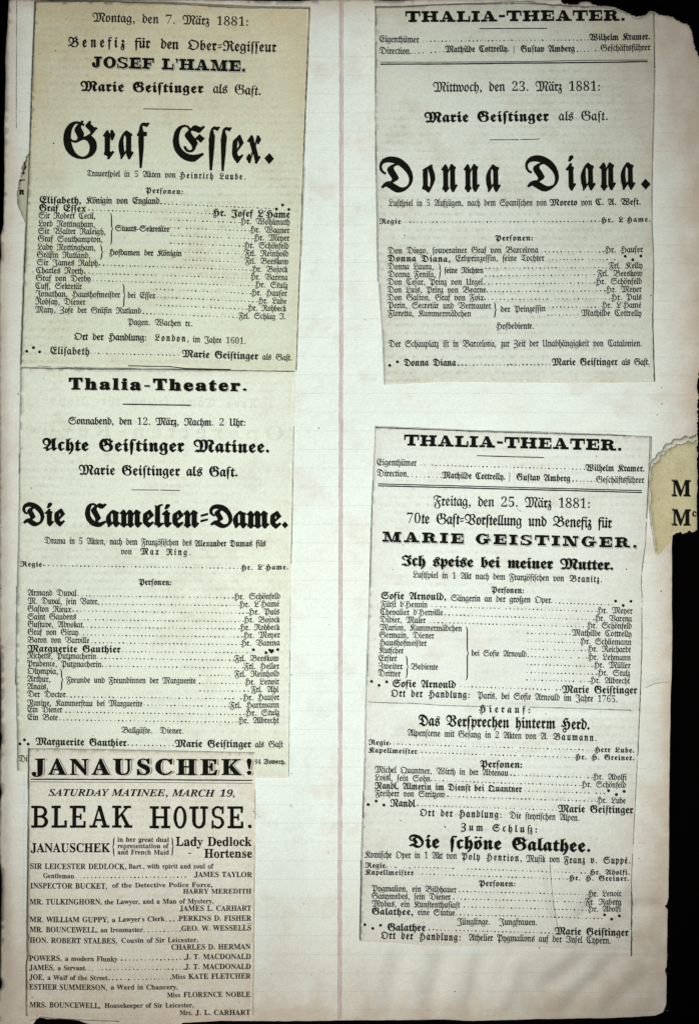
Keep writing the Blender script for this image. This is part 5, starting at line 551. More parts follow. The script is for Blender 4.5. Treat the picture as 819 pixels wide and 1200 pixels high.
  'E': [602, [42,9,33,35,36,54,46,64,92,69,123,69,123,509,92,509,63,511,46,516,36,526,33,544,37,564,48,574,92,579,495,579,521,569,529,540,529,425,522,391,495,380,468,390,460,423,460,509,200,509,200,344,328,344,328,370,334,407,359,417,375,414,385,404,390,359,390,268,385,223,359,211,334,224,328,271,328,285,200,285,200,69,460,69,460,148,466,194,476,204,495,207,523,196,529,159,529,36,521,9,495,0,69,0]],
  'H': [602, [58,9,49,35,60,62,95,69,108,69,108,509,96,509,60,516,49,544,53,564,64,574,107,579,209,579,255,574,266,564,269,544,265,526,254,516,206,509,183,509,183,339,418,339,418,509,385,509,345,517,333,544,336,563,347,573,366,578,398,579,517,579,544,570,553,544,542,516,506,509,494,509,494,69,507,69,543,62,553,35,550,15,539,5,492,0,394,0,348,5,337,15,333,35,337,52,348,62,394,69,418,69,418,272,183,272,183,69,217,69,257,62,269,35,266,17,256,7,214,0,85,0]],
  'K': [602, [45,9,36,35,46,62,78,69,125,69,125,509,75,509,46,518,36,544,45,570,70,579,237,579,275,573,283,563,286,544,282,526,271,516,223,509,201,509,201,310,405,509,387,509,354,518,343,544,352,570,378,579,522,579,548,570,556,544,545,516,505,509,497,509,308,326,351,308,393,270,416,240,444,196,476,139,513,69,527,69,563,62,573,35,565,9,539,0,492,0,469,4,455,19,381,154,320,239,255,273,201,222,201,69,234,69,274,62,286,35,275,7,237,0,70,0]],
  'L': [602, [38,9,29,35,32,54,42,64,87,69,148,69,148,509,87,509,42,516,32,526,29,544,33,564,44,574,87,579,330,579,357,570,366,544,363,525,353,515,307,509,225,509,225,69,485,69,485,197,492,243,502,252,520,255,539,252,549,243,554,226,555,197,555,36,546,9,520,0,64,0]],
  'O': [602, [229,-5,166,25,112,71,72,133,46,207,37,290,46,375,71,450,111,511,165,557,229,585,301,595,373,585,437,557,490,511,531,450,556,375,565,290,556,204,531,130,490,69,437,23,373,-6,301,-15], [372,69,429,115,465,189,477,290,465,391,429,466,372,511,301,526,228,511,173,466,137,391,125,290,137,189,174,115,230,69,301,54]],
  'S': [602, [90,-7,77,31,71,154,79,186,109,196,137,185,169,112,202,80,248,58,305,51,364,59,409,82,438,116,447,157,436,202,405,233,352,249,280,259,195,279,134,310,98,356,86,420,93,467,114,509,146,544,190,572,243,589,302,595,361,588,426,567,433,587,457,592,484,587,495,573,499,534,504,448,495,421,467,412,443,421,412,482,384,508,345,524,298,529,244,522,202,500,174,466,165,424,177,382,215,352,277,336,355,326,430,308,484,275,516,228,527,166,512,93,467,36,396,-2,302,-15,231,-7,158,19,148,-12,119,-20]],
  'U': [602, [215,0,148,45,116,91,96,150,90,222,90,509,78,509,42,516,31,544,35,564,46,574,92,579,190,579,220,578,239,573,248,563,251,544,238,516,190,509,169,509,169,233,177,154,201,99,242,66,305,55,368,66,410,99,432,154,440,233,440,509,414,509,365,516,354,526,350,544,353,563,363,573,403,579,534,579,560,570,569,544,558,516,520,509,513,509,513,222,505,137,479,70,437,23,377,-6,301,-15]],
 },
}

#        face, boldness across, boldness up, least and greatest stretch
STY = {
    'f': ('fr', 0.020, 0.009, 0.66, 1.06), 'g': ('fr', 0.027, 0.014, 0.66, 1.06), 'F': ('fb', 0.018, 0.008, 0.66, 1.06), 'X': ('fb', 0.032, 0.014, 0.66, 1.10),
    'H': ('fb', 0.026, 0.004, 0.62, 0.96), 'h': ('fb', 0.014, 0.006, 0.66, 0.92), 'k': ('fr', 0.034, 0.016, 0.66, 0.92), 'r': ('sb', 0.002, 0.008, 0.70, 1.25), 'R': ('sb', 0.004, 0.016, 0.70, 1.2),
    'i': ('si', 0.004, 0.008, 0.8, 1.18), 'm': ('bh', 0.0, 0.0, 0.85, 1.1), 'S': ('wd', 0.0, 0.0, 0.6, 1.15), 'W': ('wd', 0.0, 0.0, 0.6, 0.97), 's': ('sb', 0.034, 0.036, 0.9, 1.35), 'J': ('sb', 0.026, 0.012, 0.9, 1.12),
    'M': ('sb', 0.016, 0.022, 0.6, 1.0),
}
# lower case of the blackletter: taller body than the built-in face has; the display size is narrow and tall
BODY = {'f': 1.07, 'g': 1.08, 'F': 1.09, 'X': 1.08, 'k': 1.12, 'h': 1.10, 'H': 1.16}
SLIM = {'H': 0.66}
FIG = {'fr': (-0.016, -0.004), 'fb': (-0.006, 0.0), 'si': (0.0, 0.004)}       # roman figures set among the blackletter
BASECH = {'ä': 'a', 'ö': 'o', 'ü': 'u', 'é': 'e', 'Ä': 'A', 'ſ': 'f'}
_raw = {}
_glyph = {}
def raw(face, ch):
    if (face, ch) not in _raw:
        t = GLYPHS[face][ch]
        cons = [np.array(c, float).reshape(-1, 2) / 1000 for c in t[1:]]
        _raw[(face, ch)] = (t[0] / 1000, cons)
    return _raw[(face, ch)]
def area(p):
    q = np.roll(p, -1, 0)
    return 0.5 * np.sum(p[:, 0] * q[:, 1] - q[:, 0] * p[:, 1])
def fill(cons, sg):
    pts, edges = [], []
    for c in cons:
        b0 = len(pts)
        edges += [(b0 + i, b0 + (i + 1) % len(c)) for i in range(len(c))]
        pts += [Vector((float(x), float(y))) for x, y in c]
    vs, _, fs, *_r = delaunay_2d_cdt(pts, edges, [], 0, 1e-5)
    V = np.array([(v[0], v[1]) for v in vs])
    F = np.array([tuple(f) for f in fs])
    m = V[F].mean(1)
    wind = np.zeros(len(F))
    for c in cons:                                   # winding number of each triangle's middle
        n = np.roll(c, -1, 0)
        up = (c[:, 1][None] <= m[:, 1][:, None]) & (n[:, 1][None] > m[:, 1][:, None])
        dn = (c[:, 1][None] > m[:, 1][:, None]) & (n[:, 1][None] <= m[:, 1][:, None])
        side = (n[:, 0] - c[:, 0])[None] * (m[:, 1][:, None] - c[:, 1][None]) - (m[:, 0][:, None] - c[:, 0][None]) * (n[:, 1] - c[:, 1])[None]
        wind += (up & (side > 0)).sum(1) - (dn & (side < 0)).sum(1)
    return V, [tuple(int(i) for i in f) for f in F[wind * sg > 0.5]]
def inked(face, ex, ey, ch, key=None):
    """outline of one letter swelled by ex, ey and filled; ch 'ſ' is an f that lost the arms of its crossbar"""
    k = (face, ex, ey, ch)
    if k in _glyph:
        return _glyph[k]
    adv, cons = raw(face, BASECH.get(ch, ch))
    big = max(cons, key=lambda c: abs(area(c)))
    sg = 1.0 if area(big) > 0 else -1.0
    out = []
    for c in cons:
        c = c.copy()
        if ch == 'ſ':
            xh = raw(face, 'x')[1][0][:, 1].max()
            band = (c[:, 1] > xh * 0.74) & (c[:, 1] < xh * 1.14)
            low = c[(c[:, 1] > xh * 0.15) & (c[:, 1] < xh * 0.72)]
            if len(low):
                c[band, 0] = np.clip(c[band, 0], low[:, 0].min(), low[:, 0].max())
        pv, nx = np.roll(c, 1, 0), np.roll(c, -1, 0)
        a = c - pv; b = nx - c
        a /= np.linalg.norm(a, axis=1)[:, None] + 1e-9
        b /= np.linalg.norm(b, axis=1)[:, None] + 1e-9
        n = np.column_stack([a[:, 1] + b[:, 1], -(a[:, 0] + b[:, 0])]) * sg
        L = np.linalg.norm(n, axis=1)[:, None]
        n = n / (L + 1e-9)
        miter = np.clip(2.0 / (L + 1e-9), 1.0, 1.5)
        out.append(c + n * miter * np.array([ex, ey]))
    v, f = fill(out, sg)
    _glyph[k] = (v, f, adv)
    return _glyph[k]

def ngon(cx, cy, rx, ry, n, rot=0.0):
    return [(cx + rx * math.cos(rot + math.tau * i / n), cy + ry * math.sin(rot + math.tau * i / n)) for i in range(n)]
def R(x0, y0, x1, y1):
    return np.array([(x0, y0), (x1, y0), (x1, y1), (x0, y1)], float)
def Q(*p):
    q = np.array(p, float)
    return q if area(q) > 0 else q[::-1].copy()
def ring(cx, cy, rx, ry, tx, ty, a0=0.0, a1=360.0, n=26):
    a = np.radians(np.linspace(a0, a1, n))
    o = np.column_stack([cx + rx * np.cos(a), cy + ry * np.sin(a)])
    i = np.column_stack([cx + (rx - tx) * np.cos(a), cy + (ry - ty) * np.sin(a)])
    if a1 - a0 >= 360:
        return [o[:-1], i[:-1][::-1].copy()]
    return [np.vstack([o, i[::-1]])]
def register(face, G, side):
    for ch, (adv, cons) in G.items():
        fixed = [c if (area(c) > 0 or len(c) > 20) else c[::-1].copy() for c in cons]
        v, f = fill(fixed, 1.0)
        _glyph[(face, 0.0, 0.0, ch)] = (v, f, adv + side)
def wide_face():
    """extended fat slab capitals of the theatre's name: 1 em = cap height"""
    G = {}
    G['I'] = (0.80, [R(0.19, 0, 0.61, 1), R(0, 0, 0.80, .2), R(0, .8, 0.80, 1)])
    G['H'] = (1.58, [R(0.17, 0, 0.58, 1), R(1.0, 0, 1.41, 1), R(.5, .42, 1.1, .58), R(0, 0, .74, .2), R(0, .8, .74, 1), R(.84, 0, 1.58, .2), R(.84, .8, 1.58, 1)])
    G['T'] = (1.40, [R(0.49, 0, 0.91, 1), R(0, .79, 1.40, 1), R(0, .5, .14, 1), R(1.26, .5, 1.40, 1), R(.30, 0, 1.10, .2)])
    G['L'] = (1.26, [R(0.17, 0, 0.59, 1), R(0, .8, .78, 1), R(0, 0, 1.26, .2), R(1.1, 0, 1.26, .52)])
    G['E'] = (1.28, [R(0.17, 0, 0.59, 1), R(0, 0, 1.27, .2), R(0, .8, 1.24, 1), R(1.12, 0, 1.27, .42), R(1.09, .58, 1.24, 1), R(.5, .43, .88, .57), R(.82, .30, .95, .70)])
    G['F'] = (1.24, [R(0.17, 0, 0.59, 1), R(0, 0, .80, .2), R(0, .8, 1.24, 1), R(1.09, .56, 1.24, 1), R(.5, .41, .88, .56), R(.82, .28, .95, .69)])
    G['A'] = (1.52, [Q((.20, .1), (.35, .1), (.74, .98), (.58, .98)), Q((.52, 1), (.88, 1), (1.36, .1), (.88, .1)), R(.36, .27, 1.0, .41), R(0, 0, .58, .2), R(.72, 0, 1.52, .2)])
    G['R'] = (1.50, [R(0.17, 0, 0.58, 1), R(0, 0, .76, .2), R(0, .8, .76, 1), R(.5, .47, .78, .62), R(.80, .1, 1.19, .46), R(.95, 0, 1.5, .2)] + ring(.74, .735, .50, .265, .38, .16, -90, 90) + ring(.74, .30, .45, .31, .38, .14, 0, 90))
    G['O'] = (1.36, ring(.68, .5, .68, .52, .42, .16))
    G['S'] = (1.18, ring(.57, .74, .53, .28, .33, .15, 25, 270) + ring(.60, .27, .56, .29, .35, .16, -155, 90) + [R(.98, .60, 1.10, 1.0), R(.04, 0, .16, .42)])
    G['G'] = (1.50, ring(.68, .5, .68, .52, .42, .16, 40, 325) + [R(.86, .04, 1.26, .48), R(.74, .36, 1.48, .53), R(1.14, .60, 1.27, 1.0)])
    G['J'] = (1.10, [R(.44, .26, .84, 1), R(.24, .8, 1.06, 1), np.array(ngon(.20, .30, .19, .19, 14))] + ring(.425, .28, .415, .30, .39, .15, 180, 360))
    G['M'] = (1.84, [R(.22, 0, .37, 1), R(1.24, 0, 1.64, 1), Q((.22, 1), (.62, 1), (1.02, .0), (.78, 0)), Q((.86, 0), (1.0, 0), (1.38, 1), (1.22, 1)), R(0, 0, .60, .2), R(1.06, 0, 1.84, .2), R(0, .8, .5, 1), R(1.3, .8, 1.84, 1)])
    G['N'] = (1.58, [R(.22, 0, .37, 1), R(1.20, 0, 1.35, 1), Q((.2, 1), (.68, 1), (1.35, 0), (.90, 0)), R(0, .8, .5, 1), R(.98, .8, 1.58, 1), R(0, 0, .6, .2)])
    G['.'] = (.40, [R(.06, 0, .36, .26)])
    G['-'] = (.66, [R(.06, .38, .62, .60)])
    G["'"] = (.36, [Q((.04, 1.0), (.34, 1.0), (.30, .74), (.14, .56), (.08, .60), (.14, .74))])
    register('wd', G, 0.11)
def slab_face():
    """condensed slab capitals, drawn here: 1 em = cap height"""
    st, sl = 0.165, 0.115                      # stem and slab
    G = {}
    def serif(x, w, y):                        # a slab centred on a stem, at the foot or the head
        return R(x - w / 2, y, x + w / 2, y + sl)
    G['L'] = (0.70, [R(0.12, 0, 0.12 + st, 1), serif(0.205, 0.41, 0.885), R(0, 0, 0.68, sl), R(0.57, 0, 0.68, 0.34)])
    G['E'] = (0.74, [R(0.12, 0, 0.12 + st, 1), R(0, 0, 0.70, sl), R(0, 0.885, 0.69, 1), R(0.60, 0, 0.70, 0.31), R(0.59, 0.70, 0.69, 1), R(0.2, 0.455, 0.50, 0.55), R(0.44, 0.36, 0.52, 0.65)])
    G['H'] = (0.92, [R(0.12, 0, 0.12 + st, 1), R(0.62, 0, 0.62 + st, 1), R(0.2, 0.45, 0.7, 0.55), serif(0.205, 0.41, 0), serif(0.205, 0.41, 0.885), serif(0.705, 0.41, 0), serif(0.705, 0.41, 0.885)])
    G['U'] = (0.84, [R(0.12, 0.30, 0.12 + st, 1), R(0.585, 0.30, 0.585 + 0.13, 1), serif(0.205, 0.41, 0.885), serif(0.65, 0.36, 0.885)] + ring(0.4175, 0.31, 0.2975, 0.325, 0.155, 0.115, 180, 360))
    G['O'] = (0.60, ring(0.30, 0.5, 0.295, 0.52, 0.145, 0.10))
    G['B'] = (0.78, [R(0.12, 0, 0.12 + st, 1), R(0, 0, 0.45, sl), R(0, 0.885, 0.43, 1), R(0.2, 0.46, 0.45, 0.56)] + ring(0.42, 0.73, 0.29, 0.27, 0.15, 0.11, -90, 90) + ring(0.43, 0.28, 0.32, 0.28, 0.16, 0.11, -90, 90))
    G['A'] = (0.90, [Q((0.13, 0.05), (0.235, 0.05), (0.475, 0.98), (0.40, 0.98)), Q((0.36, 1.0), (0.52, 1.0), (0.80, 0.05), (0.63, 0.05)), R(0.27, 0.30, 0.62, 0.395), R(0, 0, 0.35, sl), R(0.53, 0, 0.90, sl)])
    G['K'] = (0.88, [R(0.12, 0, 0.12 + st, 1), serif(0.205, 0.41, 0), serif(0.205, 0.41, 0.885), Q((0.25, 0.36), (0.25, 0.50), (0.62, 0.95), (0.74, 0.95)), Q((0.37, 0.55), (0.50, 0.64), (0.80, 0.05), (0.62, 0.05)), R(0.50, 0.885, 0.84, 1), R(0.52, 0, 0.90, sl)])
    G['S'] = (0.60, ring(0.295, 0.735, 0.27, 0.285, 0.13, 0.105, 35, 270) + ring(0.295, 0.265, 0.285, 0.285, 0.14, 0.105, -145, 90) + [R(0.47, 0.66, 0.555, 1.0), R(0.02, 0.0, 0.105, 0.36)])
    register('bh', G, 0.12)
wide_face()
slab_face()
def punct(ch, frk, w):
    """punctuation cut by hand, in em units: (list of polygons, advance)"""
    r = 0.075 * w
    dot = (lambda x, y, k=1.0: ngon(x, y, r * k * 1.15, r * k * 1.25, 4)) if frk else (lambda x, y, k=1.0: ngon(x, y, r * k, r * k, 10))
    if ch == '.':
        return [dot(0.13, r)], 0.26
    if ch == ':':
        return [dot(0.14, r), dot(0.14, 0.38)], 0.28
    if ch == ',':
        return [dot(0.13, r), [(0.13 + r, r), (0.13 + r * .9, -0.04), (0.07, -0.15), (0.06, -0.13), (0.11, -0.02)]], 0.26
    if ch == '-':
        return [[(0.04, 0.20), (0.30, 0.20), (0.30, 0.29), (0.04, 0.29)]], 0.34
    if ch == '=':
        return [[(0.05, 0.15), (0.31, 0.21), (0.31, 0.29), (0.05, 0.23)], [(0.05, 0.33), (0.31, 0.39), (0.31, 0.47), (0.05, 0.41)]], 0.36
    if ch == "'":
        return [[(0.05, 0.70), (0.15, 0.72), (0.14, 0.60), (0.06, 0.48), (0.04, 0.49), (0.08, 0.60)]], 0.19
    if ch == '!':
        return [ngon(0.17, 0.09, 0.095, 0.095, 14), [(0.145, 0.24), (0.195, 0.24), (0.275, 0.60), (0.24, 0.69), (0.17, 0.715), (0.10, 0.69), (0.065, 0.60)]], 0.34
    return None

def glyph(face, ex, ey, ch):
    """(verts Nx2, faces, advance) of one character in em units"""
    frk = face in ('fr', 'fb')
    if ch == ' ':
        return np.zeros((0, 2)), [], {'wd': 0.75}.get(face, 0.46 if frk else 0.36)
    if face == 'wd':
        return _glyph[(face, 0.0, 0.0, ch)]
    p = punct(ch, frk, {'fr': 0.8, 'fb': 1.1, 'bh': 1.15}.get(face, 1.0) + ex * 6)
    if p:
        vs, fs = [], []
        for poly in p[0]:
            fs.append(tuple(range(len(vs), len(vs) + len(poly))))
            vs += poly
        return np.array(vs), fs, p[1]
    if ch.isdigit() and face in FIG:
        fx, fy = FIG[face]
        v, f, w = inked('sb', fx, fy, ch)
        k = {'fr': (0.95, 1.02), 'fb': (0.95, 1.0), 'si': (1, 1)}[face]
        sl = 0.22 if face == 'si' else 0.0
        return np.column_stack([v[:, 0] * k[0] + v[:, 1] * sl, v[:, 1] * k[1]]), f, w * k[0]
    if ch == 'ß':
        a, fa, wa = glyph(face, ex, ey, 'ſ')
        b, fb, wb = glyph(face, ex, ey, 'z')
        return np.vstack([a, b + (wa * 0.86, 0)]), fa + [tuple(i + len(a) for i in f) for f in fb], wa * 0.86 + wb
    co, fc, adv = inked(face, ex, ey, ch)
    if ch in 'äöüÄ':
        top = co[:, 1].max() + 0.13
        cx = (co[:, 0].min() + co[:, 0].max()) / 2
        v = list(map(tuple, co)); f = list(fc)
        for dx in (-0.115, 0.115):
            f.append(tuple(range(len(v), len(v) + 4)))
            v += ngon(cx + dx, top, 0.075 + ex, 0.08 + ey, 4)
        return np.array(v), f, adv
    if ch == 'é':
        top = co[:, 1].max() + 0.05
        cx = (co[:, 0].min() + co[:, 0].max()) / 2
        v = list(map(tuple, co)); f = list(fc)
        f.append(tuple(range(len(v), len(v) + 4)))
        v += [(cx - 0.06, top), (cx + 0.03, top), (cx + 0.16, top + 0.16), (cx + 0.05, top + 0.16)]
        return np.array(v), f, adv
    return co, fc, adv

class Ink:
    """collects flat printed shapes in plan units and lays them on the paper relief as one mesh"""
    def __init__(self, z):
        self.v = []; self.f = []; self.m = []; self.z = z; self.n = 0
    def add(self, pts, faces, mat=0, dz=0.0):
        b = self.n
        self.v.append(np.column_stack([np.asarray(pts, float), np.full(len(pts), dz)]))
        self.f += [tuple(i + b for i in f) for f in faces]
        self.m += [mat] * len(faces)
        self.n += len(pts)
    def poly(self, pts, mat=0, dz=0.0):
        self.add(pts, [tuple(range(len(pts)))], mat, dz)
    def line(self, pts, w, mat=0, step=7.0, rag=0.12):
        """a printed rule along a polyline"""
        P = []
        for a, b in zip(pts[:-1], pts[1:]):
            L = math.hypot(b[0] - a[0], b[1] - a[1])
            k = max(1, int(L / step))
            P += [(a[0] + (b[0] - a[0]) * i / k, a[1] + (b[1] - a[1]) * i / k) for i in range(k)]
        P.append(pts[-1])
        vs, fs = [], []
        for i, p in enumerate(P):
            a = P[max(0, i - 1)]; b = P[min(len(P) - 1, i + 1)]
            L = math.hypot(b[0] - a[0], b[1] - a[1]) + 1e-9
            nx, ny = -(b[1] - a[1]) / L, (b[0] - a[0]) / L
            h = w / 2 * (1 + random.uniform(-1, 1) * rag)
            o = random.uniform(-1, 1) * rag * 0.6 * w
            vs += [(p[0] + nx * (h + o), p[1] + ny * (h + o)), (p[0] - nx * (h - o), p[1] - ny * (h - o))]
            if i:
                q = 2 * i
                fs.append((q - 2, q - 1, q + 1, q))
        self.add(vs, fs, mat)
    def dots(self, p0, p1, r=0.85, pitch=4.55):
        L = math.hypot(p1[0] - p0[0], p1[1] - p0[1])
        k = max(1, round(L / pitch))
        for i in range(k + 1):
            if random.random() < 0.015:
                continue
            t = i / k
            rr = r * random.uniform(0.55, 1.2)
            self.poly(ngon(p0[0] + (p1[0] - p0[0]) * t + random.uniform(-.2, .2), p0[1] + (p1[1] - p0[1]) * t + random.uniform(-.2, .2), rr, rr, 6))
    def star(self, p, r=2.1):
        pts = []
        for i in range(16):
            a = math.tau * i / 16
            rr = r * (1.0 if i % 2 == 0 else 0.72) * random.uniform(0.85, 1.1)
            pts.append((p[0] + rr * math.cos(a), p[1] + rr * math.sin(a)))
        self.poly(pts)
    def brace(self, x, y0, y1, w, side=1, t=1.0):
        """curly bracket, its point towards +x (side 1) or -x"""
        H = (y1 - y0) / 2; ym = (y0 + y1) / 2
        c = min(H * 0.45, 5.0)
        def half(s):
            q = []
            for i in range(7):
                a = i / 6 * math.pi / 2
                q.append((x + side * (w * 0.5 * math.sin(a)), ym + s * (H - c * (1 - math.cos(a)))))
            for i in range(7):
                a = i / 6 * math.pi / 2
                q.append((x + side * (w * 0.5 + w * 0.5 * (1 - math.cos(a))), ym + s * (c * (1 - math.sin(a)))))
            return q
        for s in (-1, 1):
            P = half(s)
            vs, fs = [], []
            for i, p in enumerate(P):
                a = P[max(0, i - 1)]; b = P[min(len(P) - 1, i + 1)]
                L = math.hypot(b[0] - a[0], b[1] - a[1]) + 1e-9
                nx, ny = -(b[1] - a[1]) / L, (b[0] - a[0]) / L
                h = t / 2 * (0.55 + 0.75 * math.sin(math.pi * i / (len(P) - 1)))
                vs += [(p[0] + nx * h, p[1] + ny * h), (p[0] - nx * h, p[1] - ny * h)]
                if i:
                    q = 2 * i
                    fs.append((q - 2, q - 1, q + 1, q))
            self.add(vs, fs)
    def text(self, style, capu, s, p0, p1, shade=None, mirror=False, mat=0):
        face, ex, ey, lo, hi = STY[style]
        cap = inked(face, ex, ey, 'B' if face != 'si' else 'T')[0][:, 1].max() if face not in ('sb', 'bh', 'wd') else (0.676 + ey if face == 'sb' else 1.0)
        k = capu / cap
        gl = []
        for ch in s:
            co, fc, adv = glyph(face, ex if not (style == 'H' and ch.isupper()) else 0.008, ey, ch)
            if style in BODY and ch.islower() and len(co):
                xh, q = 0.475, BODY[style]
                top = 0.74
                y = co[:, 1]
                y = np.where(y < 0, y, np.where(y < xh, y * q, xh * q + (y - xh) * (top - xh * q) / (top - xh)))
                co = np.column_stack([co[:, 0] * SLIM.get(style, 1.0), y])
                adv = adv * SLIM.get(style, 1.0)
            gl.append((co, fc, adv))
        L = math.hypot(p1[0] - p0[0], p1[1] - p0[1])
        # ink extent rather than advance, so that the ends land on p0 and p1
        first = next(g for g in gl if len(g[0]))
        last = [g for g in gl if len(g[0])][-1]
        lsb = first[0][:, 0].min()
        rsb = last[2] - last[0][:, 0].max()
        nat = (sum(g[2] for g in gl) - lsb - rsb) * k
        sx = min(hi, max(lo, L / nat))
        gap = (L - nat * sx) / max(1, len(s) - 1)
        ux, uy = (p1[0] - p0[0]) / L, (p1[1] - p0[1]) / L
        x = -lsb * k * sx
        for (co, fc, adv), ch in zip(gl, s):
            if len(co):
                jx, jy = random.uniform(-.12, .12), random.uniform(-.12, .12)
                layers = [(0, 0, 0, mat, 0.0)]
                if shade:
                    layers = [(shade[0], shade[1], 0, 1, -0.10), (shade[0] * .5, shade[1] * .5, 0, 2, -0.05)] + layers
                for ox, oy, fy, mi, dz in layers:
                    wob = rng.normal(0, 0.05 if capu < 9.5 else 0.11, co.shape)
                    lx = x + co[:, 0] * k * sx + jx + ox + wob[:, 0]
                    ly = (co[:, 1] + fy) * k + jy - oy + wob[:, 1]
                    if mirror:
                        lx = L - lx
                    X = p0[0] + lx * ux + ly * uy
                    Y = p0[1] + lx * uy - ly * ux
                    self.add(np.column_stack([X, Y]), fc, mi, dz)
            x += adv * k * sx + gap
    def build(self, name, mats, parent):
        v = np.vstack(self.v)
        z = relief(v[:, 0], v[:, 1]) + self.z + v[:, 2]
        verts = np.column_stack([(v[:, 0] - 409.5) * S, (600 - v[:, 1]) * S, z * S])
        return link_mesh(name, [tuple(q) for q in verts], self.f, mats, parent, mat_idx=self.m)

# small survey marks: a letter names a patch of the sheet, then the offset inside it (1/4.095 unit)
CROP = dict(a=(0, 0), b=(180, 0), c=(0, 200), d=(180, 200), e=(0, 380), f=(180, 380), g=(0, 560), h=(180, 560), i=(0, 740), j=(180, 740),
            k=(0, 900), l=(180, 900), m=(0, 1000), n=(180, 1000), o=(420, 0), p=(610, 0), q=(420, 180), r=(610, 180), s=(420, 350), t=(610, 350),
            u=(420, 500), v=(600, 500), w=(420, 660), x=(600, 660), y=(420, 800), z=(600, 800), A=(410, 930), B=(600, 930))
CS = 4.095
def pt(t):
    ox, oy = CROP[t[0]]
    a, b = t[1:].split(',')
    return (ox + float(a) / CS, oy + float(b) / CS)
def parse(block):
    rows = []
    for ln in block.strip().splitlines():
        ln = ln.strip()
        if not ln:
            continue
        parts = [q.strip() for q in ln.split('|')]
        items = []
        for q in parts[1:]:
            if q.startswith('* '):
                items.append(('star', [pt(t) for t in q[2:].split()]))
            elif q.startswith('. '):
                items.append(('dots', [pt(t) for t in q[2:].split()]))
            elif q.startswith('} ') or q.startswith('{ '):
                a, b, w = q[2:].split()
                items.append(('brace', pt(a), pt(b), float(w), 1 if q[0] == '}' else -1))
            elif q.startswith('_'):
                w, *ps = q[1:].split()
                items.append(('line', float(w), [pt(t) for t in ps]))
            else:
                hd, rest = q.split(' ', 1)
                tx, co = rest.rsplit('@', 1)
                a, b = co.split()
                items.append(('text', hd[0], float(hd[1:]) / CS, tx.strip(), pt(a), pt(b)))
        rows.append((parts[0], items))
    return rows

# ---------------------------------------------------------------- the printed lines
ESSEX = """
dateline | f45 Montag, den 7. März 1881: @a444,104 b455,125
headline | k50 Benefiz @a330,226 a600,229 | g50 für @a648,230 a722,231 | g50 den @a772,233 b122,236 | g50 Ober=Regiſſeur @b163,238 b590,250
headline | S54 JOSEF L'HAME. @a443,326 b440,344
headline | X50 Marie Geiſtinger @a388,438 b240,447 | f47 als Gaſt. @b285,446 b515,458
rule | _0.8 a690,523 b187,527
title | H178 Graf @a305,758 a718,762 | H172 Eſſex. @b90,768 b578,784
subtitle | f31 Trauerſpiel in 5 Akten von @c418,28 d108,35 | k31 Heinrich Laube. @d125,37 d441,44
caption | F28 Perſonen: @c700,108 d143,115
cast_line | F36 Eliſabeth, @c192,158 c392,160 | g33 Königin von England @c415,158 c768,161 | . c775,160 d575,183 | * d590,185 d620,166 d650,187
cast_line | F35 Graf Eſſex @c190,195 c415,199 | . c430,190 d270,207 | F36 Hr. Joſef L'Hame @d280,218 d655,228
cast_line | f31 Sir Robert Cecil, @c188,230 c460,232 | . d85,238 d410,250 | f31 Hr. Wohlmuth @d415,257 d655,262
cast_line | f31 Lord Nottingham, @c186,268 c458,272 | g30 Staats-Sekretäre @c555,290 d78,295 | . d85,275 d460,290 | f31 Hr. Wagner @d462,297 d652,301
cast_line | f31 Sir Walter Raleigh, @c186,304 c508,307 | . d85,313 d475,328 | f31 Hr. Meyer @d480,335 d652,338
cast_line | f31 Graf Southampton, @c184,341 c494,344 | . d85,350 d430,363 | f31 Hr. Schönfeld @d433,372 d650,376
brace | } c530,205 c530,355 3.6
cast_line | f31 Lady Nottingham, @c182,381 c460,384 | . d155,393 d430,400 | f31 Frl. Reinhold @d437,410 d648,413
cast_line | f31 Gräfin Rutland, @c180,418 c436,421 | g30 Hofdamen der Königin @c522,405 d138,412 | . d155,430 d430,440 | f31 Frl. Beeskow @d437,447 d648,450
brace | } c482,357 c482,427 3.6
cast_line | f31 Sir James Ralph @c180,455 c472,458 | . c480,453 d465,478 | f31 Hr. Bojock @d470,486 d645,488
cast_line | f31 Charles North @c176,493 c402,496 | . c410,492 d445,517 | f31 Hr. Varena @d463,523 d645,526
cast_line | f31 Graf von Derby @c176,530 c438,533 | . c450,528 d475,553 | f31 Hr. Stulz @d485,560 d643,564
cast_line | f31 Cuff, Sekretär @c174,568 c395,570 | . c755,570 d465,590 | f31 Hr. Hauſer @d467,599 d640,602
cast_line | f31 Jonathan, Haushofmeiſter @c174,605 c578,610 | f31 bei Eſſex @c615,612 c748,614 | . c757,608 d495,630 | f31 Hr. Lube @d500,637 d638,640
cast_line | f31 Robſay, Diener @c174,643 c413,645 | . c755,646 d445,665 | f31 Hr. Rohbeck @d450,672 d637,675
brace | } c590,545 c590,655 3.4
cast_line | f31 Mary, Zofe der Gräfin Rutland @c172,682 c680,687 | . c690,686 d400,704 | f31 Frl. Schlag I. @d408,710 d635,714
caption | f32 Pagen. Wachen rc. @c615,741 d188,748
place_line | g35 Ort der Handlung: @e358,76 e705,80 | k33 London, @e745,80 f170,84 | f32 im Jahre 1601. @f188,86 f442,94
star_line | * e133,131 e165,114 e195,134 | g37 Eliſabeth @e245,144 e432,148 | . e440,140 f120,150 | F37 Marie Geiſtinger @f137,158 f502,170 | f31 als Gaſt. @f522,170 f665,174
rule | _1.0 e618,200 e819,204 f160,213 f370,217
"""
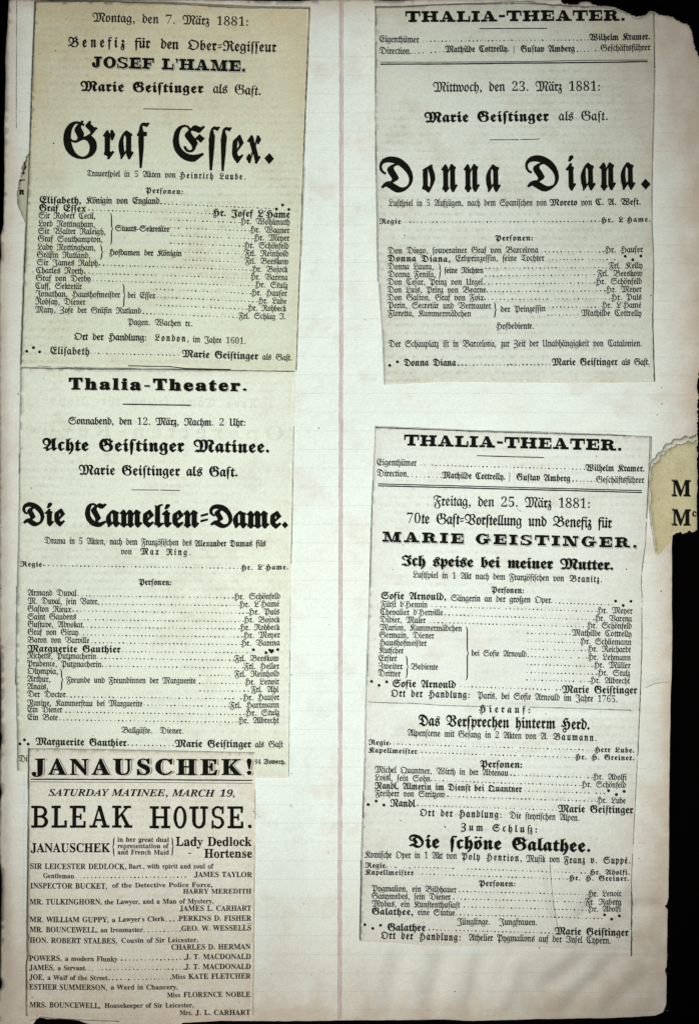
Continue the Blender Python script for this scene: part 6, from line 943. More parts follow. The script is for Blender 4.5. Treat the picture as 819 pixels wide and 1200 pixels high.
CAMEL = """
headline | s54 Thalia-Theater. @e332,311 f447,320
rule | _1.3 e590,384 f180,389
dateline | g37 Sonnabend, den 12. März, Nachm. 2 Uhr: @e330,480 f442,488
headline | X62 Achte Geiſtinger Matinee. @e205,606 f557,617
headline | F50 Marie Geiſtinger als Gaſt. @e378,722 f405,732
rule | _0.8 e632,795 e765,796 | _0.8 e772,796 f127,798
title | X112 Die @g108,228 g315,228 | X112 Camelien=Dame. @g408,231 h647,240
subtitle | f33 Drama in 5 Akten, nach dem Franzöſiſchen des @g215,316 h185,326 | F33 Alexander Dumas fils @h200,330 h540,330
subtitle | f31 von @g582,367 g635,368 | k32 Max Ring. @g675,368 h180,372
cast_line | F27 Regie @g100,425 g203,428 | . g212,420 g236,421 | . g258,422 h405,434 | F27 Hr. L'Hame. @h418,443 h648,440
caption | F32 Perſonen: @g668,514 h88,516
cast_line | f31 Armand Duval @g136,565 g372,567 | . g380,565 h380,576 | f31 Hr. Schönfeld @h385,584 h608,581
cast_line | f31 M. Duval, ſein Vater @g136,605 g470,607 | . g475,605 h405,613 | f31 Hr. L'Hamé @h410,621 h605,618
cast_line | f31 Gaſton Rieux @g136,641 g345,645 | . g355,638 h450,650 | f31 Hr. Puls @h455,657 h605,656
cast_line | f31 Saint Gaudens @g136,680 g370,680 | . g388,680 h430,690 | f31 Hr. Bojock @h432,695 h607,694
cast_line | f31 Guſtave, Advokat @g136,716 g400,718 | . g405,716 h410,725 | f31 Hr. Rohbeck @h413,732 h607,730
cast_line | f31 Graf von Giray @g136,753 g380,755 | . g387,753 h425,764 | f31 Hr. Meyer @h430,769 h607,767
cast_line | f31 Baron von Varville @g136,790 g432,793 | . g445,790 h415,800 | f31 Hr. Varena @h418,807 h607,805
cast_line | F35 Marguerite Gauthier @i136,97 i582,101 | . i590,97 j470,102 | * j480,88 j540,103 j558,90 j572,92 j566,99 j596,88
cast_line | f31 Nichette, Putzmacherin @i134,129 i465,132 | . i472,128 j385,138 | f31 Frl. Beeskow @j388,144 j601,142
cast_line | f31 Prudence, Putzmacherin @i134,167 i490,171 | . i495,166 j430,175 | f31 Frl. Heller @j433,181 j603,180
cast_line | f31 Olympia, @i134,203 i282,204 | . j225,210 j365,212 | f31 Frl. Reinhold @j388,218 j603,217
cast_line | f31 Arthur, @i134,240 i246,242 | f31 Freunde und Freundinnen der Marguerite @i320,246 j205,250 | . j222,248 j420,250 | f31 Hr. Lenoir @j437,256 j603,255
cast_line | f31 Anais, @i134,277 i234,278 | . j225,285 j455,287 | f31 Frl. Ahl @j467,292 j602,292
brace | } i292,180 i292,282 3.6
cast_line | f31 Der Doctor @i134,314 i318,316 | . i325,313 j420,323 | f31 Hr. Hauſer @j427,331 j604,329
cast_line | f31 Nanine, Kammerfrau bei Marguerite @i134,356 i686,360 | . i695,352 j360,360 | f31 Frl. Hartmann @j365,368 j604,366
cast_line | f31 Ein Diener @i134,388 i302,389 | . i320,387 j435,398 | f31 Hr. Stulz @j440,405 j603,403
cast_line | f31 Ein Bote @i134,425 i280,427 | . i290,424 j400,435 | f31 Hr. Albrecht @j405,442 j602,440
caption | f31 Ballgäſte. @i585,487 i732,489 | f31 Diener. @i770,489 j145,490
star_line | * i98,540 i120,521 i137,541 | F37 Marguerite Gauthier @i172,545 i610,551 | . i618,545 j95,548 | F37 Marie Geiſtinger @j103,554 j470,557 | f32 als Gaſt @j488,557 j622,556
imprint | f31 Die @i92,624 i148,625 | F26 84 Bowery. @j485,636 j633,637
"""
BLEAK = """
title | J76 JANAUSCHEK! @i154,687 j473,688
rule | _1.35 i150,709 j475,714
rule | _0.5 i150,722 j475,728
dateline | i33 SATURDAY MATINEE, MARCH 19, @k235,134 l390,137
title | m106 BLEAK @k152,287 k637,288 | m106 HOUSE. @k720,290 l472,289
headline | R42 JANAUSCHEK @k150,403 k530,405 | { k552,335 k552,424 2.8 | r23 in her great dual @k565,355 l75,356 | r23 representation of @k565,386 l75,386 | r23 and French Maid @k565,416 l75,417 | } l86,335 l86,420 2.8 | R43 Lady Dedlock @l108,374 l473,373
headline | r30 - @l168,420 l184,420 | R42 Hortense @l245,430 l474,429
cast_line | r26 SIR LEICESTER DEDLOCK, @k148,484 k607,487 | r23 Bart., with spirit and soul of @k618,485 l290,482
cast_line | r23 Gentleman @k210,528 k358,530 | . k368,528 l192,524 | r25 JAMES TAYLOR @l197,523 l474,523
cast_line | r26 INSPECTOR BUCKET, @k148,577 k515,580 | r22 of the Detective Police Force, @k540,575 l283,571
cast_line | r23 HARRY MEREDITH @l143,603 l471,602
cast_line | r26 MR. TULKINGHORN, @k146,654 k490,655 | r23 the Lawyer, and a Man of Mystery, @k503,655 l288,649
cast_line | r25 JAMES L. CARHART @l127,686 l470,684
cast_line | r26 MR. WILLIAM GUPPY, @k146,739 k522,741 | r23 a Lawyer's Clerk @k540,740 l55,735 | . l62,735 l117,735 | r25 PERKINS D. FISHER @l122,734 l471,732
cast_line | r26 MR. BOUNCEWELL, @k146,787 k470,790 | r23 an Ironmaster @k485,789 k687,788 | . k693,787 l130,783 | r25 GEO. W. WESSELLS @l135,782 l470,778
cast_line | r26 HON. ROBERT STALBES, @m146,429 m563,434 | r23 Cousin of Sir Leicester, @m585,431 n215,425
cast_line | r25 CHARLES D. HERMAN @n87,462 n467,458
cast_line | r26 POWERS, @m143,516 m298,516 | r23 a modern Flunky @m315,516 m565,520 | . m585,514 n150,508 | r25 J. T. MACDONALD @n155,507 n468,505
cast_line | r26 JAMES, @m143,560 m264,561 | r23 a Servant @m280,561 m410,562 | . m415,560 m445,561 | . m475,560 n148,555 | r25 J. T. MACDONALD @n153,555 n468,552
cast_line | r26 JOE, @m143,607 m213,608 | r23 a Waif of the Street @m230,608 m518,610 | . m525,606 m620,606 | . m648,605 n85,602 | r23 Miss @n90,602 n155,601 | r25 KATE FLETCHER @n170,601 n469,598
cast_line | r26 ESTHER SUMMERSON, @m143,654 m515,657 | r23 a Ward in Chancery, @m533,655 n118,651
cast_line | r23 Miss @n67,690 n130,689 | r25 FLORENCE NOBLE @n145,689 n466,686
cast_line | r26 MRS. BOUNCEWELL, @m143,741 m482,745 | r23 Housekeeper of Sir Leicester, @m503,744 n194,738
cast_line | r23 Mrs. @n127,776 n187,776 | r25 J. L. CARHART @n203,776 n465,774
"""
DIANA = """
headline | S53 THALIA-THEATER. @o225,108 p498,99
rule | _1.0 o580,138 p127,137
notice_line | f33 Eigenthümer @o100,204 o290,206 | . o310,199 p325,192 | F34 Wilhelm Kramer. @p328,195 p620,190
notice_line | f33 Direction @o100,260 o245,261 | . o250,258 o408,249 | F34 Mathilde Cottrelly. @o415,252 o722,250 | _0.6 o745,222 o745,258 | F34 Guſtav Amberg @o778,252 p258,249 | . p270,247 p375,244 | f33 Geſchäftsführer @p382,246 p622,241
rule | _0.7 o105,300 o819,297 p300,290 p608,288 | _1.4 o105,310 o819,304 p300,301 p608,296
dateline | f48 Mittwoch, den 23. März 1881: @o357,441 p380,436
headline | X52 Marie Geiſtinger @o315,588 p135,582 | f46 als Gaſt. @p182,579 p417,577
rule | _0.8 o630,672 o768,671 | _0.8 o774,671 p90,668
title | H170 Donna @q100,183 q683,180 | H170 Diana. @r22,178 r622,168
subtitle | f33 Luſtſpiel in 5 Aufzügen, nach dem Spaniſchen von @q145,253 r125,250 | F33 Moreto @r138,250 r272,249 | f33 von @r288,249 r342,248 | F33 C. A. Weſt. @r358,248 r575,246
cast_line | F27 Regie @q100,338 q203,338 | . q210,330 r375,325 | F27 Hr. L'Hame. @r382,332 r622,327
caption | F29 Perſonen: @q655,419 r58,418
cast_line | f31 Don Diego, ſouverainer Graf von Barcelona @q140,480 r85,476 | . r100,472 r395,472 | f31 Hr. Hauſer @r400,476 r585,474
cast_line | F33 Donna Diana, @q140,518 q440,521 | f31 Erbprinzeſſin, ſeine Tochter @q465,517 r113,515 | . r135,510 r295,509 | . r325,509 r485,508 | * r500,493 r537,510 r575,492
cast_line | f31 Donna Laura, @q140,556 q360,557 | . q610,550 r410,548 | f31 Frl. Kelly @r420,553 r583,550
cast_line | f31 Donna Feniſa, @q140,593 q370,594 | g30 ſeine Nichten @q412,574 q600,574 | . q610,588 r350,583 | f31 Frl. Beeskow @r365,590 r582,588
brace | } q384,530 q384,597 3.2
cast_line | f31 Don Ceſar, Prinz von Urgel @q138,630 q598,630 | . q605,626 r350,622 | f31 Hr. Schönfeld @r355,629 r580,626
cast_line | f31 Don Luis, Prinz von Bearne @q138,668 q612,668 | . q618,663 r400,660 | f31 Hr. Meyer @r405,667 r580,664
cast_line | f31 Don Gaſton, Graf von Foix @q138,705 q600,705 | . q605,700 r425,698 | f31 Hr. Puls @r430,704 r580,702
cast_line | f31 Perin, Secretär und Vertrauter @q140,742 q635,745 | . r135,738 r375,738 | f31 Hr. L'Hamé @r385,742 r578,740
cast_line | f31 Floretta, Kammermädchen @q140,780 q540,783 | f31 der Prinzeſſin @q682,762 r118,758 | . r130,777 r272,775 | f31 Mathilde Cottrelly @r288,780 r578,780
brace | } q648,715 q648,787 3.2
caption | f33 Hofbediente. @s658,147 t63,146
place_line | f34 Der Schauplatz iſt in Barcelona, zur Zeit der Unabhängigkeit von Catalonien. @s143,233 t580,230
star_line | * s150,321 s187,304 | F36 Donna Diana @s217,324 s468,324 | . s478,320 t138,318 | F36 Marie Geiſtinger @t147,322 t463,320 | g33 als Gaſt. @t483,320 t617,318
"""
GALA = """
headline | S54 THALIA-THEATER. @u218,92 v522,116
rule | _1.0 u567,140 v152,149
notice_line | f33 Eigenthümer @u88,186 u278,189 | . u298,184 v345,205 | F34 Wilhelm Kramer. @v350,213 v635,216
notice_line | f33 Direction @u88,238 u232,241 | . u238,240 u395,244 | F34 Mathilde Cottrelly. @u400,248 u703,256 | _0.6 u725,220 u723,262 | F34 Guſtav Amberg @u757,257 v277,264 | . v292,262 v395,264 | f33 Geſchäftsführer @v402,268 v633,271
rule | _1.1 u95,275 v622,307 | _1.3 u95,284 v622,316
dateline | f50 Freitag, den 25. März 1881: @u358,379 v372,392
headline | g52 70te Gaſt=Vorſtellung und Benefiz für @u232,463 v478,486
headline | W50 MARIE GEISTINGER. @u115,553 v595,582
headline | X54 Ich speise bei meiner Mutter. @u205,667 v485,689
subtitle | f33 Luſtſpiel in 1 Akt nach dem Franzöſiſchen von @u260,725 v248,743 | k33 Branitz. @v275,744 v430,748
caption | F32 Perſonen: @u637,797 v55,801
cast_line | F37 Sofie Arnould, @w108,172 w420,178 | f33 Sängerin an der großen Oper @w443,182 x185,192 | . x190,190 x480,200 | * x495,182 x531,203 x568,183
cast_line | f31 Fürſt d'Hennin @w106,210 w332,213 | . w352,208 w415,210 | . w448,211 x400,232 | f31 Hr. Meyer @x405,240 x575,242
cast_line | f31 Chevalier d'Herville @w104,248 w405,251 | . w415,248 x390,272 | f31 Hr. Varena @x393,277 x573,280
cast_line | f31 Didier, Maler @w102,284 w322,288 | . w345,285 x340,305 | f31 Hr. Schönfeld @x355,312 x571,315
cast_line | f31 Marion, Kammermädchen @w102,322 w497,327 | . x75,337 x275,342 | f31 Mathilde Cottrelly @x285,347 x570,353
cast_line | f31 Germain, Diener @w100,358 w363,362 | . x75,375 x315,382 | f31 Hr. Schliemann @x323,388 x570,392
cast_line | f31 Haushofmeiſter @w98,395 w327,398 | . x75,412 x350,420 | f31 Hr. Reichardt @x358,424 x567,428
cast_line | f31 Kutſcher @w98,432 w216,434 | f31 bei Sofie Arnould @w542,445 x68,450 | . x75,448 x355,456 | f31 Hr. Lehmann @x360,463 x566,467
cast_line | f31 Erſter @w96,470 w185,471 | . x72,486 x380,495 | f31 Hr. Müller @x387,501 x565,504
cast_line | f31 Zweiter @w96,507 w212,509 | f31 Bediente @w252,510 w382,512 | . x72,525 x400,533 | f31 Hr. Stulz @x405,538 x563,541
cast_line | f31 Dritter @w94,543 w202,545 | . x70,560 x365,568 | f31 Hr. Albrecht @x370,574 x562,578
brace | } w514,305 w512,560 3.8
brace | } w226,445 w226,550 3.4
star_line | * w63,568 w99,587 w135,570 | F38 Sofie Arnould @w163,595 w467,600 | . w490,592 x230,608 | F38 Marie Geiſtinger @x237,622 x597,626
place_line | k36 Ort der Handlung: @w155,641 w532,648 | f34 Paris, bei Sofie Arnould im Jahre 1765. @w570,649 x502,667
caption | h37 Hierauf: @y575,142 z85,147
headline | F56 Das Verſprechen hinterm Herd. @y287,207 z370,225
subtitle | f34 Alpenſcene mit Geſang in 2 Akten von A. @y235,256 z170,272 | k34 Baumann. @z195,273 z403,279
cast_line | F27 Regie @y48,299 y147,302 | . y153,295 z375,322 | F27 Herr Lube. @z390,332 z583,335
cast_line | F27 Kapellmeiſter @y48,337 y282,343 | . y287,335 z288,358 | F27 Hr. H. Greiner. @z297,367 z583,372
caption | F36 Perſonen: @y582,406 z48,409
cast_line | f32 Michel Quantner, Wirth in der Abtenau @y78,432 y717,447 | . y730,443 z380,455 | f31 Hr. Adolfi @z383,463 z546,467
cast_line | f31 Loisl, ſein Sohn @y78,470 y345,475 | . y350,470 z320,492 | f31 Hr. Schönfeld @z328,500 z543,503
cast_line | F34 Nandl, Almerin im Dienſt bei Quantner @y78,510 y782,525 | . z60,520 z440,530 | * z460,517 z497,535 z534,520
cast_line | f31 Freiherr von Stritzow @y78,545 y415,551 | . y428,546 z398,568 | f31 Hr. Lube @z403,576 z542,578
star_line | * y47,585 y85,569 y122,588 | F38 Nandl @y152,595 y275,598 | . y285,590 z210,610 | F38 Marie Geiſtinger @z217,620 z577,626
place_line | k36 Ort der Handlung: @y293,640 y685,649 | f34 Die ſteyriſchen Alpen. @y722,651 z320,662
caption | h37 Zum Schluß: @y490,709 z118,720
title | X64 Die ſchöne Galathee. @y240,790 z375,812
subtitle | f34 Komiſche Oper in 1 Akt von @A72,307 A512,313 | k34 Poly Henrion, @A533,315 B45,325 | f34 Muſik von @B65,327 B228,330 | k34 Franz v. Suppé. @B245,333 B565,335
cast_line | F27 Regie @A72,355 A170,357 | . A175,352 A220,353 | . A262,354 A285,355 | . A312,352 A495,358 | . A565,360 B350,381 | F27 Hr. Adolfi. @B367,388 B562,390
cast_line | F27 Kapellmeiſter @A72,388 A305,392 | . A310,383 B262,410 | F27 Hr. H. Greiner. @B268,416 B560,420
caption | F30 Perſonen: @A617,443 B15,446
cast_line | f31 Pygmalion, ein Bildhauer @A105,467 A510,473 | . A525,468 B355,485 | f31 Hr. Lenoir @B360,493 B523,494
cast_line | f31 Ganymedes, ſein Diener @A105,503 A482,508 | . A497,503 B345,522 | f31 Fr. Raberg @B348,531 B522,535
cast_line | f31 Mydas, ein Kunſtenthuſiaſt @A105,540 A527,547 | . A548,542 B355,560 | f31 Hr. Adolfi @B360,567 B522,568
cast_line | F35 Galathee, @A105,579 A303,582 | f31 eine Statue @A325,581 A503,584 | . A510,580 B430,600 | * B443,583 B477,604 B514,588
caption | f33 Jünglinge. @A512,627 A672,629 | f33 Jungfrauen. @A714,630 B120,633
star_line | * A72,627 A110,645 A147,630 | F38 Galathee @A180,656 A362,658 | . A380,650 B195,672 | F38 Marie Geiſtinger @B203,678 B557,685
place_line | k36 Ort der Handlung: @A148,694 A530,704 | f34 Athelier Pygmalions auf der Inſel Cypern. @A568,704 B473,722
"""

BLOCKS = {'essex': parse(ESSEX), 'camel': parse(CAMEL), 'bleak': parse(BLEAK), 'diana': parse(DIANA), 'gala': parse(GALA)}
SHADE = {"JOSEF L'HAME.": (0.9, 1.0), 'JANAUSCHEK!': (2.3, 0.35), 'MARIE GEISTINGER.': (1.0, 1.1), 'Thalia-Theater.': (0.8, 0.55), 'Ich speise bei meiner Mutter.': (0.75, 0.6)}
def print_block(rows, parent, z, paper_mat):
    for kind, items in rows:
        ink, late = Ink(z), None
        big = False
        seen_dots = False
        for n, it in enumerate(items):
            if it[0] == 'text':
                _, st, cap, tx, p0, p1 = it
                tgt = ink
                if kind in ('cast_line', 'star_line', 'notice_line') and seen_dots and not any(q[0] == 'dots' for q in items[n:]):
                    late = late or Ink(z)          # the performer's name at the end of the leader is a piece of its own
                    tgt = late
                tgt.text(st, cap, tx, p0, p1, shade=SHADE.get(tx))
                big = big or cap > 9.5
            elif it[0] == 'dots':
                ink.dots(*it[1])
                seen_dots = True
            elif it[0] == 'star':
                for p in it[1]:
                    ink.star(p)
            elif it[0] == 'brace':
                _, p0, p1, w, sd = it
                ink.brace(p0[0], p0[1], p1[1], w, sd)
            elif it[0] == 'line':
                ink.line(it[2], it[1])
        mats = [M_INK if big or kind in ('rule', 'title') else M_INKS, M_GREY, paper_mat]
        o = ink.build(kind, mats, parent)
        if late:
            q = late.build('performer_name', mats, parent)
            q.parent = o
def border(parent, z, lines, name='border_rule', mat=None):
    for w, pts in lines:
        k = Ink(z)
        k.line(pts, w, rag=0.3, step=4)
        k.build(name, [mat or M_RULE], parent)
def specks(parent, z, pts, name='ink_speck'):
    for x, y, r in pts:
        k = Ink(z)
        k.poly([(x + r * random.uniform(.6, 1.2) * math.cos(math.tau * i / 8), y + r * random.uniform(.6, 1.2) * math.sin(math.tau * i / 8)) for i in range(8)])
        k.build(name, [M_RULE], parent)

# ---------------------------------------------------------------- the black ground
g = 1.5
ground = link_mesh('ground', [(-g, -g, -0.006), (g, -g, -0.006), (g, g, -0.006), (-g, g, -0.006)], [(0, 1, 2, 3)], [M_BLACK])
ground['kind'] = 'structure'

# ---------------------------------------------------------------- the album page
page_pts = [
    (11, -3), (60, 0.2), (150, -0.8), (230, -1.5), (300, 0.6), (350, 1.2), (380, -1.0), (430, -1.2), (450, 0.9), (478, 0.4), (500, -2.5), (655, -3), (659, 3.0), (668, 4.5), (677, 4.2), (684, 1.0), (691, 1.5), (695, 5.5),
    (712, 7.0), (722, 8.5), (730, 12.5), (738, 15.5), (745, 20.0), (751, 18.5), (757, 16.0), (762, 12.5), (768, 15.0), (775, 16.8), (782, 17.6), (790, 21.0), (798, 25.5), (806, 28.5),
    (810, 34), (812, 45), (816, 58), (821, 68), (824, 120), (823, 300), (822, 420), (818, 445), (817.5, 520), (817, 600), (789, 618), (787, 640), (787, 700), (787, 760), (786, 800), (784.5, 860), (783.5, 930), (783.5, 1000), (783, 1052),
    (781, 1060), (778.5, 1062), (782, 1066), (781.5, 1100), (781, 1133), (779, 1137), (781, 1145), (780.5, 1178), (777, 1187), (768, 1191), (740, 1193), (700, 1194.5), (640, 1195.5), (580, 1197),
    (555, 1197.5), (520, 1195.8), (470, 1196.5), (400, 1196.5), (330, 1197), (262, 1196.4), (214, 1199), (205, 1206), (120, 1206), (97, 1199), (92, 1197), (70, 1195), (55, 1195.3), (46, 1193.4), (42, 1196), (36, 1206), (-4, 1206),
    (-3, 1165), (1.5, 1158), (2.5, 1152), (0.5, 1146), (1.5, 1060), (2, 1030), (-2, 990), (0.5, 938), (2, 930), (0, 918), (0.5, 880), (2.6, 862), (0.8, 857), (1.5, 800), (1.0, 765), (-1.5, 730), (-1, 560), (-1, 380), (0.2, 312), (2, 300), (1.0, 276), (3.2, 269),
    (4.6, 262), (5, 230), (5.2, 190), (5.2, 150), (6.4, 120), (7.2, 95), (6.6, 70), (8.5, 40), (9.5, 25)]
torn_idx = set(range(10, 41))
page_out = rough_outline(page_pts, 4.0, 0.3, torn_idx)
page = thing('scrapbook_page', 'large cream ruled album page with a torn corner and red margin lines', 'page', 409.5, 600)
def page_tone(x, y, d):
    t = 0.7 * np.exp(-d / 14.0) + 0.33 * np.exp(-d / 75.0) + 0.42 * np.clip((y - 960) / 190, 0, 1) + 0.22 * np.clip((x - 640) / 150, 0, 1) * (0.35 + 0.65 * np.clip((y - 700) / 300, 0, 1))
    t += 0.55 * np.exp(-np.hypot((x - 800) / 70, (y - 40) / 150) ** 2)             # browned torn corner
    t += 0.30 * np.exp(-np.hypot((x - 760) / 130, (y - 1190) / 120) ** 2)
    t += 0.20 * np.clip((x - 762) / 40, 0, 1)
    t += 0.30 * np.exp(-np.hypot((x - 10) / 40, (y - 1190) / 90) ** 2)
    return np.clip(t, 0, 1.1)
sheet('paper', page_out, 0.0, 1.2, 4.5, M_PAGE, page, page_tone)
ZI = 0.40
# printed ruling of the album: one part, faint feint lines
k = Ink(ZI)
y = 67.0
while y < 1192:
    x1 = 818 if y < 500 else 783
    tilt = 0.004
    k.line([(22, y - 1.5), (200, y - 0.6), (400, y), (600, y + 0.3), (x1, y + 1.2)], 0.6, rag=0.25, step=12)
    y += 21.9
o = k.build('ruling', [M_BLUE], page)
for off in (0.0, 3.6):
    k = Ink(ZI)
    k.line([(398.1 + off, 0), (398.3 + off, 250), (397.6 + off, 600), (396.8 + off, 900), (396.4 + off, 1195)], 0.8, rag=0.4, step=5)
    k.build('margin_line', [M_RED], page)
k = Ink(ZI - 0.1)
k.line([(399.9, 0), (400.1, 250), (399.4, 600), (398.6, 900), (398.2, 1195)], 3.0, rag=0.1, step=6)
k.build('margin_band', [M_PINK], page)
border(page, ZI, [(0.6, [(20, 1), (20, 60), (19.6, 150)])], 'column_line', M_DIRT)
border(page, ZI, [(0.6, [(28.8, 905), (28.4, 1000), (28, 1075)])], 'column_line', M_BLUE)
border(page, ZI, [(0.7, [(34, 1197.5), (42, 1195.5), (44.5, 1188.5)]), (0.8, [(46, 1192.6), (60, 1194.2), (90, 1196.2), (140, 1198)]), (0.5, [(755, 806), (766, 801), (783, 799)])], 'crease', M_DIRT)
specks(page, ZI, [(373.5, 501.6, 0.8), (428, 375, 0.8), (341.5, 791, 0.8), (342, 906.7, 0.9), (341, 944, 0.9), (775, 454, 0.7), (775.5, 473, 0.9), (770, 486, 0.8), (774, 693, 0.9), (533, 1162, 0.9), (755, 748, 0.5), (748, 1006, 0.8),
                      (632, 1111.5, 0.8), (428, 17, 0.6), (432, 24, 0.7), (436, 25.5, 0.6), (356, 1059, 0.6), (22, 462, 0.9), (2, 572, 0.7), (2, 618.5, 0.7), (1.5, 690, 0.8)])

# ---------------------------------------------------------------- clippings
GR = 'newspaper clippings pasted on the album page'
# small torn scrap that peeps out beside the upper left clipping
t = thing('newspaper_scrap', 'small torn scrap printed with the letter n beside the Graf Essex clipping', 'scrap', 27, 222)
sheet('paper', rough_outline([(34, 180), (31, 186), (26.5, 200), (22.5, 213), (20.2, 228), (20.6, 238), (24, 247), (30.5, 262), (37, 268), (39, 200)], 2.5, 0.5, {0, 1, 2, 3}), 0.5, 0.45, 4, M_N, t)
k = Ink(0.9); k.text('X', 8.4, 'n', (22.2, 228.0), (29.6, 228.4)); k.build('letter', [M_INK], t)
k = Ink(0.9); k.line([(23.3, 211.6), (29.8, 211.0)], 1.6, rag=0.3, step=2); k.build('dash', [M_INK], t)
k = Ink(0.9); k.line([(29.6, 190), (30.2, 195), (28.6, 198), (27.2, 203)], 1.8, rag=0.5, step=2); k.line([(26, 204), (30, 202.6)], 1.2, rag=.4, step=2); k.build('letter', [M_INK], t)

# Die Camelien-Dame
t = thing('newspaper_clipping', 'pale cream playbill clipping titled Die Camelien-Dame, directly below the Graf Essex clipping', 'clipping', 180, 670, GR)
out = rough_outline([(25, 431), (347, 434), (345.6, 470), (343.6, 540), (342, 640), (340.5, 700), (339.2, 780), (338.4, 912), (300, 911), (34, 905), (20.8, 903.5), (19.8, 800), (19.6, 740), (20.5, 690), (22, 630), (23, 560), (23.4, 520)], 3.0, 0.3)
def tone_b(x, y, d):
    return np.clip(0.5 * np.exp(-d / 9.0) + 0.35 * np.clip((y - 850) / 60, 0, 1) + 0.25 * np.exp(-((x - 40) / 40) ** 2), 0, 1)
sheet('paper', out, 0.55, 0.45, 4.0, M_B, t, tone_b)
print_block(BLOCKS['camel'], t, 0.9, M_B)
border(t, 0.9, [(0.6, [(23.2, 532), (22.8, 556)]), (0.7, [(19.9, 687), (20.1, 697), (19.8, 709)]), (0.9, [(19.6, 782), (19.4, 803)]), (0.55, [(344.4, 500), (343.4, 560)]), (0.8, [(343.3, 560), (342.6, 610), (341.4, 660)]), (0.45, [(340.4, 700), (338.6, 910)])])
for sz, tx, p0, p1, st in ((11, 'Neue Compoſition für Piano:', (54, 474), (304, 478), 'g'), (17, 'Operetten-Revue', (30, 510), (332, 516), 'R')):
    k = Ink(0.93)
    k.text(st, sz, tx, p0, p1, mirror=True)
    k.build('print_seen_through', [M_GHOST], t)
specks(t, 0.9, [(37, 572, 0.9), (160, 495, 0.6), (280, 512, 0.5), (26, 613, 0.7), (95, 897, 0.5), (110, 862, 0.6), (103, 917.5, 0.5)])

# Graf Essex
t = thing('newspaper_clipping', 'yellowed playbill clipping titled Graf Essex with a ruled border', 'clipping', 190, 215, GR)
out = rough_outline([(41, 1.2), (120, 1.0), (200, 2.8), (290, 7.2), (364, 8.8), (361.5, 70), (359, 125), (356.6, 190), (355.4, 222), (353, 300), (350, 370), (347.4, 436), (340, 435.8), (200, 431.6), (100, 429.8), (24.6, 429.4), (27, 380), (30, 310), (33, 225), (36, 150), (38.6, 80)], 3.0, 0.35)
def tone_a(x, y, d):
    top = np.clip(1 - y / 215.0, 0, 1) ** 0.8
    return np.clip(0.95 * top + 0.35 * np.exp(-d / 12.0) + 0.25 * np.clip(1 - (x - 30) / 90, 0, 1) * np.clip(1 - y / 330, 0, 1), 0, 1.05)
sheet('paper', out, 1.05, 0.45, 4.0, M_A, t, tone_a)
print_block(BLOCKS['essex'], t, 1.4, M_A)
border(t, 1.4, [(0.8, [(43, 2.4), (90, 1.6), (130, 1.8), (200, 4.4), (235, 6.6), (285, 9.3), (325, 9.6), (362, 10.6)]), (1.2, [(42, 3), (40.3, 50), (38.4, 90), (36.6, 150)]), (0.8, [(36.6, 150), (34.5, 200), (31.6, 262)]), (1.3, [(31.6, 262), (29, 330), (27, 390), (25.9, 427)]),
                  (1.3, [(362.8, 10), (360.5, 70), (358, 130), (355.8, 190)]), (0.9, [(355.8, 190), (354.3, 225), (352, 300), (349.6, 360), (347.3, 434)]), (0.5, [(357.4, 196), (355.3, 240), (353.3, 300)]),
                  (1.0, [(25.6, 431), (60, 432.2), (120, 432.7), (200, 432.9), (270, 433.8), (345, 435.2)]), (0.6, [(45, 429.2), (100, 431.2), (160, 431.6)])])
specks(t, 1.4, [(66, 59.8, 0.9), (45.6, 64, 0.8), (63.5, 168.3, 1.0), (40.4, 128.8, 0.8), (40.5, 149, 0.8), (78, 22.5, 0.6), (204, 74, 0.6), (202, 82, 0.6), (146, 279, 0.8), (76.5, 373.5, 0.7), (39, 319, 0.7), (35, 311, 0.6), (101, 68.5, 0.6), (232, 100, 0.6), (60, 86, 0.6), (51, 86.5, 0.5)])

# Bleak House
t = thing('newspaper_clipping', 'narrow buff English clipping in roman type titled Janauschek and Bleak House', 'clipping', 165, 1035, GR)
out = rough_outline([(33.4, 877), (120, 878), (220, 880), (299.4, 881.6), (299.2, 924), (299.8, 950), (299.4, 980), (298.4, 1060), (297.6, 1130), (296.6, 1193), (200, 1195), (140, 1195.2), (96, 1192.6), (52, 1190.6), (46, 1189.6), (31, 1192), (31.2, 1130), (33.6, 1118), (32.2, 1108), (32.6, 1060), (33.4, 1000), (33.6, 930)], 3.0, 0.35)
def tone_c(x, y, d):
    return np.clip(0.45 * np.exp(-d / 8.0) + 0.75 * np.clip((y - 960) / 230, 0, 1), 0, 1)
sheet('paper', out, 1.05, 0.45, 4.0, M_C, t, tone_c)
print_block(BLOCKS['bleak'], t, 1.4, M_C)
border(t, 1.4, [(1.0, [(34.4, 877), (34.2, 905), (34, 925)]), (0.7, [(33.9, 966), (33.5, 1000), (32.8, 1060), (32.4, 1092)]), (0.8, [(32.2, 1092), (35, 1098), (33.4, 1102)]), (0.6, [(32.2, 1108), (31.9, 1175)]),
                  (0.45, [(299.2, 925), (299.2, 960)]), (0.55, [(298.6, 990), (298, 1060), (297.3, 1140), (296.8, 1190)]), (0.5, [(284, 1083.5), (296.5, 1081.5)])])
specks(t, 1.4, [(297.5, 951, 0.8), (300.5, 954, 0.6), (304, 957, 0.5), (38, 1169, 0.8), (171, 935, 0.5), (280, 1174, 0.6), (158, 1029, 0.6)])

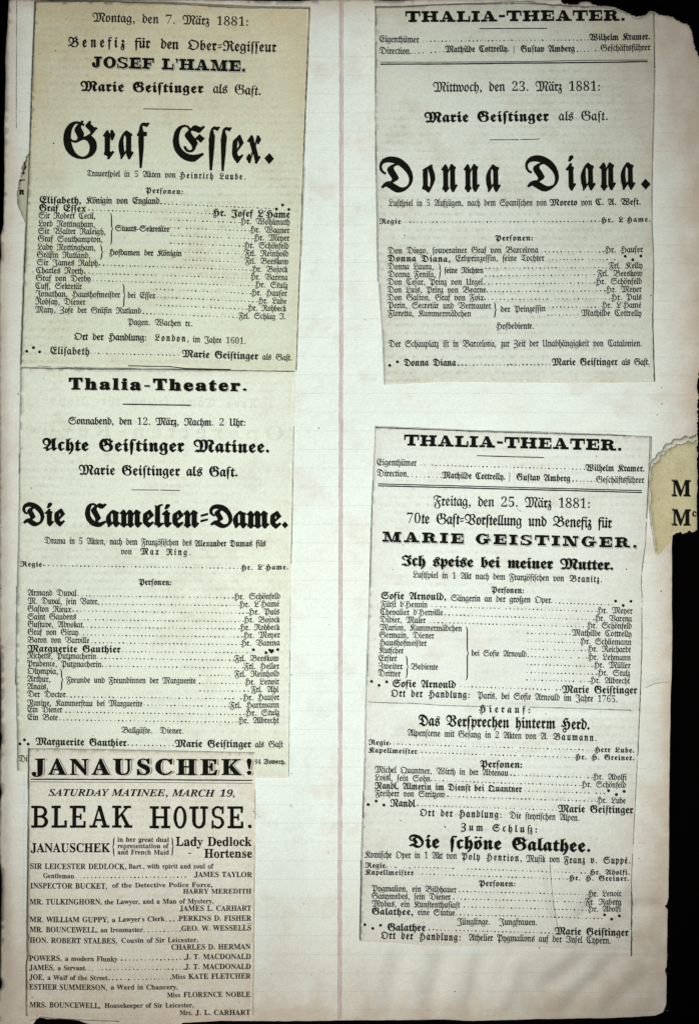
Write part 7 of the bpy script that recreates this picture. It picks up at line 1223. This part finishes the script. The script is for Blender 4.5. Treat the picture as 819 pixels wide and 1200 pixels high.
# Donna Diana
t = thing('newspaper_clipping', 'grey playbill clipping titled Donna Diana with its top edge torn', 'clipping', 604, 225, GR)
out = rough_outline([(439.4, 7.4), (470, 7.2), (500, 5.6), (548, 3.6), (620, 1.2), (640, 3.8), (650, 4.8), (662, 5.6), (690, 6.8), (704, 8.2), (712, 9.0), (722, 10.0), (730, 13.8), (738, 16.8), (745, 21.0), (751, 19.6), (757, 17.0), (762, 13.8), (767, 16.2), (767.6, 80), (766.6, 130), (764.6, 200), (764.4, 270), (766.4, 310), (765.2, 380), (767.6, 447.6), (700, 448.4), (620, 449), (530, 447.4), (480, 449.6), (450, 451), (449, 420), (447, 380), (442.6, 320), (441.8, 260), (440, 205), (439.4, 110)], 3.0, 0.3, set(range(4, 18)))
def tone_d(x, y, d):
    return np.clip(0.4 * np.exp(-d / 10.0) + 0.45 * np.clip(1 - y / 130, 0, 1) + 0.75 * np.clip((x - 640) / 120, 0, 1) * np.clip(1.15 - y / 400, 0, 1), 0, 1)
sheet('paper', out, 0.55, 0.5, 4.0, M_D, t, tone_d)
print_block(BLOCKS['diana'], t, 0.9, M_D)
border(t, 0.9, [(0.8, [(440, 9.2), (470, 8.6), (500, 6.6), (550, 4.6), (620, 4.2), (655, 6.2), (690, 8.4)]), (0.8, [(440.4, 9), (440.2, 31)]), (0.8, [(440.2, 50), (440, 110)]), (0.8, [(440.2, 154), (440.6, 205)]), (0.4, [(441, 225), (442.6, 330)]),
                  (1.0, [(765.6, 15), (766.2, 50), (766.6, 80)]), (0.55, [(766.4, 82), (765.4, 130), (763.6, 200), (763.5, 262)]), (0.8, [(763.6, 262), (765, 290), (765.5, 310), (764.4, 380)]), (1.3, [(764.3, 368), (765, 394), (766.6, 447)])])
specks(t, 0.9, [(474, 276, 0.9), (717, 115.6, 0.6), (718, 118.6, 0.6), (686.5, 231, 0.7), (762.5, 346, 0.9), (582, 317, 0.6), (584.5, 316, 0.6), (554, 188.5, 0.6), (597.5, 427, 0.9), (595, 428.6, 0.8), (760.5, 429.5, 0.6), (545, 432, 0.6), (733, 191, 0.6)])

# Die schöne Galathee
t = thing('newspaper_clipping', 'long grey playbill clipping for 25 March ending with Die schöne Galathee', 'clipping', 590, 810, GR)
out = rough_outline([(439.6, 499.6), (560, 504.5), (680, 508), (736, 510), (763.6, 511.4), (763.2, 540), (760.6, 580), (757.8, 620), (756.4, 640), (754, 655), (752, 672), (751.4, 685), (752.8, 700), (752.2, 712), (751.8, 760), (750, 820), (747, 880), (744.6, 930), (742.6, 970), (741.8, 990), (740, 1005), (740.2, 1060), (739.8, 1120), (735, 1116), (680, 1113), (640, 1110.5), (560, 1109), (500, 1108), (470, 1105), (421.6, 1102.6), (422.4, 1040), (424, 980), (426, 925), (429.4, 790), (430.4, 760), (432.6, 690), (436.6, 565)], 3.0, 0.35, {9, 10, 11, 12, 13, 20})
def tone_e(x, y, d):
    return np.clip(0.4 * np.exp(-d / 9.0) + 0.6 * np.clip((y - 840) / 270, 0, 1) + 0.25 * np.clip((x - 640) / 110, 0, 1), 0, 1)
sheet('paper', out, 0.55, 0.5, 3.5, M_E, t, tone_e)
print_block(BLOCKS['gala'], t, 0.9, M_E)
border(t, 0.9, [(1.0, [(440, 501.2), (560, 505.9), (640, 508.2), (733, 510.4)]), (1.0, [(761.6, 512), (760.4, 545), (758.6, 580), (757.4, 608)]), (0.7, [(763.3, 512), (762.4, 540)]), (0.7, [(757, 612), (755.8, 640), (753.4, 655), (751.4, 672), (750.8, 686), (752, 700)]), (0.8, [(751.6, 712), (751.4, 760), (750, 800)]), (1.0, [(750, 800), (748.4, 840), (746.4, 885)]),
                  (0.5, [(746, 890), (742.5, 960), (741.2, 990)]), (0.6, [(740.8, 1000), (739.8, 1020), (739.6, 1045)]), (1.6, [(739.6, 1045), (739.8, 1080), (739.4, 1121)]),
                  (0.8, [(437, 563), (435, 620), (433.2, 690)]), (0.7, [(430.6, 766), (430.2, 778), (430.8, 786)]), (0.9, [(426.2, 927), (425.2, 959)]), (1.1, [(423.2, 1008), (422.6, 1060), (421.9, 1101)])])
border(t, 0.9, [(0.6, [(644, 1012), (645.6, 1035), (648.2, 1060), (653.2, 1086)]), (0.75, [(431, 822.8), (470, 824.4), (480, 824.2), (520, 826.8), (556, 827.8), (575, 827.4)]), (0.8, [(620, 828.8), (665, 829.6), (700, 831), (738, 831.8)])], 'crease', M_DIRT)
specks(t, 0.9, [(472.5, 638.5, 0.8), (733.5, 667.2, 0.8), (639, 836.4, 0.8), (737.7, 832.2, 0.9), (427, 969.4, 0.9), (521.5, 969, 1.2), (469.5, 961.5, 0.8), (698.5, 534.5, 0.8), (606.5, 596.6, 0.8), (608.5, 598.4, 0.6), (610, 599.5, 0.6), (460.5, 667.5, 0.6), (425.6, 1015, 0.6), (604, 882, 0.6)])

# tan handbill fragment with the two letters
t = thing('handbill_fragment', 'torn tan paper fragment printed with two capital Ms at the right page edge', 'fragment', 789, 580)
inner = [(762.4, 549), (766.5, 542.5), (771, 540.5), (773.5, 534.5), (779, 530.5), (782, 526), (788.5, 524.6), (793, 520.4), (799, 520.8), (805, 517.4), (811, 518.2), (817, 516), (816.6, 560), (816.4, 600), (816.8, 621), (812, 623.4), (806, 622.6), (799, 625.4), (797, 623), (790, 626.4), (786.5, 630), (782, 636.5), (777, 643), (770, 650.6), (768.4, 646), (767.4, 632), (764.2, 616), (763.4, 603), (761.6, 594), (762.4, 580), (760.8, 571), (761.6, 560)]
def lift_t(x, y):
    return 1.2 * np.clip((x - 785) / 30, 0, 1)
outer = [(761, 549), (763.6, 541), (768, 537.5), (771, 531), (777, 526.4), (781, 521), (787, 519.4), (791, 515), (798, 515.4), (805, 511.6), (812, 512.8), (817.6, 510.6), (817.4, 520), (790, 545), (780, 600), (772, 640), (769.4, 651.6), (767.4, 646), (765.4, 632), (762.6, 612), (760.8, 596), (759.8, 580), (759.8, 562)]
sheet('torn_edge', rough_outline(outer, 2.0, 0.5, set(range(0, 11))), 1.55, 0.4, 5, M_TW, t, lift=lift_t)
sheet('paper', rough_outline(inner, 2.0, 0.5, set(range(0, 11)) | set(range(14, 23))), 2.1, 0.5, 4.5, M_T, t, lambda x, y, d: np.clip(0.7 * np.exp(-d / 5.0) + 0.5 * np.exp(-np.hypot((x - 768) / 10, (y - 560) / 25) ** 2), 0, 1), lift_t)
for y0 in (581.4, 615.6):
    k = Ink(3.75)
    k.text('M', 18.6, 'M', (787.0, y0), (809.4, y0 + 0.2))
    if y0 > 600:
        k.text('M', 8.6, 'c', (811.0, y0 - 10.4), (816.2, y0 - 10.4))
    k.build('letter', [M_INK], t)
specks(t, 3.0, [(763.6, 563, 1.0), (765, 556.5, 0.8), (764.4, 561, 0.7), (763, 567, 0.8), (797, 552, 0.6), (772, 585, 0.6)])
border(t, 3.0, [(0.4, [(785, 530), (783, 548), (787, 570)])], 'crease', M_PINK)
